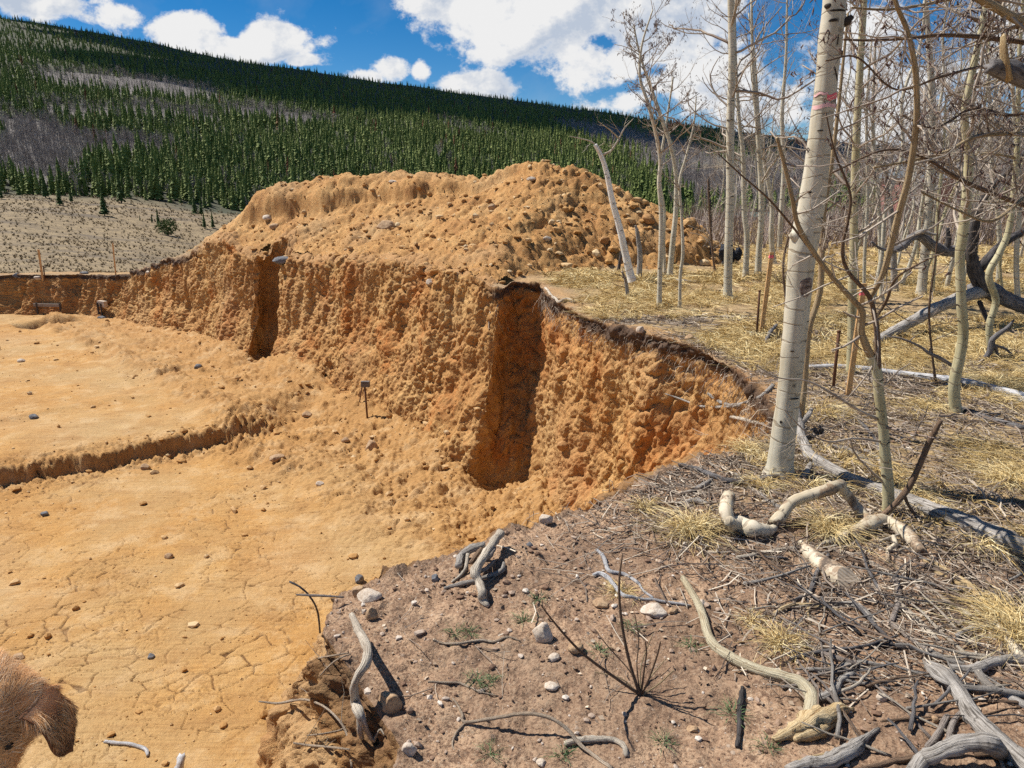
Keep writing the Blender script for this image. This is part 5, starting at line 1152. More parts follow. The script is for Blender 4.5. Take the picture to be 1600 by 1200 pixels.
wood('dark_stick', 'grey-black bent stick with a fork beside the angled cut log', [(1242, 940, 6), (1262, 930, 7), (1270, 915, 8), (1277, 896, 8), (1288, 882, 8), (1294, 868, 6)], 'dark_grey', forks=[[(1262, 930, 5), (1262, 950, 5), (1264, 968, 4)]])
wood('pale_stick', 'pale stick crossing in front of the pale curled log', [(1152, 873, 6), (1175, 870, 7), (1195, 866, 7), (1222, 861, 7), (1249, 858, 6), (1280, 864, 4)], 'pale_wood')
wood('pale_stick', 'yellowish peeled stick below the cut log with one side spur', [(1210, 960, 5), (1228, 951, 7), (1246, 947, 7), (1276, 950, 7), (1315, 957, 5)], 'yellow_wood', forks=[[(1263, 948, 5), (1262, 962, 5), (1266, 974, 4)]])
wood('grey_stick', 'grey stick thickening to a dark broken end below the cut face', [(1302, 946, 6), (1318, 946, 8), (1334, 949, 10), (1352, 960, 11), (1366, 977, 7)], 'grey_wood')
wood('grey_stick', 'upright-lying grey-brown stick right of the cut log, joined to a long dark one', [(1400, 910, 9), (1403, 930, 10), (1401, 952, 10), (1391, 977, 8)], 'brown_grey', forks=[[(1391, 977, 8), (1414, 994, 8), (1438, 1012, 8), (1462, 1022, 6)]])
wood('pale_stick', 'pale grey straight stick slanting right of the upright-lying one', [(1406, 944, 6), (1422, 960, 7), (1440, 977, 8), (1464, 1003, 7)], 'pale_wood')
wood('bent_stick', 'long yellow stick turning grey, bent downhill beside the grass at the picture side', [(1446, 878, 8), (1470, 890, 9), (1492, 903, 9), (1512, 916, 10), (1524, 932, 11), (1540, 952, 10), (1554, 976, 9)], 'yellow_wood')
wood('pale_stick', 'yellow twig branching down from the long yellow stick', [(1463, 896, 6), (1484, 908, 7), (1502, 918, 7), (1513, 938, 7), (1527, 964, 5)], 'yellow_wood')
wood('pale_stick', 'thin straight tan stick below the long yellow one', [(1441, 916, 5), (1460, 928, 6), (1478, 942, 6), (1505, 957, 6), (1530, 971, 5)], 'pale_wood')
wood('grey_stick', 'curved dark grey stick in front of the tussock at the picture side', [(1496, 996, 8), (1515, 987, 10), (1535, 983, 11), (1556, 981, 9)], 'grey_wood')
wood('grey_stick', 'bent grey stick rising to a thin tip near the bottom edge', [(1235, 1206, 16), (1262, 1200, 20), (1290, 1198, 24), (1318, 1186, 26), (1338, 1172, 22), (1350, 1158, 12), (1372, 1141, 5)], 'grey_wood', 'fallen limb')
wood('small_stick', 'small crooked brown-grey stick left of the arching grey limb', [(1448, 1170, 9), (1456, 1162, 10), (1466, 1148, 10), (1478, 1124, 9)], 'brown_grey')
wood('small_stick', 'small curved grey stick touching the thick silver-grey limb', [(1480, 1164, 8), (1484, 1146, 9), (1490, 1130, 9), (1501, 1116, 8)], 'brown_grey')
wood('brown_stick', 'long brown stick along the bottom edge beside the arching limb', [(1330, 1208, 7), (1380, 1196, 8), (1420, 1188, 10), (1450, 1182, 9)], 'brown_wood')
wood('thin_stick', 'thin tan stick near the bottom edge right of the torn splinter', [(1236, 1196, 5), (1262, 1187, 6), (1290, 1180, 5), (1318, 1168, 4)], 'yellow_wood')
# pale curved aspen logs near the big trunk
l1 = wood('curled_log', 'pale curled aspen log with black marks, bent up at its open end', [(1138, 778, 21, .10), (1134, 797, 22, .08), (1141, 817, 24, .03), (1156, 829, 26), (1177, 836, 26), (1198, 836, 20), (1207, 830, 12)], 'aspen_white', 'aspen log', .08, 18, forks=[[(1142, 822, 19, .03), (1141, 815, 18, .075), (1141, 812, 12, .085)]], part='branch_stub')
wood('arched_log', 'cream arched aspen limb rising off the soil and dropping to its green end', [(1210, 822, 19), (1221, 806, 19, .03), (1234, 788, 18, .10), (1252, 778, 18, .14), (1272, 772, 18, .16), (1296, 764, 20, .17), (1314, 757, 17, .17)], 'aspen_white', 'aspen limb', .05, 16, forks=[[(1312, 757, 14, .17), (1322, 770, 15, .12), (1336, 788, 16, .06), (1350, 808, 18, .01), (1358, 820, 17)]], part='broken_arm')
wood('split_log', 'white split aspen log with brown torn underside at the foot of the sapling', [(1288, 851, 7), (1304, 849, 13), (1322, 844, 17), (1345, 835, 22), (1366, 825, 26), (1384, 824, 22), (1402, 832, 22), (1420, 845, 20), (1438, 866, 16)], 'aspen_white', 'aspen log', .12, 16, forks=[[(1395, 838, 8, .02), (1399, 850, 7, .01), (1388, 862, 7), (1387, 880, 6)]], part='broken_spur')
# sawn log end
P, R_ = gpts([(1251, 850, 12), (1267, 868, 22), (1284, 884, 30), (1303, 899, 36), (1322, 912, 40), (1336, 922, 41)], rest=.15); base = P[0].copy(); q = spline(np.column_stack([P, R_]), 22); d = q[-1, :3] - q[-5, :3]; d /= np.linalg.norm(d)
root = empty('sawn_log', tuple(base)); tag(root, 'half-buried stub of aspen trunk sawn at a slant, its flat cut showing lines', 'sawn log')
mb = MB(); mb.tube(q[:, :3] - base, q[:, 3], 28, 0, rough=.10, cap=False); b_ = mb.build('stub', M['aspen_white'], parent=root)
nrm = np.array([0.30, -.62, .72]); nrm /= np.linalg.norm(nrm); c = q[-4, :3] - base; me = b_.data; co = np.empty(len(me.vertices) * 3, np.float32); me.vertices.foreach_get('co', co); co = co.reshape(-1, 3)
rings = co.reshape(22, 28, 3); cut = []
for j in range(28):
    o0 = rings[15, j]; dd = rings[21, j] - rings[15, j]; t = float(np.dot(c - o0, nrm) / (np.dot(dd, nrm) + 1e-6)); t = min(max(t, .02), 2.2); e = o0 + dd * t; cut.append(e)
    for i in range(16, 22): rings[i, j] = o0 + dd * t * (i - 15) / 6
me.vertices.foreach_set('co', rings.reshape(-1)); me.update()
cut = np.array(cut); cc = cut.mean(0); cv_ = np.vstack([cut + nrm * .0012, [cc + nrm * .002]]); f_ = build('cut_face', cv_, None, [[28, j, (j + 1) % 28] for j in range(28)] , mats=(M['sawn'],), parent=root)
# the big dead log by the sapling and the white one behind
wood('dead_log', 'long weathered grey log twisting from behind the banded trunk to the picture side', [(1246, 648, 12, .10), (1250, 672, 14, .05), (1256, 700, 16), (1266, 720, 18), (1290, 736, 19), (1330, 755, 19), (1384, 776, 20), (1430, 796, 24), (1480, 816, 28), (1530, 838, 31), (1570, 856, 33), (1605, 872, 34), (1680, 902, 36)], 'grey_wood', 'fallen log', .13, 18, forks=[[(1250, 664, 10, .07), (1262, 650, 8, .10), (1268, 640, 6, .11)], [(1252, 668, 8, .06), (1245, 640, 10, .14), (1243, 622, 6, .18)]], part='broken_root')
wood('white_log', 'straight silvery white fallen log behind the steel rod and the crooked aspen', [(1256, 578, 9), (1310, 577, 10), (1370, 583, 10), (1430, 591, 11), (1490, 599, 13), (1540, 611, 15), (1600, 629, 18), (1700, 662, 20)], 'white_log', 'fallen log', .04, 14)
for lab, pts, m in [('thin grey root snaking left from the banded trunk over the pit edge', [(1206, 606, 7), (1192, 620, 7), (1170, 630, 7), (1148, 636, 7), (1125, 630, 6), (1108, 618, 5)], 'grey_wood'),
  ('pale thin root hanging out over the orange bank', [(1148, 636, 5), (1120, 638, 5), (1095, 636, 4), (1062, 624, 3), (1040, 616, 2)], 'grey_wood'),
  ('bleached root tip below the grey root by the banded trunk', [(1142, 653, 5), (1160, 657, 6), (1182, 663, 6), (1194, 664, 4)], 'pale_wood'),
  ('dark curled root left of the banded trunk above the pit edge', [(1213, 508, 5, .06), (1203, 520, 6, .07), (1197, 536, 6, .04), (1202, 548, 5, .01), (1212, 556, 4)], 'dark_grey')]:
    wood('exposed_root', lab, pts, m, 'root', .12, 7, fit=False)
# logs and limbs round the foot of the big trunk
for lab, pts, m in [('long dark grey branch stretching left from the foot of the banded trunk', [(1062, 728, 6), (1085, 735, 8), (1108, 744, 9), (1135, 755, 10), (1165, 758, 11), (1200, 752, 12), (1236, 744, 10)], 'dark_grey'),
  ('thin grey branch slanting down from the dark one towards the arched limb', [(1150, 744, 6), (1170, 762, 6), (1195, 782, 7), (1220, 796, 6)], 'grey_wood'),
  ('curled grey root holding the foot of the banded trunk', [(1229, 748, 10), (1240, 752, 11), (1254, 750, 11), (1262, 738, 10), (1266, 728, 8)], 'grey_wood'),
  ('grey broken branch on the soil edge above the tan tussock', [(1060, 775, 5), (1080, 770, 7), (1096, 762, 8), (1112, 752, 6)], 'grey_wood'),
  ('weathered flat stick left of the curled pale log', [(1062, 790, 7), (1085, 786, 10), (1105, 790, 8)], 'grey_wood'),
  ('dark stick crossing behind the sapling low down', [(1300, 640, 4), (1330, 652, 5), (1350, 668, 6), (1368, 690, 5), (1384, 735, 5)], 'dark_grey'),
  ('grey slab of wood in the litter behind the long weathered log', [(1440, 778, 8), (1470, 786, 9), (1500, 790, 7)], 'grey_wood'),
  ('dark charred log half sunk in grass beyond the white fallen log', [(1500, 640, 8), (1530, 652, 9), (1556, 660, 8), (1600, 672, 9)], 'dark_grey'),
  ('pale stick on the pine litter at the picture side below the long log', [(1560, 985, 12), (1575, 1005, 15), (1592, 1030, 16)], 'aspen_white'),
  ('knobbly grey stick left of the grey slab', [(1296, 700, 7), (1320, 704, 8), (1340, 712, 7), (1360, 728, 6)], 'grey_wood'),
  ('small grey branch behind the knobbly one', [(1352, 706, 6), (1372, 720, 7), (1378, 742, 7)], 'grey_wood'),
  ('thin pale branch lying past the foot of the clump', [(1042, 437, 3), (1062, 440, 4), (1092, 442, 4)], 'grey_wood'),
  ('pale stick lying on the lip beside the notch in the wall', [(852, 474, 4), (872, 474, 5), (886, 470, 6), (898, 474, 4)], 'pale_wood')]:
    wood('fallen_branch', lab, pts, m, 'fallen branch', .2, 8)
# near-bank sticks
wood('bleached_stick', 'bleached white crooked stick standing out of the near bank', [(550, 962, 9, .10), (560, 985, 13, .11), (574, 1012, 15, .12), (572, 1035, 15, .12), (560, 1055, 13, .11), (553, 1075, 13, .10), (556, 1098, 15, .08), (562, 1116, 15, .06), (571, 1138, 9, .03), (584, 1160, 6, .0)], 'pale_wood', 'stick', .12, 14, forks=[[(562, 1116, 10, .06), (562, 1140, 9, .03), (566, 1156, 7, .0)], [(584, 1158, 5, .01), (594, 1140, 3, .03), (600, 1148, 2, .02)]])
kn = empty('root_knot', tuple(hit(752, 900))); kb0 = np.array(kn.location); tag(kn, 'gnarled clump of bleached roots at the brink of the near bank', 'root knot')
for pts, m in [([(783, 832, 13, .05), (775, 843, 14, .05), (766, 855, 13, .05), (755, 872, 14, .05), (742, 893, 16, .04), (748, 908, 13, .03), (754, 925, 14, .02), (753, 940, 13), (763, 949, 7)], 'pale_wood'), ([(716, 884, 12, .01), (722, 868, 13, .03), (738, 857, 13, .05), (757, 851, 10, .06)], 'grey_wood'),
               ([(694, 921, 5), (717, 916, 8), (740, 911, 8), (767, 902, 8), (784, 894, 8), (787, 882, 6)], 'grey_wood'), ([(706, 911, 4), (720, 900, 5), (728, 886, 6, .02), (731, 866, 6, .05)], 'pale_wood'), ([(750, 872, 10, .05), (764, 870, 9, .05), (772, 856, 7, .05)], 'brown_grey'),
               ([(745, 895, 8, .04), (760, 888, 6, .03), (772, 876, 5, .03)], 'brown_grey'), ([(736, 880, 7, .05), (744, 868, 8, .06), (752, 858, 7, .06)], 'brown_wood')]:
    P, R_ = gpts(pts); q = spline(np.column_stack([P, R_]), len(pts) * 4); mb = MB(); mb.tube(q[:, :3] - kb0, q[:, 3], 9, 0, rough=.3); mb.build('root', M[m], parent=kn)
wood('curved_branch', 'short bleached branch bent like an elbow left of the green seedling shrub', [(934, 862, 5), (943, 873, 7), (947, 885, 7), (953, 895, 7), (977, 900, 6), (998, 913, 5)], 'white_log', tw=0)
wood('curved_branch', 'forked bleached branch just below the elbow-shaped one', [(928, 900, 5), (938, 899, 8), (952, 908, 8), (973, 932, 7), (1000, 937, 5), (1040, 942, 5), (1078, 948, 4)], 'white_log', forks=[[(998, 913, 4), (1006, 925, 4), (1020, 935, 4)]])
wood('surface_root', 'thin wavy pale root on bare soil left of the big pale stone', [(678, 1000, 3), (690, 1006, 4), (717, 1007, 4.5), (750, 1002, 4.5), (772, 1004, 4), (790, 997, 4), (800, 997, 3), (812, 1002, 2)], 'root', 'root')
wood('surface_root', 'thin pale root lying below the wavy one, one end forked', [(670, 1066, 3), (700, 1068, 4), (720, 1069, 4), (745, 1080, 3), (778, 1088, 2)], 'root', 'root')
wood('arching_root', 'long pale root arching off the soil along the bottom of the picture', [(708, 1093, 3), (716, 1105, 4), (722, 1118, 4.5), (727, 1130, 5), (773, 1122, 5.5, .03), (820, 1115, 6, .05), (858, 1121, 6, .05), (887, 1140, 6, .03), (905, 1162, 6, .01), (930, 1184, 6), (955, 1202, 6)], 'root', 'root', forks=[[(727, 1130, 4), (712, 1148, 4), (707, 1166, 3), (718, 1182, 2)]])
wood('curved_branch', 'brown and white hooked shard of branch beside the long arching root', [(884, 1164, 8), (900, 1161, 11), (920, 1159, 11), (946, 1157, 9), (962, 1160, 9), (974, 1168, 9), (979, 1182, 7)], 'pale_wood')
wood('lone_stick', 'thin grey stick jutting over the pit from the tip of the near bank', [(536, 933, 3, .04), (505, 931, 4, .05), (480, 930, 4, .06), (464, 929, 3, .06)], 'brown_grey', on=None, fit=False)
wood('dry_stem', 'thin dark stalk standing up at the tip of the near bank', [(516, 954, 3), (516, 925, 2.5, .10), (515, 900, 2.5, .20), (512, 876, 2, .28)], 'dark_grey', fit=False)
wood('dry_stem', 'crooked dark twig hanging down the tip of the near bank', [(500, 988, 3, .01), (496, 955, 3, .08), (484, 932, 3, .12), (470, 918, 3, .14), (453, 909, 3, .15)], 'dark_grey', fit=False)
for lab, pts in [('longest pale root curling over the orange face of the near bank', [(405, 1096, 2.5, .05), (435, 1099, 4, .05), (472, 1093, 4, .05), (501, 1101, 4, .04), (525, 1120, 4, .03), (542, 1147, 4.5, .02), (550, 1200, 4, .02)]),
  ('short pale root over the orange face of the near bank, lowest of three', [(459, 1161, 3, .03), (485, 1165, 4, .03), (520, 1168, 4, .03), (546, 1171, 3, .02)]),
  ('thin pale root between the two others on the near bank face', [(480, 1149, 2, .03), (500, 1147, 3, .03), (528, 1142, 3, .03), (540, 1136, 3, .02)]),
  ('branching hair-thin root under the tip of the near bank', [(444, 974, 2, .03), (468, 972, 3, .03), (488, 966, 3, .02), (500, 958, 2, .01)]),
  ('spidery pale root halfway along the near bank edge', [(480, 1035, 2, .02), (500, 1028, 3, .02), (522, 1024, 3, .02), (545, 1020, 2, .01)]),
  ('wiry root crossing below the spidery one on the near bank', [(500, 1056, 2, .02), (515, 1040, 3, .02), (532, 1028, 3, .02), (548, 1022, 2, .01)])]:
    wood('hanging_root', lab, pts, 'root', 'root', .1, 5, fit=False, tw=3)
for lab, pts in [('pale hair root dangling in the tall notch, longest of three', [(778, 476, 2, 0), (775, 492, 2, 0), (782, 512, 2, 0), (788, 524, 2, 0)]), ('pale looped root dangling in the tall notch', [(788, 490, 2), (790, 500, 2), (795, 518, 2)]), ('short root curl at the top of the tall notch', [(766, 488, 2), (764, 505, 2), (764, 516, 1.5)])]:
    wood('hair_root', lab, [(a, b, c, 0) for a, b, c, *_ in pts], 'root', 'root', 0, 4, fit=False)
wood('floor_stick', 'small bent grey stick lying on the cracked pit floor near the dog', [(165, 1160, 5), (182, 1163, 6), (200, 1164, 6), (220, 1169, 6), (229, 1174, 6), (231, 1182, 4)], 'white_log', 'stick', .08, 8, on=[pit_floor], fit=False)
wood('floor_stick', 'pale broken wood end standing on the pit floor near the bottom edge', [(279, 1212, 12), (281, 1196, 13, .06), (284, 1183, 11, .1)], 'white_log', 'stick', .25, 9, on=[pit_floor], fit=False)
# dead fallen tree with charred limbs behind the crooked aspen
Yd = 8.2
dt = empty('fallen_dead_tree', tuple(at(1545, 460, Yd))); bd = np.array(dt.location); tag(dt, 'fallen dead tree with grey and charred limbs propped behind the crooked aspen', 'dead tree')
for nm, pts, y0, y1, m in [('trunk', [(1700, 520, 24), (1640, 495, 24), (1600, 478, 23), (1565, 464, 24), (1540, 452, 28), (1515, 458, 26)], 8.0, 8.3, 'dark_grey'), ('limb', [(1535, 455, 20), (1500, 466, 19), (1460, 483, 18), (1420, 505, 17), (1385, 524, 15), (1368, 536, 12)], 8.2, 7.3, 'grey_wood'),
   ('limb', [(1540, 452, 28), (1524, 425, 22), (1518, 395, 16), (1524, 350, 14), (1532, 318, 12), (1552, 290, 9), (1580, 262, 8), (1604, 235, 6)], 8.2, 8.0, 'dark_wood'), ('limb', [(1524, 405, 14), (1500, 394, 16), (1475, 392, 17), (1455, 382, 15), (1440, 370, 14), (1425, 370, 12), (1410, 385, 12), (1395, 392, 9)], 8.3, 8.0, 'dark_grey'),
   ('limb', [(1530, 420, 15), (1552, 395, 14), (1575, 375, 13), (1600, 362, 12), (1650, 340, 10)], 8.2, 8.6, 'dark_wood'), ('limb', [(1425, 370, 8), (1440, 362, 7), (1456, 366, 5), (1466, 366, 3)], 8.1, 8.0, 'grey_wood'), ('limb', [(1478, 392, 9), (1482, 375, 8), (1480, 356, 5)], 8.2, 8.2, 'dark_wood'),
   ('limb', [(1530, 470, 7), (1538, 490, 7), (1545, 508, 4)], 8.2, 8.1, 'dark_wood'), ('limb', [(1395, 392, 5), (1375, 388, 4), (1362, 378, 3)], 8.0, 7.9, 'dark_grey')]:
    P = px_line(pts, y0, y1); q = spline(np.column_stack([P, px_rad(pts, P)]), len(pts) * 4); mb = MB(); mb.tube(q[:, :3] - bd, q[:, 3], 12, 0, rough=.22); mb.build(nm, M[m], parent=dt)
def standing(name, label, lines, cat, m, base_uv, dy=0):
    b = hit(*base_uv); rt = empty(name, tuple(b)); tag(rt, label, cat)
    for i, pts in enumerate(lines):
        P = px_line(pts, b[1] + dy); q = spline(np.column_stack([P, px_rad(pts, P)]), len(pts) * 4); mb = MB(); mb.tube(q[:, :3] - b, q[:, 3], 7, 0, rough=.15); mb.build('stem' if i == 0 else 'fork', M[m], parent=rt)
standing('dead_branch', 'antler-shaped dead branch rising from the grass beyond the white log', [[(1534, 565, 7), (1546, 550, 9), (1550, 532, 9), (1560, 522, 8), (1574, 512, 6), (1584, 500, 3)], [(1552, 535, 5), (1558, 552, 5), (1558, 566, 4)], [(1556, 540, 4), (1572, 546, 4), (1588, 562, 3)], [(1572, 514, 3), (1584, 520, 2.5)]], 'dead branch', 'dark_grey', (1536, 566))
standing('dead_branch', 'low dark dead branch reaching left from the crooked aspen', [[(1489, 572, 5), (1470, 560, 6), (1452, 552, 5), (1435, 540, 4), (1405, 528, 3), (1385, 526, 2)], [(1452, 552, 3), (1454, 544, 3)], [(1420, 534, 2), (1430, 525, 2)]], 'dead branch', 'brown_grey', (1489, 600), 0)
# the shrub in the soil
shb = hit(1000, 1086); sh = empty('bare_shrub', tuple(shb)); tag(sh, 'leafless reddish shrub of wiry stems growing in the bare soil', 'shrub'); rs = np.random.default_rng(3)
for pts, y1 in [([(1000, 1086, 6), (985, 1040, 5.5), (974, 990, 5), (968, 940, 4.5), (968, 900, 3.5), (973, 865, 2)], .1), ([(998, 1084, 5), (960, 1058, 5), (915, 1025, 4.5), (885, 995, 4), (860, 965, 3.2), (845, 945, 2)], -.1), ([(1002, 1084, 3), (1006, 1050, 3), (1010, 1020, 2.5), (1008, 1002, 2)], .0), ([(1004, 1084, 3), (1018, 1050, 3), (1028, 1020, 2.5), (1032, 1002, 2)], -.05), ([(1004, 1086, 3), (1030, 1068, 2.5), (1052, 1048, 2)], 0),
                ([(998, 1082, 2.5), (985, 1050, 2), (950, 1010, 2), (930, 985, 1.5)], .1), ([(1000, 1082, 2.5), (995, 1040, 2), (998, 1000, 2), (992, 960, 1.5)], .1), ([(1003, 1084, 2.5), (1015, 1060, 2), (1040, 1030, 1.5)], .15), ([(1001, 1084, 2.5), (1002, 1040, 2), (1020, 990, 1.5)], .1), ([(998, 1084, 2.5), (970, 1060, 2), (930, 1050, 1.5)], .05)]:
    P = px_line(pts, shb[1], shb[1] + y1); q = spline(np.column_stack([P, px_rad(pts, P)]), 16); mb = MB(); mb.tube(q[:, :3] - shb, q[:, 3], 6, 0, rough=.1); mb.build('stem', M['brown_wood'] if len(pts) > 3 else M['tan_stem'], parent=sh)
standing('leaning_stick', 'crooked brown stick leaning from the foot of the sapling', [[(1340, 832, 6), (1372, 810, 8), (1396, 790, 9), (1418, 764, 10), (1436, 728, 9), (1452, 690, 9), (1470, 657, 7)], [(1412, 772, 6), (1420, 790, 5), (1432, 808, 4)]], 'stick', 'brown_wood', (1390, 812))

# ------------------------------------------------------------ grass, twigs, gravel
bpy.context.view_layer.update()
def strands(Pk, w, seed=0, prism=False, normal=None):
    """N strands of K points: flat ribbons (or 3-sided twigs) as one mesh's arrays"""
    N_, K, _ = Pk.shape; t = np.gradient(Pk, axis=1); t /= np.linalg.norm(t, axis=2)[..., None] + 1e-9
    r = np.random.default_rng(seed); ref = r.normal(size=(N_, 1, 3)) if normal is None else normal
    s = np.cross(t, ref); s /= np.linalg.norm(s, axis=2)[..., None] + 1e-9
    if not prism:
        V = np.stack([Pk - s * w[..., None], Pk + s * w[..., None]], 2); m = 2
        q = [[2 * i, 2 * i + 1, 2 * i + 3, 2 * i + 2] for i in range(K - 1)]
    else:
        b = np.cross(t, s); V = np.stack([Pk + (s * math.cos(a) + b * math.sin(a)) * w[..., None] for a in (0, 2.094, 4.189)], 2); m = 3
        q = [[3 * i + j, 3 * i + (j + 1) % 3, 3 * i + 3 + (j + 1) % 3, 3 * i + 3 + j] for i in range(K - 1) for j in range(3)]
    Q = (np.array(q)[None] + (np.arange(N_) * K * m)[:, None, None]).reshape(-1, 4)
    return V.reshape(-1, 3), Q, K * m
def ground_z(x, y):
    return np.array([drop(a, b, 4.0)[0] for a, b in zip(x, y)])
def tuft_strands(cx, cy, cz, nb, Lm, Ls, r, K=4, spread=1.0, lay=None):
    """drooping blades springing from clump centres"""
    n = len(cx); a = r.random((n, nb)) * 6.283; L = np.abs(r.normal(Lm, Ls, (n, nb))) + .03
    if np.ndim(lay): a = lay[:, None] + r.normal(0, .9, (n, nb))
    out = np.abs(r.normal(.55, .25, (n, nb))) * spread; t = np.linspace(0, 1, K)
    R0 = r.random((n, nb)) * .035 * spread
    hz = R0[..., None] + L[..., None] * (out[..., None] * t + .35 * t * t); vz = L[..., None] * np.clip(1.15 - out[..., None], .15, 1) * (t * 1.25 - t * t * .95)
    P = np.stack([cx[:, None, None] + np.cos(a)[..., None] * hz, cy[:, None, None] + np.sin(a)[..., None] * hz, cz[:, None, None] + np.maximum(vz, .004) + .004], -1)
    P[..., 1:, :2] += r.normal(0, .012, P[..., 1:, :2].shape) * (L[..., None, None] / .2)
    return P.reshape(n * nb, K, 3)
rg_ = np.random.default_rng(31)
def scatter(n, y0, y1, dens=1.0, seed=0, umin=560, umax=1680):
    r = np.random.default_rng(seed); y = y0 + (y1 - y0) * r.random(n) ** dens; u = r.uniform(umin, umax, n); x = (u - 800) / FPX * (y * .961 + .47); return x, y, r
def grass_zone(x, y):
    P = np.stack([x, y, 0 * x], -1); g = ground_mask(x, y); d = segdist(x, y, ST[:, :2]); ins = inside(x, y, POLY); _, mo = GH(x, y)
    return g * (1 - ins) * (mo < .15) * (d > .12), noise3(P, .9, 91) + .5 * noise3(P, 2.6, 92)
Vs, Qs, Rs, n0 = [], [], [], 0
def put(P, w, rnd, prism=False, seed=0):
    global n0
    V, Q, m = strands(P, w, seed, prism); Vs.append(V); Qs.append(Q + n0); Rs.append(np.repeat(rnd, m)); n0 += len(V)
def flush(name, m, label, cat):
    global Vs, Qs, Rs, n0
    o = build(name, np.concatenate(Vs), np.concatenate(Qs), mats=(m,), attrs=dict(rnd=np.concatenate(Rs)), smooth=False); tag(o, label, cat, kind='stuff'); Vs, Qs, Rs, n0 = [], [], [], 0; return o
for (n, y0, y1, nb, Lm, wd, K, de, sd) in [(1700, 3.0, 7.5, 34, .15, .0017, 5, .9, 1), (2600, 6.5, 13, 26, .19, .0034, 4, 1.0, 2), (3400, 11.5, 27, 14, .24, .0075, 3, 1.2, 3), (2200, 25, 42, 9, .30, .014, 3, 1.2, 4)]:
    x, y, r = scatter(n, y0, y1, de, sd, 850 if y0 > 6 else 900); g, nz = grass_zone(x, y); k = (g > .25) & (nz + (g - .5) * .8 + r.random(n) * .35 > .30); x, y = x[k], y[k]
    z = ground_z(x, y) if y0 < 20 else GH(x, y, False)[0]
    lay = noise3(np.stack([x, y, 0 * x], -1), .7, 95) * 6
    P = tuft_strands(x, y, z, nb, Lm, Lm * .3, r, K, 1.15, lay=lay); w = np.linspace(1, .25, K)[None] * wd * r.uniform(.6, 1.4, len(P))[:, None]
    put(P, w, np.clip(np.repeat(r.normal(.5, .2, len(x)), nb) + r.normal(0, .18, len(P)), 0, 1), seed=sd)
flush('dry_grass', M['straw'], 'matted straw-coloured dry grass over the ground among the aspens', 'grass')
# flat-lying grass and hair-fine litter among the sticks
x, y, r = scatter(44000, 2.0, 9, .75, 8, 620); g, nz = grass_zone(x, y); Pn = np.stack([x, y, 0 * x], -1)
zone = sstep(-.9, .5, (x - .95) + (y - 3.0) * .35 + .5 * noise3(Pn, 1.3, 97)); ok_ = (~inside(x, y, POLY)) & (segdist(x, y, ST[:, :2]) > .04) & (r.random(len(x)) < np.clip(zone, .05, 1)) & (nz + r.random(len(x)) * .8 > .1)
x, y = x[ok_], y[ok_]; z = ground_z(x, y); n = len(x)
a = r.random(n) * 6.283; L = np.abs(r.normal(.05, .035, n)) + .012; K = 3; t = np.linspace(-1, 1, K)
P = np.stack([x[:, None] + np.cos(a)[:, None] * L[:, None] * t, y[:, None] + np.sin(a)[:, None] * L[:, None] * t, z[:, None] + .006 + r.random((n, 1)) * .012 + (t * r.normal(0, .18, (n, 1)) * L[:, None])], -1); P[:, 1, :2] += r.normal(0, .12, (n, 2)) * L[:, None]
put(P, np.full((n, K), 1.0) * (.0008 + .0018 * r.random(n)[:, None] ** 2) * (1 + .14 * y[:, None]), r.random(n), True, 9)
flush('twig_litter', M['litter'], 'grey and straw twig litter strewn over the soil', 'twig litter')
# a few hundred larger loose twigs as litter too
x, y, r = scatter(2500, 2.2, 8, .75, 12, 760); Pn = np.stack([x, y, 0 * x], -1); zone = sstep(-.4, .6, (x - 1.0) + (y - 3.0) * .35 + .4 * noise3(Pn, 1.3, 97)); ok_ = (~inside(x, y, POLY)) & (segdist(x, y, ST[:, :2]) > .08) & (r.random(len(x)) < np.clip(zone, .03, 1))
x, y = x[ok_], y[ok_]; z = ground_z(x, y); n = len(x); a = r.random(n) * 6.283; L = np.abs(r.normal(.10, .07, n)) + .03; K = 5; t = np.linspace(-1, 1, K)
P = np.stack([x[:, None] + np.cos(a)[:, None] * L[:, None] * t, y[:, None] + np.sin(a)[:, None] * L[:, None] * t, z[:, None] + .010 + .006 * t * 0], -1); P[:, 1:-1, :2] += np.cumsum(r.normal(0, .10, (n, K - 2, 2)), 1) * L[:, None, None]; P[..., 2] += r.random((n, 1)) * .02 + t * r.normal(0, .10, (n, 1)) * L[:, None]
put(P, np.linspace(1.2, .5, K)[None] * (.002 + .004 * r.random(n)[:, None] ** 2), r.random(n) * .8, True, 10)
flush('loose_twigs', M['litter'], 'loose brown and grey twigs scattered over soil and grass', 'twig litter')
# dead leaves and bark flakes
x, y, r = scatter(15000, 1.9, 8, .8, 14, 560); ok_ = (~inside(x, y, POLY)) & (segdist(x, y, ST[:, :2]) > .04); Pn = np.stack([x, y, 0 * x], -1); ok_ &= r.random(len(x)) < (.25 + sstep(-.6, .6, (x - 1.0) + (y - 3.0) * .4))
x, y = x[ok_], y[ok_]; z = ground_z(x, y); n = len(x); c = np.stack([x, y, z + .006], -1); s_ = r.uniform(.003, .013, n)
e1 = r.normal(size=(n, 3)); e1[:, 2] *= .35; e1 /= np.linalg.norm(e1, axis=1)[:, None]; e2 = np.cross(e1, r.normal(size=(n, 3)) * [.3, .3, 1]); e2 /= np.linalg.norm(e2, axis=1)[:, None]
V = np.stack([c - e1 * s_[:, None], c + e2 * s_[:, None] * .7, c + e1 * s_[:, None], c - e2 * s_[:, None] * .7 + [0, 0, .003]], 1).reshape(-1, 3)
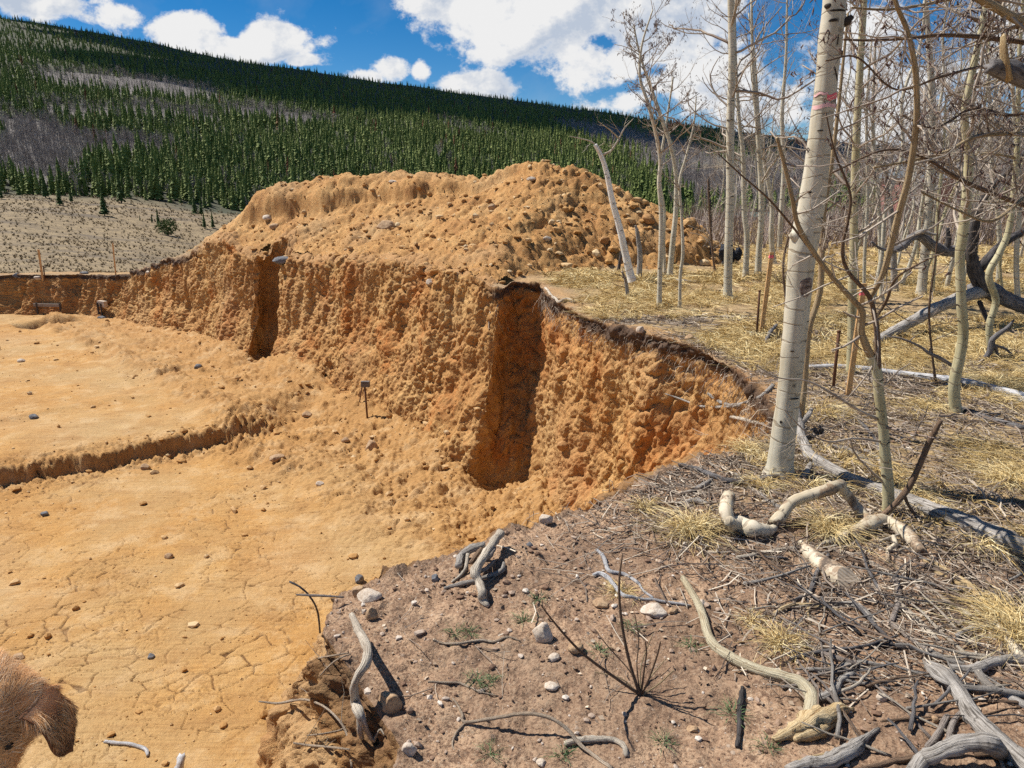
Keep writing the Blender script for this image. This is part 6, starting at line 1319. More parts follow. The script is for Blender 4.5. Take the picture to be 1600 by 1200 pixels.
o = build('leaf_litter', V, np.arange(4 * n).reshape(-1, 4), mats=(M['leaf'],), attrs=dict(rnd=np.repeat(r.random(n), 4)), smooth=False); tag(o, 'dead leaf and bark flakes littering the brown soil', 'leaf litter', kind='stuff')
# tussocks one by one
def tussock(label, u, v, wpx, hpx, n=260, seed=0, m='straw', name='grass_tussock', cat='grass tussock', spread=1.0):
    c = hit(u, v, [ground, lip, mound]); s = pxm(c); r = np.random.default_rng(seed); W_ = wpx * s * .5; Hh = hpx * s
    a = r.random(n) * 6.283; rad = W_ * .35 * np.sqrt(r.random(n)); cx = c[0] + np.cos(a) * rad; cy = c[1] + np.sin(a) * rad; P = tuft_strands(cx, cy, np.full(n, c[2]), 1, Hh * 1.1, Hh * .25, r, 6, spread) - c
    V, Q, mm = strands(P, np.linspace(1, .2, 6)[None] * (.0009 + .0002 * c[1]) * r.uniform(.6, 1.4, n)[:, None], seed)
    o = build(name, V, Q, mats=(M[m],), attrs=dict(rnd=np.repeat(np.clip(r.normal(.6, .25, n), 0, 1), mm)), smooth=False); o.location = tuple(c); tag(o, label, cat)
for i, a in enumerate([('big tan grass tussock at the left of the curled pale log', 1082, 836, 90, 55, 420), ('golden grass tussock under the arched cream log', 1296, 832, 90, 48, 420), ('small yellow tussock on soil left of the big tan one', 1006, 795, 32, 20, 160),
    ('wide pale tussock at the picture side beyond the long grey log', 1580, 756, 110, 46, 420), ('golden tussock hanging over the forked grey limb at the picture side', 1590, 1000, 120, 80, 420), ('bleached tussock on the lip behind the notch', 945, 434, 46, 14, 200), ('pale tuft between the clump and the heap', 916, 440, 30, 10, 120),
    ('pale tuft at the foot of the banded trunk', 1188, 762, 40, 26, 200), ('grey-green tuft left of the banded trunk above the bank', 1165, 706, 46, 28, 200), ('straw tussock behind the orange stake', 1236, 498, 46, 20, 240), ('straw tussock behind the upright steel rod', 1330, 470, 60, 26, 240),
    ('tussock at the foot of the kinked aspen', 1556, 600, 80, 30, 300), ('tussock between the crooked aspen and the white log', 1450, 640, 70, 30, 260), ('small grey dead tuft below the elbow-shaped branch', 968, 928, 44, 16, 140), ('dry tuft between the S-shaped stick and the litter', 1222, 1010, 46, 34, 220), ('small orange-brown tuft right of the S-shaped stick', 1174, 972, 22, 16, 90), ('tuft above the pale stick at the picture side', 1560, 960, 70, 30, 260)]):
    tussock(*a, seed=40 + i)
for i, (u, v, wp, hp, lab) in enumerate([(988, 982, 22, 8, 'grey-green sprout beside the shrub stem top'), (1037, 1162, 18, 10, 'small bright green sprout near the bottom edge'), (1145, 1118, 34, 20, 'largest green sprout left of the dark charred stick'), (745, 1066, 14, 8, 'green sprout on soil under the forked pale root'), (733, 990, 10, 6, 'tiny green sprout above the wavy root'), (764, 1068, 12, 7, 'second green sprout under the forked pale root'), (937, 1020, 9, 5, 'tiny green sprout below the big pale stone'), (1200, 1172, 12, 7, 'tiny green sprout left of the torn splinter'), (842, 936, 14, 7, 'green sprout at the tip of the leaning shrub stem'), (1080, 1010, 22, 9, 'grey-green sprout right of the shrub')]):
    tussock(lab, u, v, wp * .6, hp * .55, 46, 200 + i, 'sprout', 'green_sprout', 'sprout', .9)
for i, (u, v, lab) in enumerate([(766, 1182, 'little yellow-green grass tuft near the bottom edge'), (818, 972, 'little grass tuft above the big pale stone'), (712, 992, 'little grass tuft at the bend of the wavy root'), (880, 1184, 'little grass tuft left of the hooked shard')]):
    tussock(lab, u, v, 12, 11, 34, 230 + i, 'sprout', 'grass_tuft', 'grass tuft', .7)
# ---- stones
ICO_V = None
def ico(sub):
    import bmesh
    bm = bmesh.new(); bmesh.ops.create_icosphere(bm, subdivisions=sub, radius=1.0); V = np.array([v.co[:] for v in bm.verts]); T = np.array([[v.index for v in f.verts] for f in bm.faces]); bm.free(); return V, T
I3 = ico(4); I1 = ico(1)
def stone(label, u, v, wpx, hpx, m='st_tan', seed=0, name='stone', sink=.3, on=None, deep=1.0):
    c = hit(u, v, on); s = pxm(c); r = np.random.default_rng(seed + int(u)); V = I3[0] * 1.0
    pl = r.normal(size=(9, 3)); pl /= np.linalg.norm(pl, axis=1)[:, None]; dd = r.uniform(.62, .92, 9)
    for n_i, d_i in zip(pl, dd):
        e = V @ n_i - d_i; V = V - np.where(e > 0, e, 0)[:, None] * n_i * .92
    V = V * (1 + .05 * noise3(V + seed, 3, 3))[:, None] + .012 * noise3(V + seed, 9, 4)[:, None] * V
    a = r.uniform(-.5, .5); V = V * [wpx * s * .56, wpx * s * .45 * deep, max(hpx * s * .62, wpx * s * .22)]; V = V @ np.array([[math.cos(a), -math.sin(a), 0], [math.sin(a), math.cos(a), 0], [0, 0, 1]])
    o = build(name, V, None, I3[1], mats=(M[m],)); o.location = (c[0], c[1], c[2] + hpx * s * (.5 - sink)); tag(o, label, 'stone'); return o
STN = [('big pale pinkish stone in the middle of the bare soil', 848, 995, 34, 30, 'st_pale'), ('flat white slab of stone right of the shrub stem', 1022, 957, 40, 17, 'st_pale'), ('flat tan stone tucked against the white slab', 1052, 957, 16, 12, 'st_tan'), ('flat pale pink rock at the tip of the near bank', 578, 935, 36, 18, 'st_pale'),
 ('upright tan rock left of the flat pink one on the near bank', 560, 928, 20, 20, 'st_tan'), ('blue-grey stone at the very tip of the near bank', 562, 909, 15, 15, 'st_grey'), ('brown stone below the flat pink rock', 581, 966, 18, 22, 'st_tan'), ('small white pebble between the flat pink rock and the bleached stick', 569, 957, 8, 8, 'st_pale'),
 ('dark round stone on the soil before the root knot', 680, 906, 13, 12, 'st_grey'), ('dark cube-like stone right of the root knot', 828, 854, 11, 10, 'st_grey'), ('pale boulder at the brink between soil and pit', 853, 815, 20, 18, 'st_pale'), ('white chalky stone near the bottom edge by the near bank', 640, 1176, 22, 24, 'st_pale'),
 ('flat blue-white stone lying on soil at the bottom edge', 846, 1194, 16, 10, 'st_pale'), ('pale round stone in the bare patch by the stout stub', 1377, 1092, 14, 12, 'st_pale'), ('brown knobbly stone left of the thick silver limb', 1460, 1126, 11, 11, 'st_tan'), ('half-buried tan stone below the big pale one', 898, 1014, 26, 14, 'st_tan'),
 ('pinkish stone between the big pale one and the arching root', 866, 1030, 18, 12, 'st_pale'), ('black and white chip of rock right of the forked root', 862, 1073, 22, 10, 'st_pale'), ('flat pale stone under the elbow-shaped branch', 940, 944, 26, 9, 'st_tan'), ('tan rock embedded in the near bank face', 610, 1105, 34, 40, 'st_tan'),
 ('yellowish stone at the bottom of the S-shaped stick', 1082, 1142, 18, 12, 'st_tan'), ('pale stone beside the S-shaped stick, high end', 1096, 944, 14, 9, 'st_pale')]
for i, a in enumerate(STN): stone(*a, seed=i)
STN2 = [('long flat tan rock lying high on the dirt heap', 604, 356, 34, 14, 'st_tan'), ('pale rock on the upper shoulder of the heap', 418, 343, 16, 9, 'st_pale'), ('brown rock just below the pale one on the shoulder of the heap', 430, 356, 16, 9, 'st_tan'), ('flat grey slab overhanging the left slot in the wall', 440, 410, 30, 12, 'st_grey'),
 ('small grey-white rock on the rim of the long wall', 672, 443, 13, 9, 'st_pale'), ('pale rock at the top of the heap near the skyline dip', 614, 285, 12, 5, 'st_pale'), ('flat pale rock high on the peak of the heap', 830, 281, 14, 6, 'st_pale'), ('angular tan boulder low on the talus by the steel rod', 580, 703, 20, 20, 'st_tan'),
 ('large boulder half buried in the face of the heap behind the leaning aspen', 1012, 346, 22, 14, 'st_orange'), ('tan rock on the heap below the large boulder', 945, 378, 16, 12, 'st_orange'), ('pale rock under the peak of the heap', 855, 374, 12, 8, 'st_pale'), ('rock on the mid face of the heap', 770, 326, 14, 9, 'st_tan'),
 ('pink rock on the lip of the pit near the grass', 1077, 532, 16, 13, 'st_tan'), ('pale rock in the topsoil of the bank', 1001, 518, 13, 11, 'st_pale'), ('orange rock on the grass lip', 1033, 499, 15, 10, 'st_tan'), ('white flat stone far out on the pit floor', 34, 565, 12, 6, 'st_pale'),
 ('grey stone on the far ledge of the pit floor', 53, 653, 14, 8, 'st_grey'), ('small rock at the edge of the long floor ledge', 228, 733, 14, 12, 'st_tan'), ('flat stone at the end of the floor ledge', 434, 717, 24, 8, 'st_tan'), ('dark grey rock on the broken floor below the slot', 310, 575, 12, 8, 'st_grey'),
 ('brown cobble on the clay floor below the long ledge', 264, 871, 12, 9, 'st_tan'), ('black stone on the clay floor at the left', 70, 805, 12, 8, 'st_grey'), ('pale cobble on the clay floor left side', 30, 1028, 18, 9, 'st_tan'), ('small dark cobble above the dog on the clay', 236, 1027, 11, 8, 'st_grey'),
 ('white stone on the rim at the far corner of the pit', 60, 435, 12, 7, 'st_pale'), ('dark round rock on the rim by the far stake', 26, 432, 12, 7, 'st_grey'), ('flat dark rock on the rim left of the heap foot', 132, 428, 14, 4, 'st_grey'), ('flat rock on the floor by the white block', 160, 497, 13, 4, 'st_grey'),
 ('slab of rock with a shadow high on the left of the wall', 232, 427, 8, 5, 'st_pale'), ('tan rock on the talus below the left slot', 480, 650, 14, 9, 'st_tan'), ('pair-sized tan rock near the elbow of the trench', 540, 690, 13, 9, 'st_tan'), ('fist-sized pale rock at the foot of the notch', 500, 757, 12, 7, 'st_pale'), ('rock in the face of the wall left of the notch', 700, 470, 14, 12, 'st_orange'), ('clod at the foot of the wall right of the notch', 880, 700, 18, 14, 'st_orange')]
for i, a in enumerate(STN2): stone(*a, seed=100 + i)
def gravel(x, y, size, seed, name, m, label, zoff=.3):
    z = ground_z(x, y); r = np.random.default_rng(seed); n = len(x); V0, T0 = I1; V = V0[None] * r.uniform(.65, 1.25, (n, len(V0), 1)) * (size[:, None, None] * r.uniform(.6, 1.3, (n, 1, 3)) * [1, 1, .65])
    a = r.random(n) * 6.283; c, s = np.cos(a)[:, None], np.sin(a)[:, None]; V = np.stack([V[..., 0] * c - V[..., 1] * s, V[..., 0] * s + V[..., 1] * c, V[..., 2]], -1) + np.stack([x, y, z + size * zoff], -1)[:, None]
    T = (T0[None] + (np.arange(n) * len(V0))[:, None, None]).reshape(-1, 3); o = build(name, V.reshape(-1, 3), None, T, mats=(m,), attrs=dict(rnd=np.repeat(r.random(n), len(V0))), smooth=False); tag(o, label, 'gravel', kind='stuff')
x, y, r = scatter(16000, 1.7, 7, .8, 21, 420); k = (~inside(x, y, POLY)) & (segdist(x, y, ST[:, :2]) > .03); x, y = x[k], y[k]; gravel(x, y, (.0022 + .011 * r.random(len(x)) ** 6) * (1 + .10 * y), 22, 'gravel', M['gravel_soil'], 'small pebbles and crumbs over the brown soil')
x, y, r = scatter(9000, 4.5, 26, 1.3, 23, -120, 900); k = inside(x, y, POLY) & (segdist(x, y, ST[:, :2]) > .3); x, y = x[k], y[k]
Pn = np.stack([x, y, 0 * x], -1); dA = segdist(x, y, AB); dL = np.abs((x - LEDGE0[0]) * LEDN[0] + (y - LEDGE0[1]) * LEDN[1]); k = r.random(len(x)) < np.clip(.10 + np.exp(-dA / 1.2) + .9 * np.exp(-(dL / .5) ** 2) + .8 * (noise3(Pn, .8, 98) > .45), 0, 1); x, y = x[k], y[k]
gravel(x, y, (.008 + .05 * r.random(len(x)) ** 13) * (1 + .04 * y), 24, 'gravel', M['gravel_clay'], 'clods and stones scattered over the orange pit floor')
x, y, r = scatter(9000, 11.5, 21.5, 1.0, 25, 260, 1130); _, mo = GH(x, y); k = (~inside(x, y, POLY)) & (mo > .3); x, y = x[k], y[k]; gravel(x, y, (.010 + .075 * r.random(len(x)) ** 9) * (1 + .6 * sstep(0, 1.5, x)), 26, 'gravel', M['gravel_clay'], 'clods and stones covering the orange dirt heap')

# fine roots hanging out of the topsoil along the cut
rr4 = np.random.default_rng(55); idx = rr4.uniform(12.5, 23.5, 700); i_ = idx.astype(int); f_ = (idx - i_)[:, None]; Lp = ST[i_, :2] * (1 - f_) + ST[i_ + 1, :2] * f_; Fp = ST[i_, 2:] * (1 - f_) + ST[i_ + 1, 2:] * f_
dr = Fp - Lp; dr /= np.linalg.norm(dr, axis=1)[:, None]; n = len(Lp); st_ = Lp + dr * rr4.uniform(.0, .09, (n, 1)); zt = GH(Lp[:, 0], Lp[:, 1])[0] - rr4.uniform(.0, .22, n); Ln = np.abs(rr4.normal(.09, .07, n)) + .03; K = 5; t = np.linspace(0, 1, K)
P = np.stack([st_[:, 0:1] + dr[:, 0:1] * (.02 + Ln[:, None] * .45 * t), st_[:, 1:2] + dr[:, 1:2] * (.02 + Ln[:, None] * .45 * t), zt[:, None] - Ln[:, None] * t ** 1.4], -1); P[:, 1:] += np.cumsum(rr4.normal(0, .12, (n, K - 1, 3)), 1) * Ln[:, None, None]
put(P, np.linspace(1, .4, K)[None] * rr4.uniform(.0008, .0022, n)[:, None] * (1 + .12 * Lp[:, 1:2]), rr4.random(n), True, 56)
flush('hanging_rootlets', M['litter'], 'fine rootlets hanging from the dark topsoil along the cut edge', 'rootlets')
# loose sticks in the tangle, one by one
rr5 = np.random.default_rng(66); c5 = 0
while c5 < 75:
    u, v = rr5.uniform(1180, 1600), rr5.uniform(840, 1190); 
    if u < 1180 + (v - 840) * .35: continue
    p = hit(u, v, [ground]); L_ = rr5.uniform(.07, .24); a = rr5.uniform(0, 3.14); k = 7; t = np.linspace(-1, 1, k); off = np.cumsum(rr5.normal(0, .05, (k, 2)), 0) * L_
    q = np.stack([p[0] + math.cos(a) * t * L_ + off[:, 0], p[1] + math.sin(a) * t * L_ + off[:, 1], np.full(k, p[2])], -1); rd = np.linspace(1, .45, k) * rr5.uniform(.0035, .009); q[:, 2] += .008; q = settle(q, rd, 0); q[:, 2] += np.linspace(0, rr5.uniform(0, .05), k)
    mb = MB(); mb.tube(q - p, rd, 7, 0, rough=.3, jag=1.2); o = mb.build('loose_stick', M[['grey_wood', 'brown_grey', 'dark_grey', 'pale_wood', 'brown_wood'][c5 % 5]]); o.location = tuple(p); tag(o, 'loose weathered stick in the tangle of dead wood on the soil', 'stick', 'loose sticks in the dead wood tangle'); c5 += 1

# ------------------------------------------------------------ survey stakes, rods, boards
def bar(name, label, pts, m, cat, flat=False, tip=None, Yb=None, group=None):
    """an upright stake: pts = (u, v, width px) from the ground up"""
    b = hit(pts[0][0], pts[0][1]) if Yb is None else at(pts[0][0], pts[0][1], Yb); P = px_line(pts, b[1]); w = pts[0][2] * pxm(P[0]); base = P[0].copy(); d = P[-1] - P[0]; L = np.linalg.norm(d); d /= L
    rt = empty(name, tuple(base)); tag(rt, label, cat, group); mb = MB()
    side = np.array([1, 0.25, 0.0]); side -= d * side.dot(d); side /= np.linalg.norm(side); nn = np.cross(d, side)
    if flat:
        th = .3; V = []
        for s_ in (-.12, L - .0): V += [base + d * s_ + side * a * w * .5 + nn * c * w * .5 * th for a, c in ((-1, -1), (1, -1), (1, 1), (-1, 1))]
        mb.add(np.array(V) - base, [[0, 1, 5, 4], [1, 2, 6, 5], [2, 3, 7, 6], [3, 0, 4, 7], [4, 5, 6, 7], [0, 3, 2, 1]], uq=np.array([[0, 0], [.3, 0], [.3, L], [0, L]] * 4 + [[0, 0], [.1, 0], [.1, .1], [0, .1]] * 2)); mb.build('stake_body', M[m], parent=rt, smooth=False)
    else:
        mb.tube([-d * .1, d * L * .5, d * L], w * .5, 8, 0); mb.tube([d * (L - .01), d * (L + .004)], w * .62, 8, 0); mb.build('rod', M[m], parent=rt)
    if tip:
        t0, t1 = tip; tb = MB(); V = []
        for s_ in (t0 * L, t1 * L): V += [d * s_ + side * a * w * .53 + nn * c * w * .53 * (th if flat else 1) * 1.1 for a, c in ((-1, -1), (1, -1), (1, 1), (-1, 1))]
        tb.add(np.array(V), [[0, 1, 5, 4], [1, 2, 6, 5], [2, 3, 7, 6], [3, 0, 4, 7], [4, 5, 6, 7], [0, 3, 2, 1]]); tb.build('pink_mark', M['pink'], parent=rt, smooth=False)
    return rt
bar('survey_stake', 'orange wooden survey stake with pink tip left of the banded trunk', [(1189, 523, 7), (1206, 394, 7)], 'stake', 'survey stake', True, (.93, .965))
bar('survey_stake', 'orange wooden survey stake with pink mark leaning before the green-tinged aspen', [(1325, 618, 9), (1350, 443, 9)], 'stake', 'survey stake', True, (.90, .935))
bar('steel_rod', 'thin rusty steel rod driven in beside the left survey stake', [(1182, 526, 3.6), (1187, 454, 3.6)], 'steel', 'steel rod')
bar('steel_rod', 'thick rusty steel rod standing before the white fallen log', [(1302, 606, 5), (1311, 517, 5)], 'steel', 'steel rod')
bar('survey_stake', 'tall orange-brown stake on the far rim of the pit', [(67, 437, 3), (60, 390, 3)], 'stake', 'survey stake', True)
bar('survey_stake', 'short dark stake touching the tall one on the far rim', [(70, 436, 2), (68, 416, 2)], 'steel', 'survey stake')
bar('survey_stake', 'thin pale stake on the rim where the wall meets the meadow', [(181, 430, 2), (176, 380, 2)], 'stake', 'survey stake', True)
rr_ = bar('steel_rod', 'dark rod with a flat cap on the talus inside the pit', [(574, 653, 3), (570, 604, 3)], 'steel', 'steel rod')
b = np.array(rr_.location); s = pxm(b); cb_ = MB(); e = at(571, 600, b[1]) - b; cb_.box(e, 13 * s, 6 * s, 9 * s); cb_.build('cap', M['dark_grey'], parent=rr_, smooth=False)
bar('steel_rod', 'thin second rod just left of the capped one in the pit', [(562, 628, 1.8), (565, 606, 1.8)], 'steel', 'steel rod')
def px_board(name, label, c, wpx, hpx, dpx, m, cat, legs=(), rot=0, legm='dark_wood'):
    b = hit(*c); s = pxm(b); rt = empty(name, tuple(b)); tag(rt, label, cat); mb = MB(); Rm = [[math.cos(rot), -math.sin(rot), 0], [math.sin(rot), math.cos(rot), 0], [0, 0, 1]]
    mb.box((0, 0, hpx * s * .5 + (9 * s if legs else .01)), wpx * s, dpx * s, hpx * s, Rm); mb.build('board', M[m], parent=rt, smooth=False)
    for dx in legs:
        lb = MB(); p = np.array(Rm) @ np.array([dx * s, -dpx * s * .7, 0]); lb.box(p + [0, 0, 6 * s], 2 * s, 2 * s, 18 * s); lb.build('peg', M[legm], parent=rt, smooth=False)
px_board('batter_board', 'wooden batter board on pegs before the shaded far wall of the pit', (76, 488), 46, 4.5, 2, 'brown_grey', 'batter board', (-17, 22), -.1)
px_board('wooden_block', 'pale wooden block with dark straps at the far corner of the pit', (162, 488), 17, 9, 6, 'st_pale', 'wooden block', (-6, 2), -.5)
# black jacket slumped by the tall aspen
bj = at(1136, 414, 14.2); bj[2] = drop(bj[0], bj[1])[0]; jk = MB(); rj = np.random.default_rng(8); V, T = I3
for c_, s_ in [((-.06, 0, .30), (.12, .11, .17)), ((.05, .03, .22), (.10, .10, .16)), ((0, 0, .09), (.10, .10, .12)), ((.20, 0, .26), (.07, .06, .13))]:
    W_ = V * s_ * (1 + .35 * noise3(V + c_[0] * 9, 2.2, 6))[:, None] + c_; jk.add(W_, None, T)
o = jk.build('black_jacket', M['black_cloth']); o.location = tuple(bj); tag(o, 'black jacket-like bundle slumped behind the tall straight pale aspen', 'jacket')
# buildings glimpsed through the trees
def shed(name, label, u0, u1, v0, v1, Yw, wall, roof, roofh, wins=0):
    a = at(u0, v1, Yw); b = at(u1, v0, Yw); x0, x1 = a[0], b[0]; z0 = float(GH(np.array([a[0]]), np.array([Yw]), False)[0][0]) - .3; z1 = b[2]; rt = empty(name, ((x0 + x1) / 2, Yw, z0)); tag(rt, label, 'building'); w = x1 - x0; h = z1 - z0; dp = min(8, w * .7)
    mb = MB(); mb.box((0, dp / 2, h / 2), w, dp, h); mb.build('wall', M[wall], parent=rt, smooth=False); rb = MB(); o_ = .3; rb.add(np.array([[-w / 2 - o_, -o_, h], [w / 2 + o_, -o_, h], [w / 2 + o_, dp + o_, h], [-w / 2 - o_, dp + o_, h], [-w / 2 - o_, dp / 2, h + roofh], [w / 2 + o_, dp / 2, h + roofh]]), [[0, 1, 5, 4], [2, 3, 4, 5]], [[0, 4, 3], [1, 2, 5]]); rb.build('roof', M[roof], parent=rt, smooth=False)
    for k in range(wins):
        wb = MB(); wb.box((-w * .3 + k * w * .3, -.03, h * .62), 1.1, .08, .9); wb.build('window', M['window'], parent=rt, smooth=False)
shed('red_building', 'low red building with a blue-grey roof glimpsed through the aspens', 1402, 1512, 278, 350, 48, 'red_wall', 'roof_grey', .9, 2)
shed('teal_shed', 'small teal shed glimpsed low between the slim aspens', 1155, 1212, 338, 356, 44, 'teal', 'teal', .2)
# ------------------------------------------------------------ overhead branches from trees standing outside the frame
def off_tree(label, u, Yw, wpx, seed, branches, m='aspen', tw='twig'):
    base = np.array([utan(u, 300) * Yw, Yw, 0.0]); base[2] = float(GH(base[:1], base[1:2], False)[0][0]); r_ = wpx
    tr = [base + [0, 0, 0], base + [.03, .02, 1.2], base + [.0, .05, 2.4], base + [.05, .05, 3.6], base + [.08, .05, 5.2]]
    t_ = bare_aspen('aspen', label, None, tr, [r_, r_ * .93, r_ * .85, r_ * .7, r_ * .3], seed, nb=6, first=.6, L=(.5, 1.0), cat=.3, barks=m, twig=tw, marks=4, sides=14)
    for j, pts in enumerate(branches):
        P = px_line(pts, pts[0][3] if len(pts[0]) > 3 else Yw, Yw); P[-1] = tr[0] + (np.array(tr[3]) - tr[0]) * min(1, max(.2, (P[-1][2] - base[2]) / 3.6)); rad = [p_[2] * .5 * pxm(q_) for p_, q_ in zip(pts, P)]
        q = spline(np.column_stack([P, rad]), len(pts) * 6); mb = MB(); mb.tube(q[:, :3] - base, np.maximum(q[:, 3], .0012), 7, 0, rough=.08); cbb = MB(); rr = np.random.default_rng(seed * 10 + j); tb = MB()
        for i in range(1, len(q) - 2):
            if rr.random() < .6: twigs(tb, q[i, :3] - base, rv3(rr) * [1, .5, 1], rr.uniform(.10, .45), max(q[i, 3] * .45, .0014), int(rr.integers(1, 3)), rr, (cbb, .35))
        bo = mb.build('limb', M['brown_wood' if j % 2 else 'tan_stem'], parent=t_)
        if tb.n: tb.build('twigs', M['twig'], parent=bo)
        if cbb.n: cbb.build('catkins', M['catkin'], parent=bo)['kind'] = 'stuff'
off_tree('aspen standing just outside the picture whose limbs reach across its upper corner', 1790, 3.9, .055, 5, [
    [(1495, -22, 9, 3.3), (1530, -2, 12), (1560, 14, 13), (1600, 36, 14), (1680, 75, 16), (1770, 120, 18)],
    [(1318, 62, 3, 3.4), (1360, 63, 4), (1420, 60, 5), (1470, 55, 6), (1530, 58, 7), (1600, 66, 8), (1760, 90, 10)],
    [(1330, 12, 3, 3.6), (1380, 15, 4), (1430, 10, 4.5), (1480, 0, 5), (1600, -20, 7), (1770, -30, 9)],
    [(1290, 95, 2.5, 3.2), (1340, 90, 3), (1400, 140, 3), (1470, 120, 4), (1540, 104, 4.5), (1620, 110, 6), (1760, 150, 8)],
    [(1365, 262, 3, 3.5), (1430, 250, 4), (1480, 236, 5), (1520, 215, 6), (1560, 210, 6), (1610, 212, 7), (1770, 240, 9)],
    [(1300, 270, 3, 3.4), (1380, 235, 3.5), (1440, 245, 4), (1500, 280, 6), (1545, 300, 7), (1600, 320, 8), (1770, 380, 11)],
    [(1440, 300, 3, 3.2), (1500, 330, 3.5), (1550, 345, 5), (1600, 310, 6), (1660, 270, 7), (1770, 250, 9)],
    [(1410, 180, 2.5, 3.7), (1460, 200, 3), (1520, 170, 4), (1580, 180, 5), (1650, 170, 6), (1770, 180, 8)]])
off_tree('aspen outside the picture edge standing behind the fallen dead tree', 1830, 7.0, .06, 6, [
    [(1480, 150, 3, 6.4), (1530, 135, 4), (1600, 120, 5), (1830, 100, 9)], [(1500, 20, 3, 6.4), (1560, 46, 4), (1620, 40, 5), (1830, 20, 9)], [(1470, 260, 3, 6.3), (1540, 240, 4), (1620, 250, 5), (1830, 260, 9)]], 'aspen_far', 'twig_grey')
# broken snag poking in at the side
Yq = 2.3; pq = at(2050, 190, Yq); g0 = float(GH(pq[:1], pq[1:2], False)[0][0]); sr = empty('broken_snag', (pq[0], pq[1], g0)); bq = np.array(sr.location); tag(sr, 'dead snag whose splintered grey limb pokes in at the upper side', 'dead tree')
mb = MB(); mb.tube(np.array([[0, 0, -.1], [.02, 0, .9], [0, .02, pq[2] - g0], [.02, 0, pq[2] - g0 + .35]]), [.07, .06, .05, .02], 14, 0, rough=.15); mb.build('trunk', M['grey_wood'], parent=sr)
P = px_line([(1549, 104, 22), (1562, 106, 30), (1580, 112, 30), (1600, 122, 28), (1700, 150, 32), (2050, 190, 38)], Yq); q = spline(np.column_stack([P, px_rad([(0, 0, 20), (0, 0, 30), (0, 0, 31), (0, 0, 28), (0, 0, 32), (0, 0, 36)], P)]), 30)
mb = MB(); mb.tube(q[:, :3] - bq, q[:, 3], 16, 0, rough=.2, jag=1.0); lo = mb.build('broken_limb', M['dark_grey'], parent=sr)
P = px_line([(1576, 122, 16), (1571, 98, 17), (1568, 74, 14), (1567, 57, 9)], Yq - .02); mb = MB(); mb.tube(P - bq, px_rad([(0, 0, 16), (0, 0, 18), (0, 0, 14), (0, 0, 9)], P), 7, 0, rough=.35, flat=.5, jag=1.6); mb.build('splinter', M['yellow_wood'], parent=lo)
# ------------------------------------------------------------ the dog
HC = at(4, 1116, 1.20)                     # middle of the skull
fw = np.array([.10, -.78, -.62]); fw /= np.linalg.norm(fw); lf = np.cross([0, 0, 1.0], fw); lf /= np.linalg.norm(lf); up_ = np.cross(fw, lf)
if lf[0] < 0: lf = -lf
def hp(a, b, c): return HC + fw * a + lf * b + up_ * c       # forward, to the visible side, up
gz = drop(-1.45, .9, 2)[0]
dog = empty('dog', (-1.55, .85, gz)); tag(dog, 'golden brown long-haired dog at the bottom corner, drooping ear seen from above', 'dog')
D0 = np.array(dog.location); db = MB()
def blob(c, s): db.add(I3[0] * s + (np.asarray(c) - D0), None, I3[1])
def dtube(P, r): q = spline(np.column_stack([P, r]), 18); db.tube(q[:, :3] - D0, q[:, 3], 18)
sh_ = np.array([-1.36, 1.02, gz + .50]); hip = np.array([-2.02, .72, gz + .50])
dtube([sh_ + [.03, .01, .02], sh_ * .5 + hip * .5 + [0, 0, -.01], hip], [.135, .125, .10]); blob(sh_ + [0, 0, -.07], [.13, .12, .15]); blob(hip, [.12, .11, .12])
dtube([sh_ + [-.02, 0, .05], (sh_ + HC) / 2 + [0, 0, .03], hp(-.07, 0, -.01)], [.12, .095, .075])
blob(hp(-.01, 0, .0), [.072, .072, .068]); blob(hp(.03, 0, -.012), [.062, .06, .055]); dtube([hp(.04, 0, -.02), hp(.10, 0, -.034), hp(.165, 0, -.036)], [.048, .034, .026]); dtube([hp(.03, 0, -.05), hp(.09, 0, -.06), hp(.145, 0, -.058)], [.03, .022, .016])
for sd in (1, -1):
    n_ = np.array([.30 * 0 + .12, -.27, 0]) * sd * .33
    s0 = sh_ + n_ * .9
    dtube([s0 + [0, 0, -.06], s0 + [-.03, 0, -.2], [s0[0] + .01, s0[1], gz + .12], [s0[0] + .02, s0[1], gz + .035]], [.06, .045, .027, .024]); dtube([[s0[0] + .01, s0[1], gz + .03], [s0[0] + .08, s0[1] + .02, gz + .02]], [.028, .022])
    h0 = hip + n_ * .9
    dtube([h0 + [0, 0, -.03], h0 + [.05, 0, -.2], [h0[0] - .07, h0[1], gz + .15], [h0[0] - .04, h0[1], gz + .035]], [.085, .055, .028, .024]); dtube([[h0[0] - .05, h0[1], gz + .03], [h0[0] + .03, h0[1] + .01, gz + .02]], [.028, .022])
dtube([hip + [-.08, -.03, .05], hip + [-.22, -.08, .02], hip + [-.38, -.12, -.08]], [.035, .03, .012])
raw = db.build('dog_raw', M['skin']); md = raw.modifiers.new('r', 'REMESH'); md.mode = 'VOXEL'; md.voxel_size = .009; m2 = raw.modifiers.new('s', 'SMOOTH'); m2.iterations = 6; m2.factor = .6
bpy.context.view_layer.update(); dg = bpy.context.evaluated_depsgraph_get(); me = bpy.data.meshes.new_from_object(raw.evaluated_get(dg)); bpy.data.objects.remove(raw)
me.polygons.foreach_set('use_smooth', [True] * len(me.polygons)); me.materials.clear(); me.materials.append(M['skin']); body = bpy.data.objects.new('body', me); C.objects.link(body); body.parent = dog
nv = len(me.vertices); bv = np.empty(nv * 3, np.float32); me.vertices.foreach_get('co', bv); bv = bv.reshape(-1, 3); bn = np.empty(nv * 3, np.float32); me.vertices.foreach_get('normal', bn); bn = bn.reshape(-1, 3)
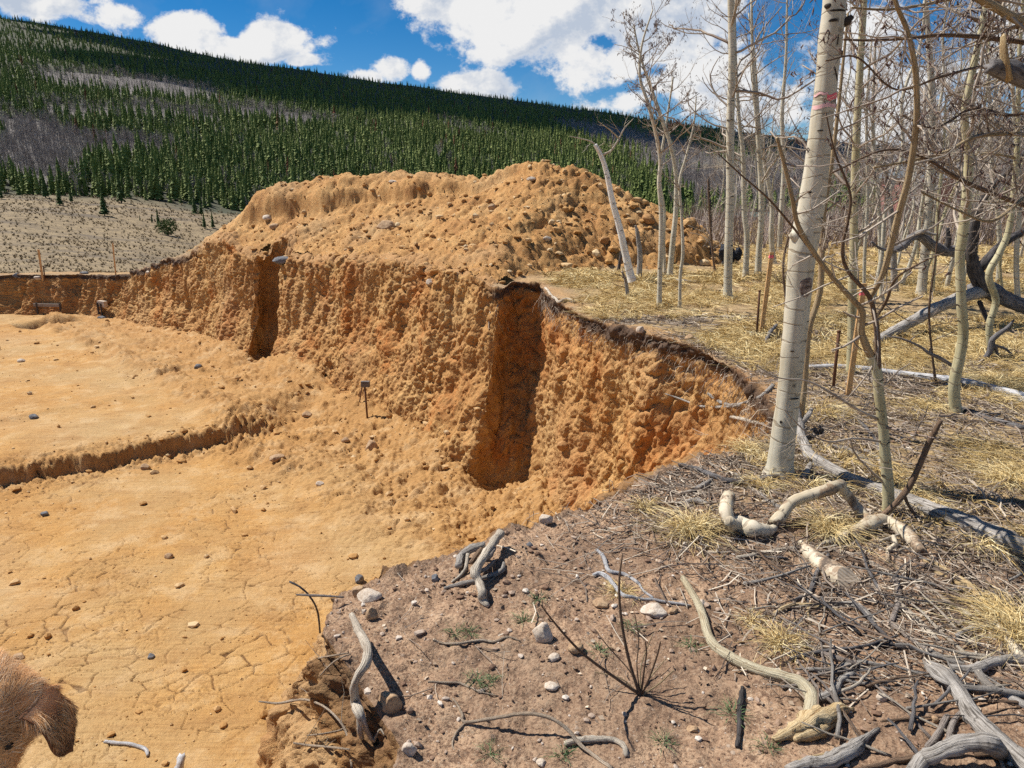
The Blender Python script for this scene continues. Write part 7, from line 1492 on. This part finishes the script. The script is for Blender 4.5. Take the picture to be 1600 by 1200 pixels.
def ear(sd):
    root = hp(-.015, .062 * sd, .030); outv = lf * sd; dn = np.array([0, 0, -1.0]); wd = fw * .55 + np.array([0, -.3, 0.1]); wd -= dn * wd.dot(dn) * .6; wd /= np.linalg.norm(wd)
    ns, nt = 30, 13; G = []
    for i in range(ns):
        s = i / (ns - 1); c = root + outv * (.052 * math.sin(min(1, s * 1.7) * 1.45)) + dn * (.118 * s ** 1.25) + up_ * .012 * math.sin(s * 3.1) + fw * .012 * s; wid = .041 * (1 - .06 * s) * math.sqrt(max(0, 1 - max(0, (s - .5) / .5) ** 2.0)) + .002
        for j in range(nt):
            t = -1 + 2 * j / (nt - 1); G.append(c + wd * wid * t + outv * (.010 * (1 - t * t)) )
    G = np.array(G) - D0; nrm = outv; th = .0035; V = np.vstack([G + nrm * th, G - nrm * th]); k = ns * nt
    Q = [[i * nt + j, i * nt + j + 1, (i + 1) * nt + j + 1, (i + 1) * nt + j] for i in range(ns - 1) for j in range(nt - 1)]; Q2 = [[k + q[3], k + q[2], k + q[1], k + q[0]] for q in Q]
    rim = [(0 * nt + j) for j in range(nt)] + [i * nt + nt - 1 for i in range(1, ns)] + [(ns - 1) * nt + j for j in range(nt - 2, -1, -1)] + [i * nt for i in range(ns - 2, 0, -1)]
    Q3 = [[rim[a], rim[(a + 1) % len(rim)], k + rim[(a + 1) % len(rim)], k + rim[a]] for a in range(len(rim))]
    e = build('ear', V, Q + Q2 + Q3, mats=(M['ear'],), parent=dog); return e, G.reshape(ns, nt, 3), outv
e1, eg, eo = ear(1); e2, eg2, eo2 = ear(-1)
nb_ = MB(); nb_.add(I3[0] * [.016, .014, .012] + hp(.178, 0, -.026) - D0, None, I3[1]); nb_.build('nose', M['nose'], parent=dog)
for sd in (1, -1): eb = MB(); eb.add(I3[0] * .0095 + hp(.062, .036 * sd, .016) - D0, None, I3[1]); eb.build('eye', M['nose'], parent=dog)
# fur: short on the face, long and wavy on crown, ear root and neck
rf = np.random.default_rng(12); Hl = HC - D0
dh = np.linalg.norm(bv - Hl, axis=1); pr = np.where(dh < .30, 6.0, .8); pr /= pr.sum(); I = rf.choice(nv, 52000, p=pr)
p0 = bv[I] + rf.normal(0, .003, (len(I), 3)); nn = bn[I]; fwd = (p0 - Hl) @ fw; face = sstep(.02, .09, fwd) * (dh[I] < .3); back = np.where(dh[I][:, None] < .24, -fw[None] * .8 + lf[None] * ((p0 - Hl) @ lf)[:, None] * 9, (hip - sh_)[None] / .7 + 0 * p0)
back = back + np.array([0, 0, -.55]) + .12 * rf.normal(size=back.shape) + .75 * np.stack([noise3(p0, 22, 1), noise3(p0, 25, 2), noise3(p0, 25, 3)], -1)
back -= nn * (back * nn).sum(1)[:, None]; back /= np.linalg.norm(back, axis=1)[:, None]
L = (.030 * (1 - face) + .009) * rf.uniform(.6, 1.3, len(I)); K = 5; t = np.linspace(0, 1, K)[None, :, None]
P = p0[:, None] + (nn[:, None] * (.42 * t - .30 * t * t) + back[:, None] * (.9 * t ** 1.2)) * L[:, None, None]; P[:, 2:] += rf.normal(0, .0012, P[:, 2:].shape)
V, Q, mm = strands(P, np.array([1, .95, .8, .5, .1])[None] * rf.uniform(.0003, .0006, len(I))[:, None], 3, normal=nn[:, None])
dk = np.clip(.0 + .35 * np.exp(-((((p0 - Hl) @ lf) - .030) / .012) ** 2) * (fwd > -.02) * (fwd < .08) + .25 * (noise3(p0, 18, 5) > .35), 0, 1)
fu = build('fur', V, Q, mats=(M['fur'],), attrs=dict(rnd=np.repeat(np.clip(rf.normal(.5, .22, len(I)) + .25 * noise3(p0, 30, 6), 0, 1), mm), dark=np.repeat(dk, mm)), parent=body); fu['kind'] = 'stuff'
def ear_fur(eg, eo, par, n):
    s = rf.random(n) ** 2.6 * .9; t = rf.random(n); i = s * 29; j = t * 12; i0 = np.minimum(i.astype(int), 28); j0 = np.minimum(j.astype(int), 11); p = eg[i0, j0] * (1 - (i - i0))[:, None] + eg[i0 + 1, j0] * (i - i0)[:, None] + (eg[i0, j0 + 1] - eg[i0, j0]) * (j - j0)[:, None] + eo * .004
    L = (.034 * (1 - s) ** 1.2 + .007) * rf.uniform(.6, 1.2, n); d = np.array([0, 0, -1.0]) + .14 * rf.normal(size=(n, 3)) + eo * .2 + .8 * np.stack([noise3(p, 30, 1), noise3(p, 40, 2), noise3(p, 40, 3)], -1); d /= np.linalg.norm(d, axis=1)[:, None]; tt = np.linspace(0, 1, 5)[None, :, None]
    P = p[:, None] + (eo * (.35 * tt - .3 * tt * tt) + d[:, None] * tt) * L[:, None, None]; V, Q, mm = strands(P, np.array([1, .95, .8, .5, .1])[None] * rf.uniform(.0003, .0006, n)[:, None], 4)
    o = build('ear_fur', V, Q, mats=(M['fur'],), attrs=dict(rnd=np.repeat(np.clip(rf.normal(.55, .25, n) * (1 - s * .6), 0, 1), mm), dark=np.repeat(sstep(.45, .85, s + .15 * rf.normal(size=n)) * .9, mm)), parent=par); o['kind'] = 'stuff'
ear_fur(eg, eo, e1, 12000); ear_fur(eg2, eo2, e2, 1500)
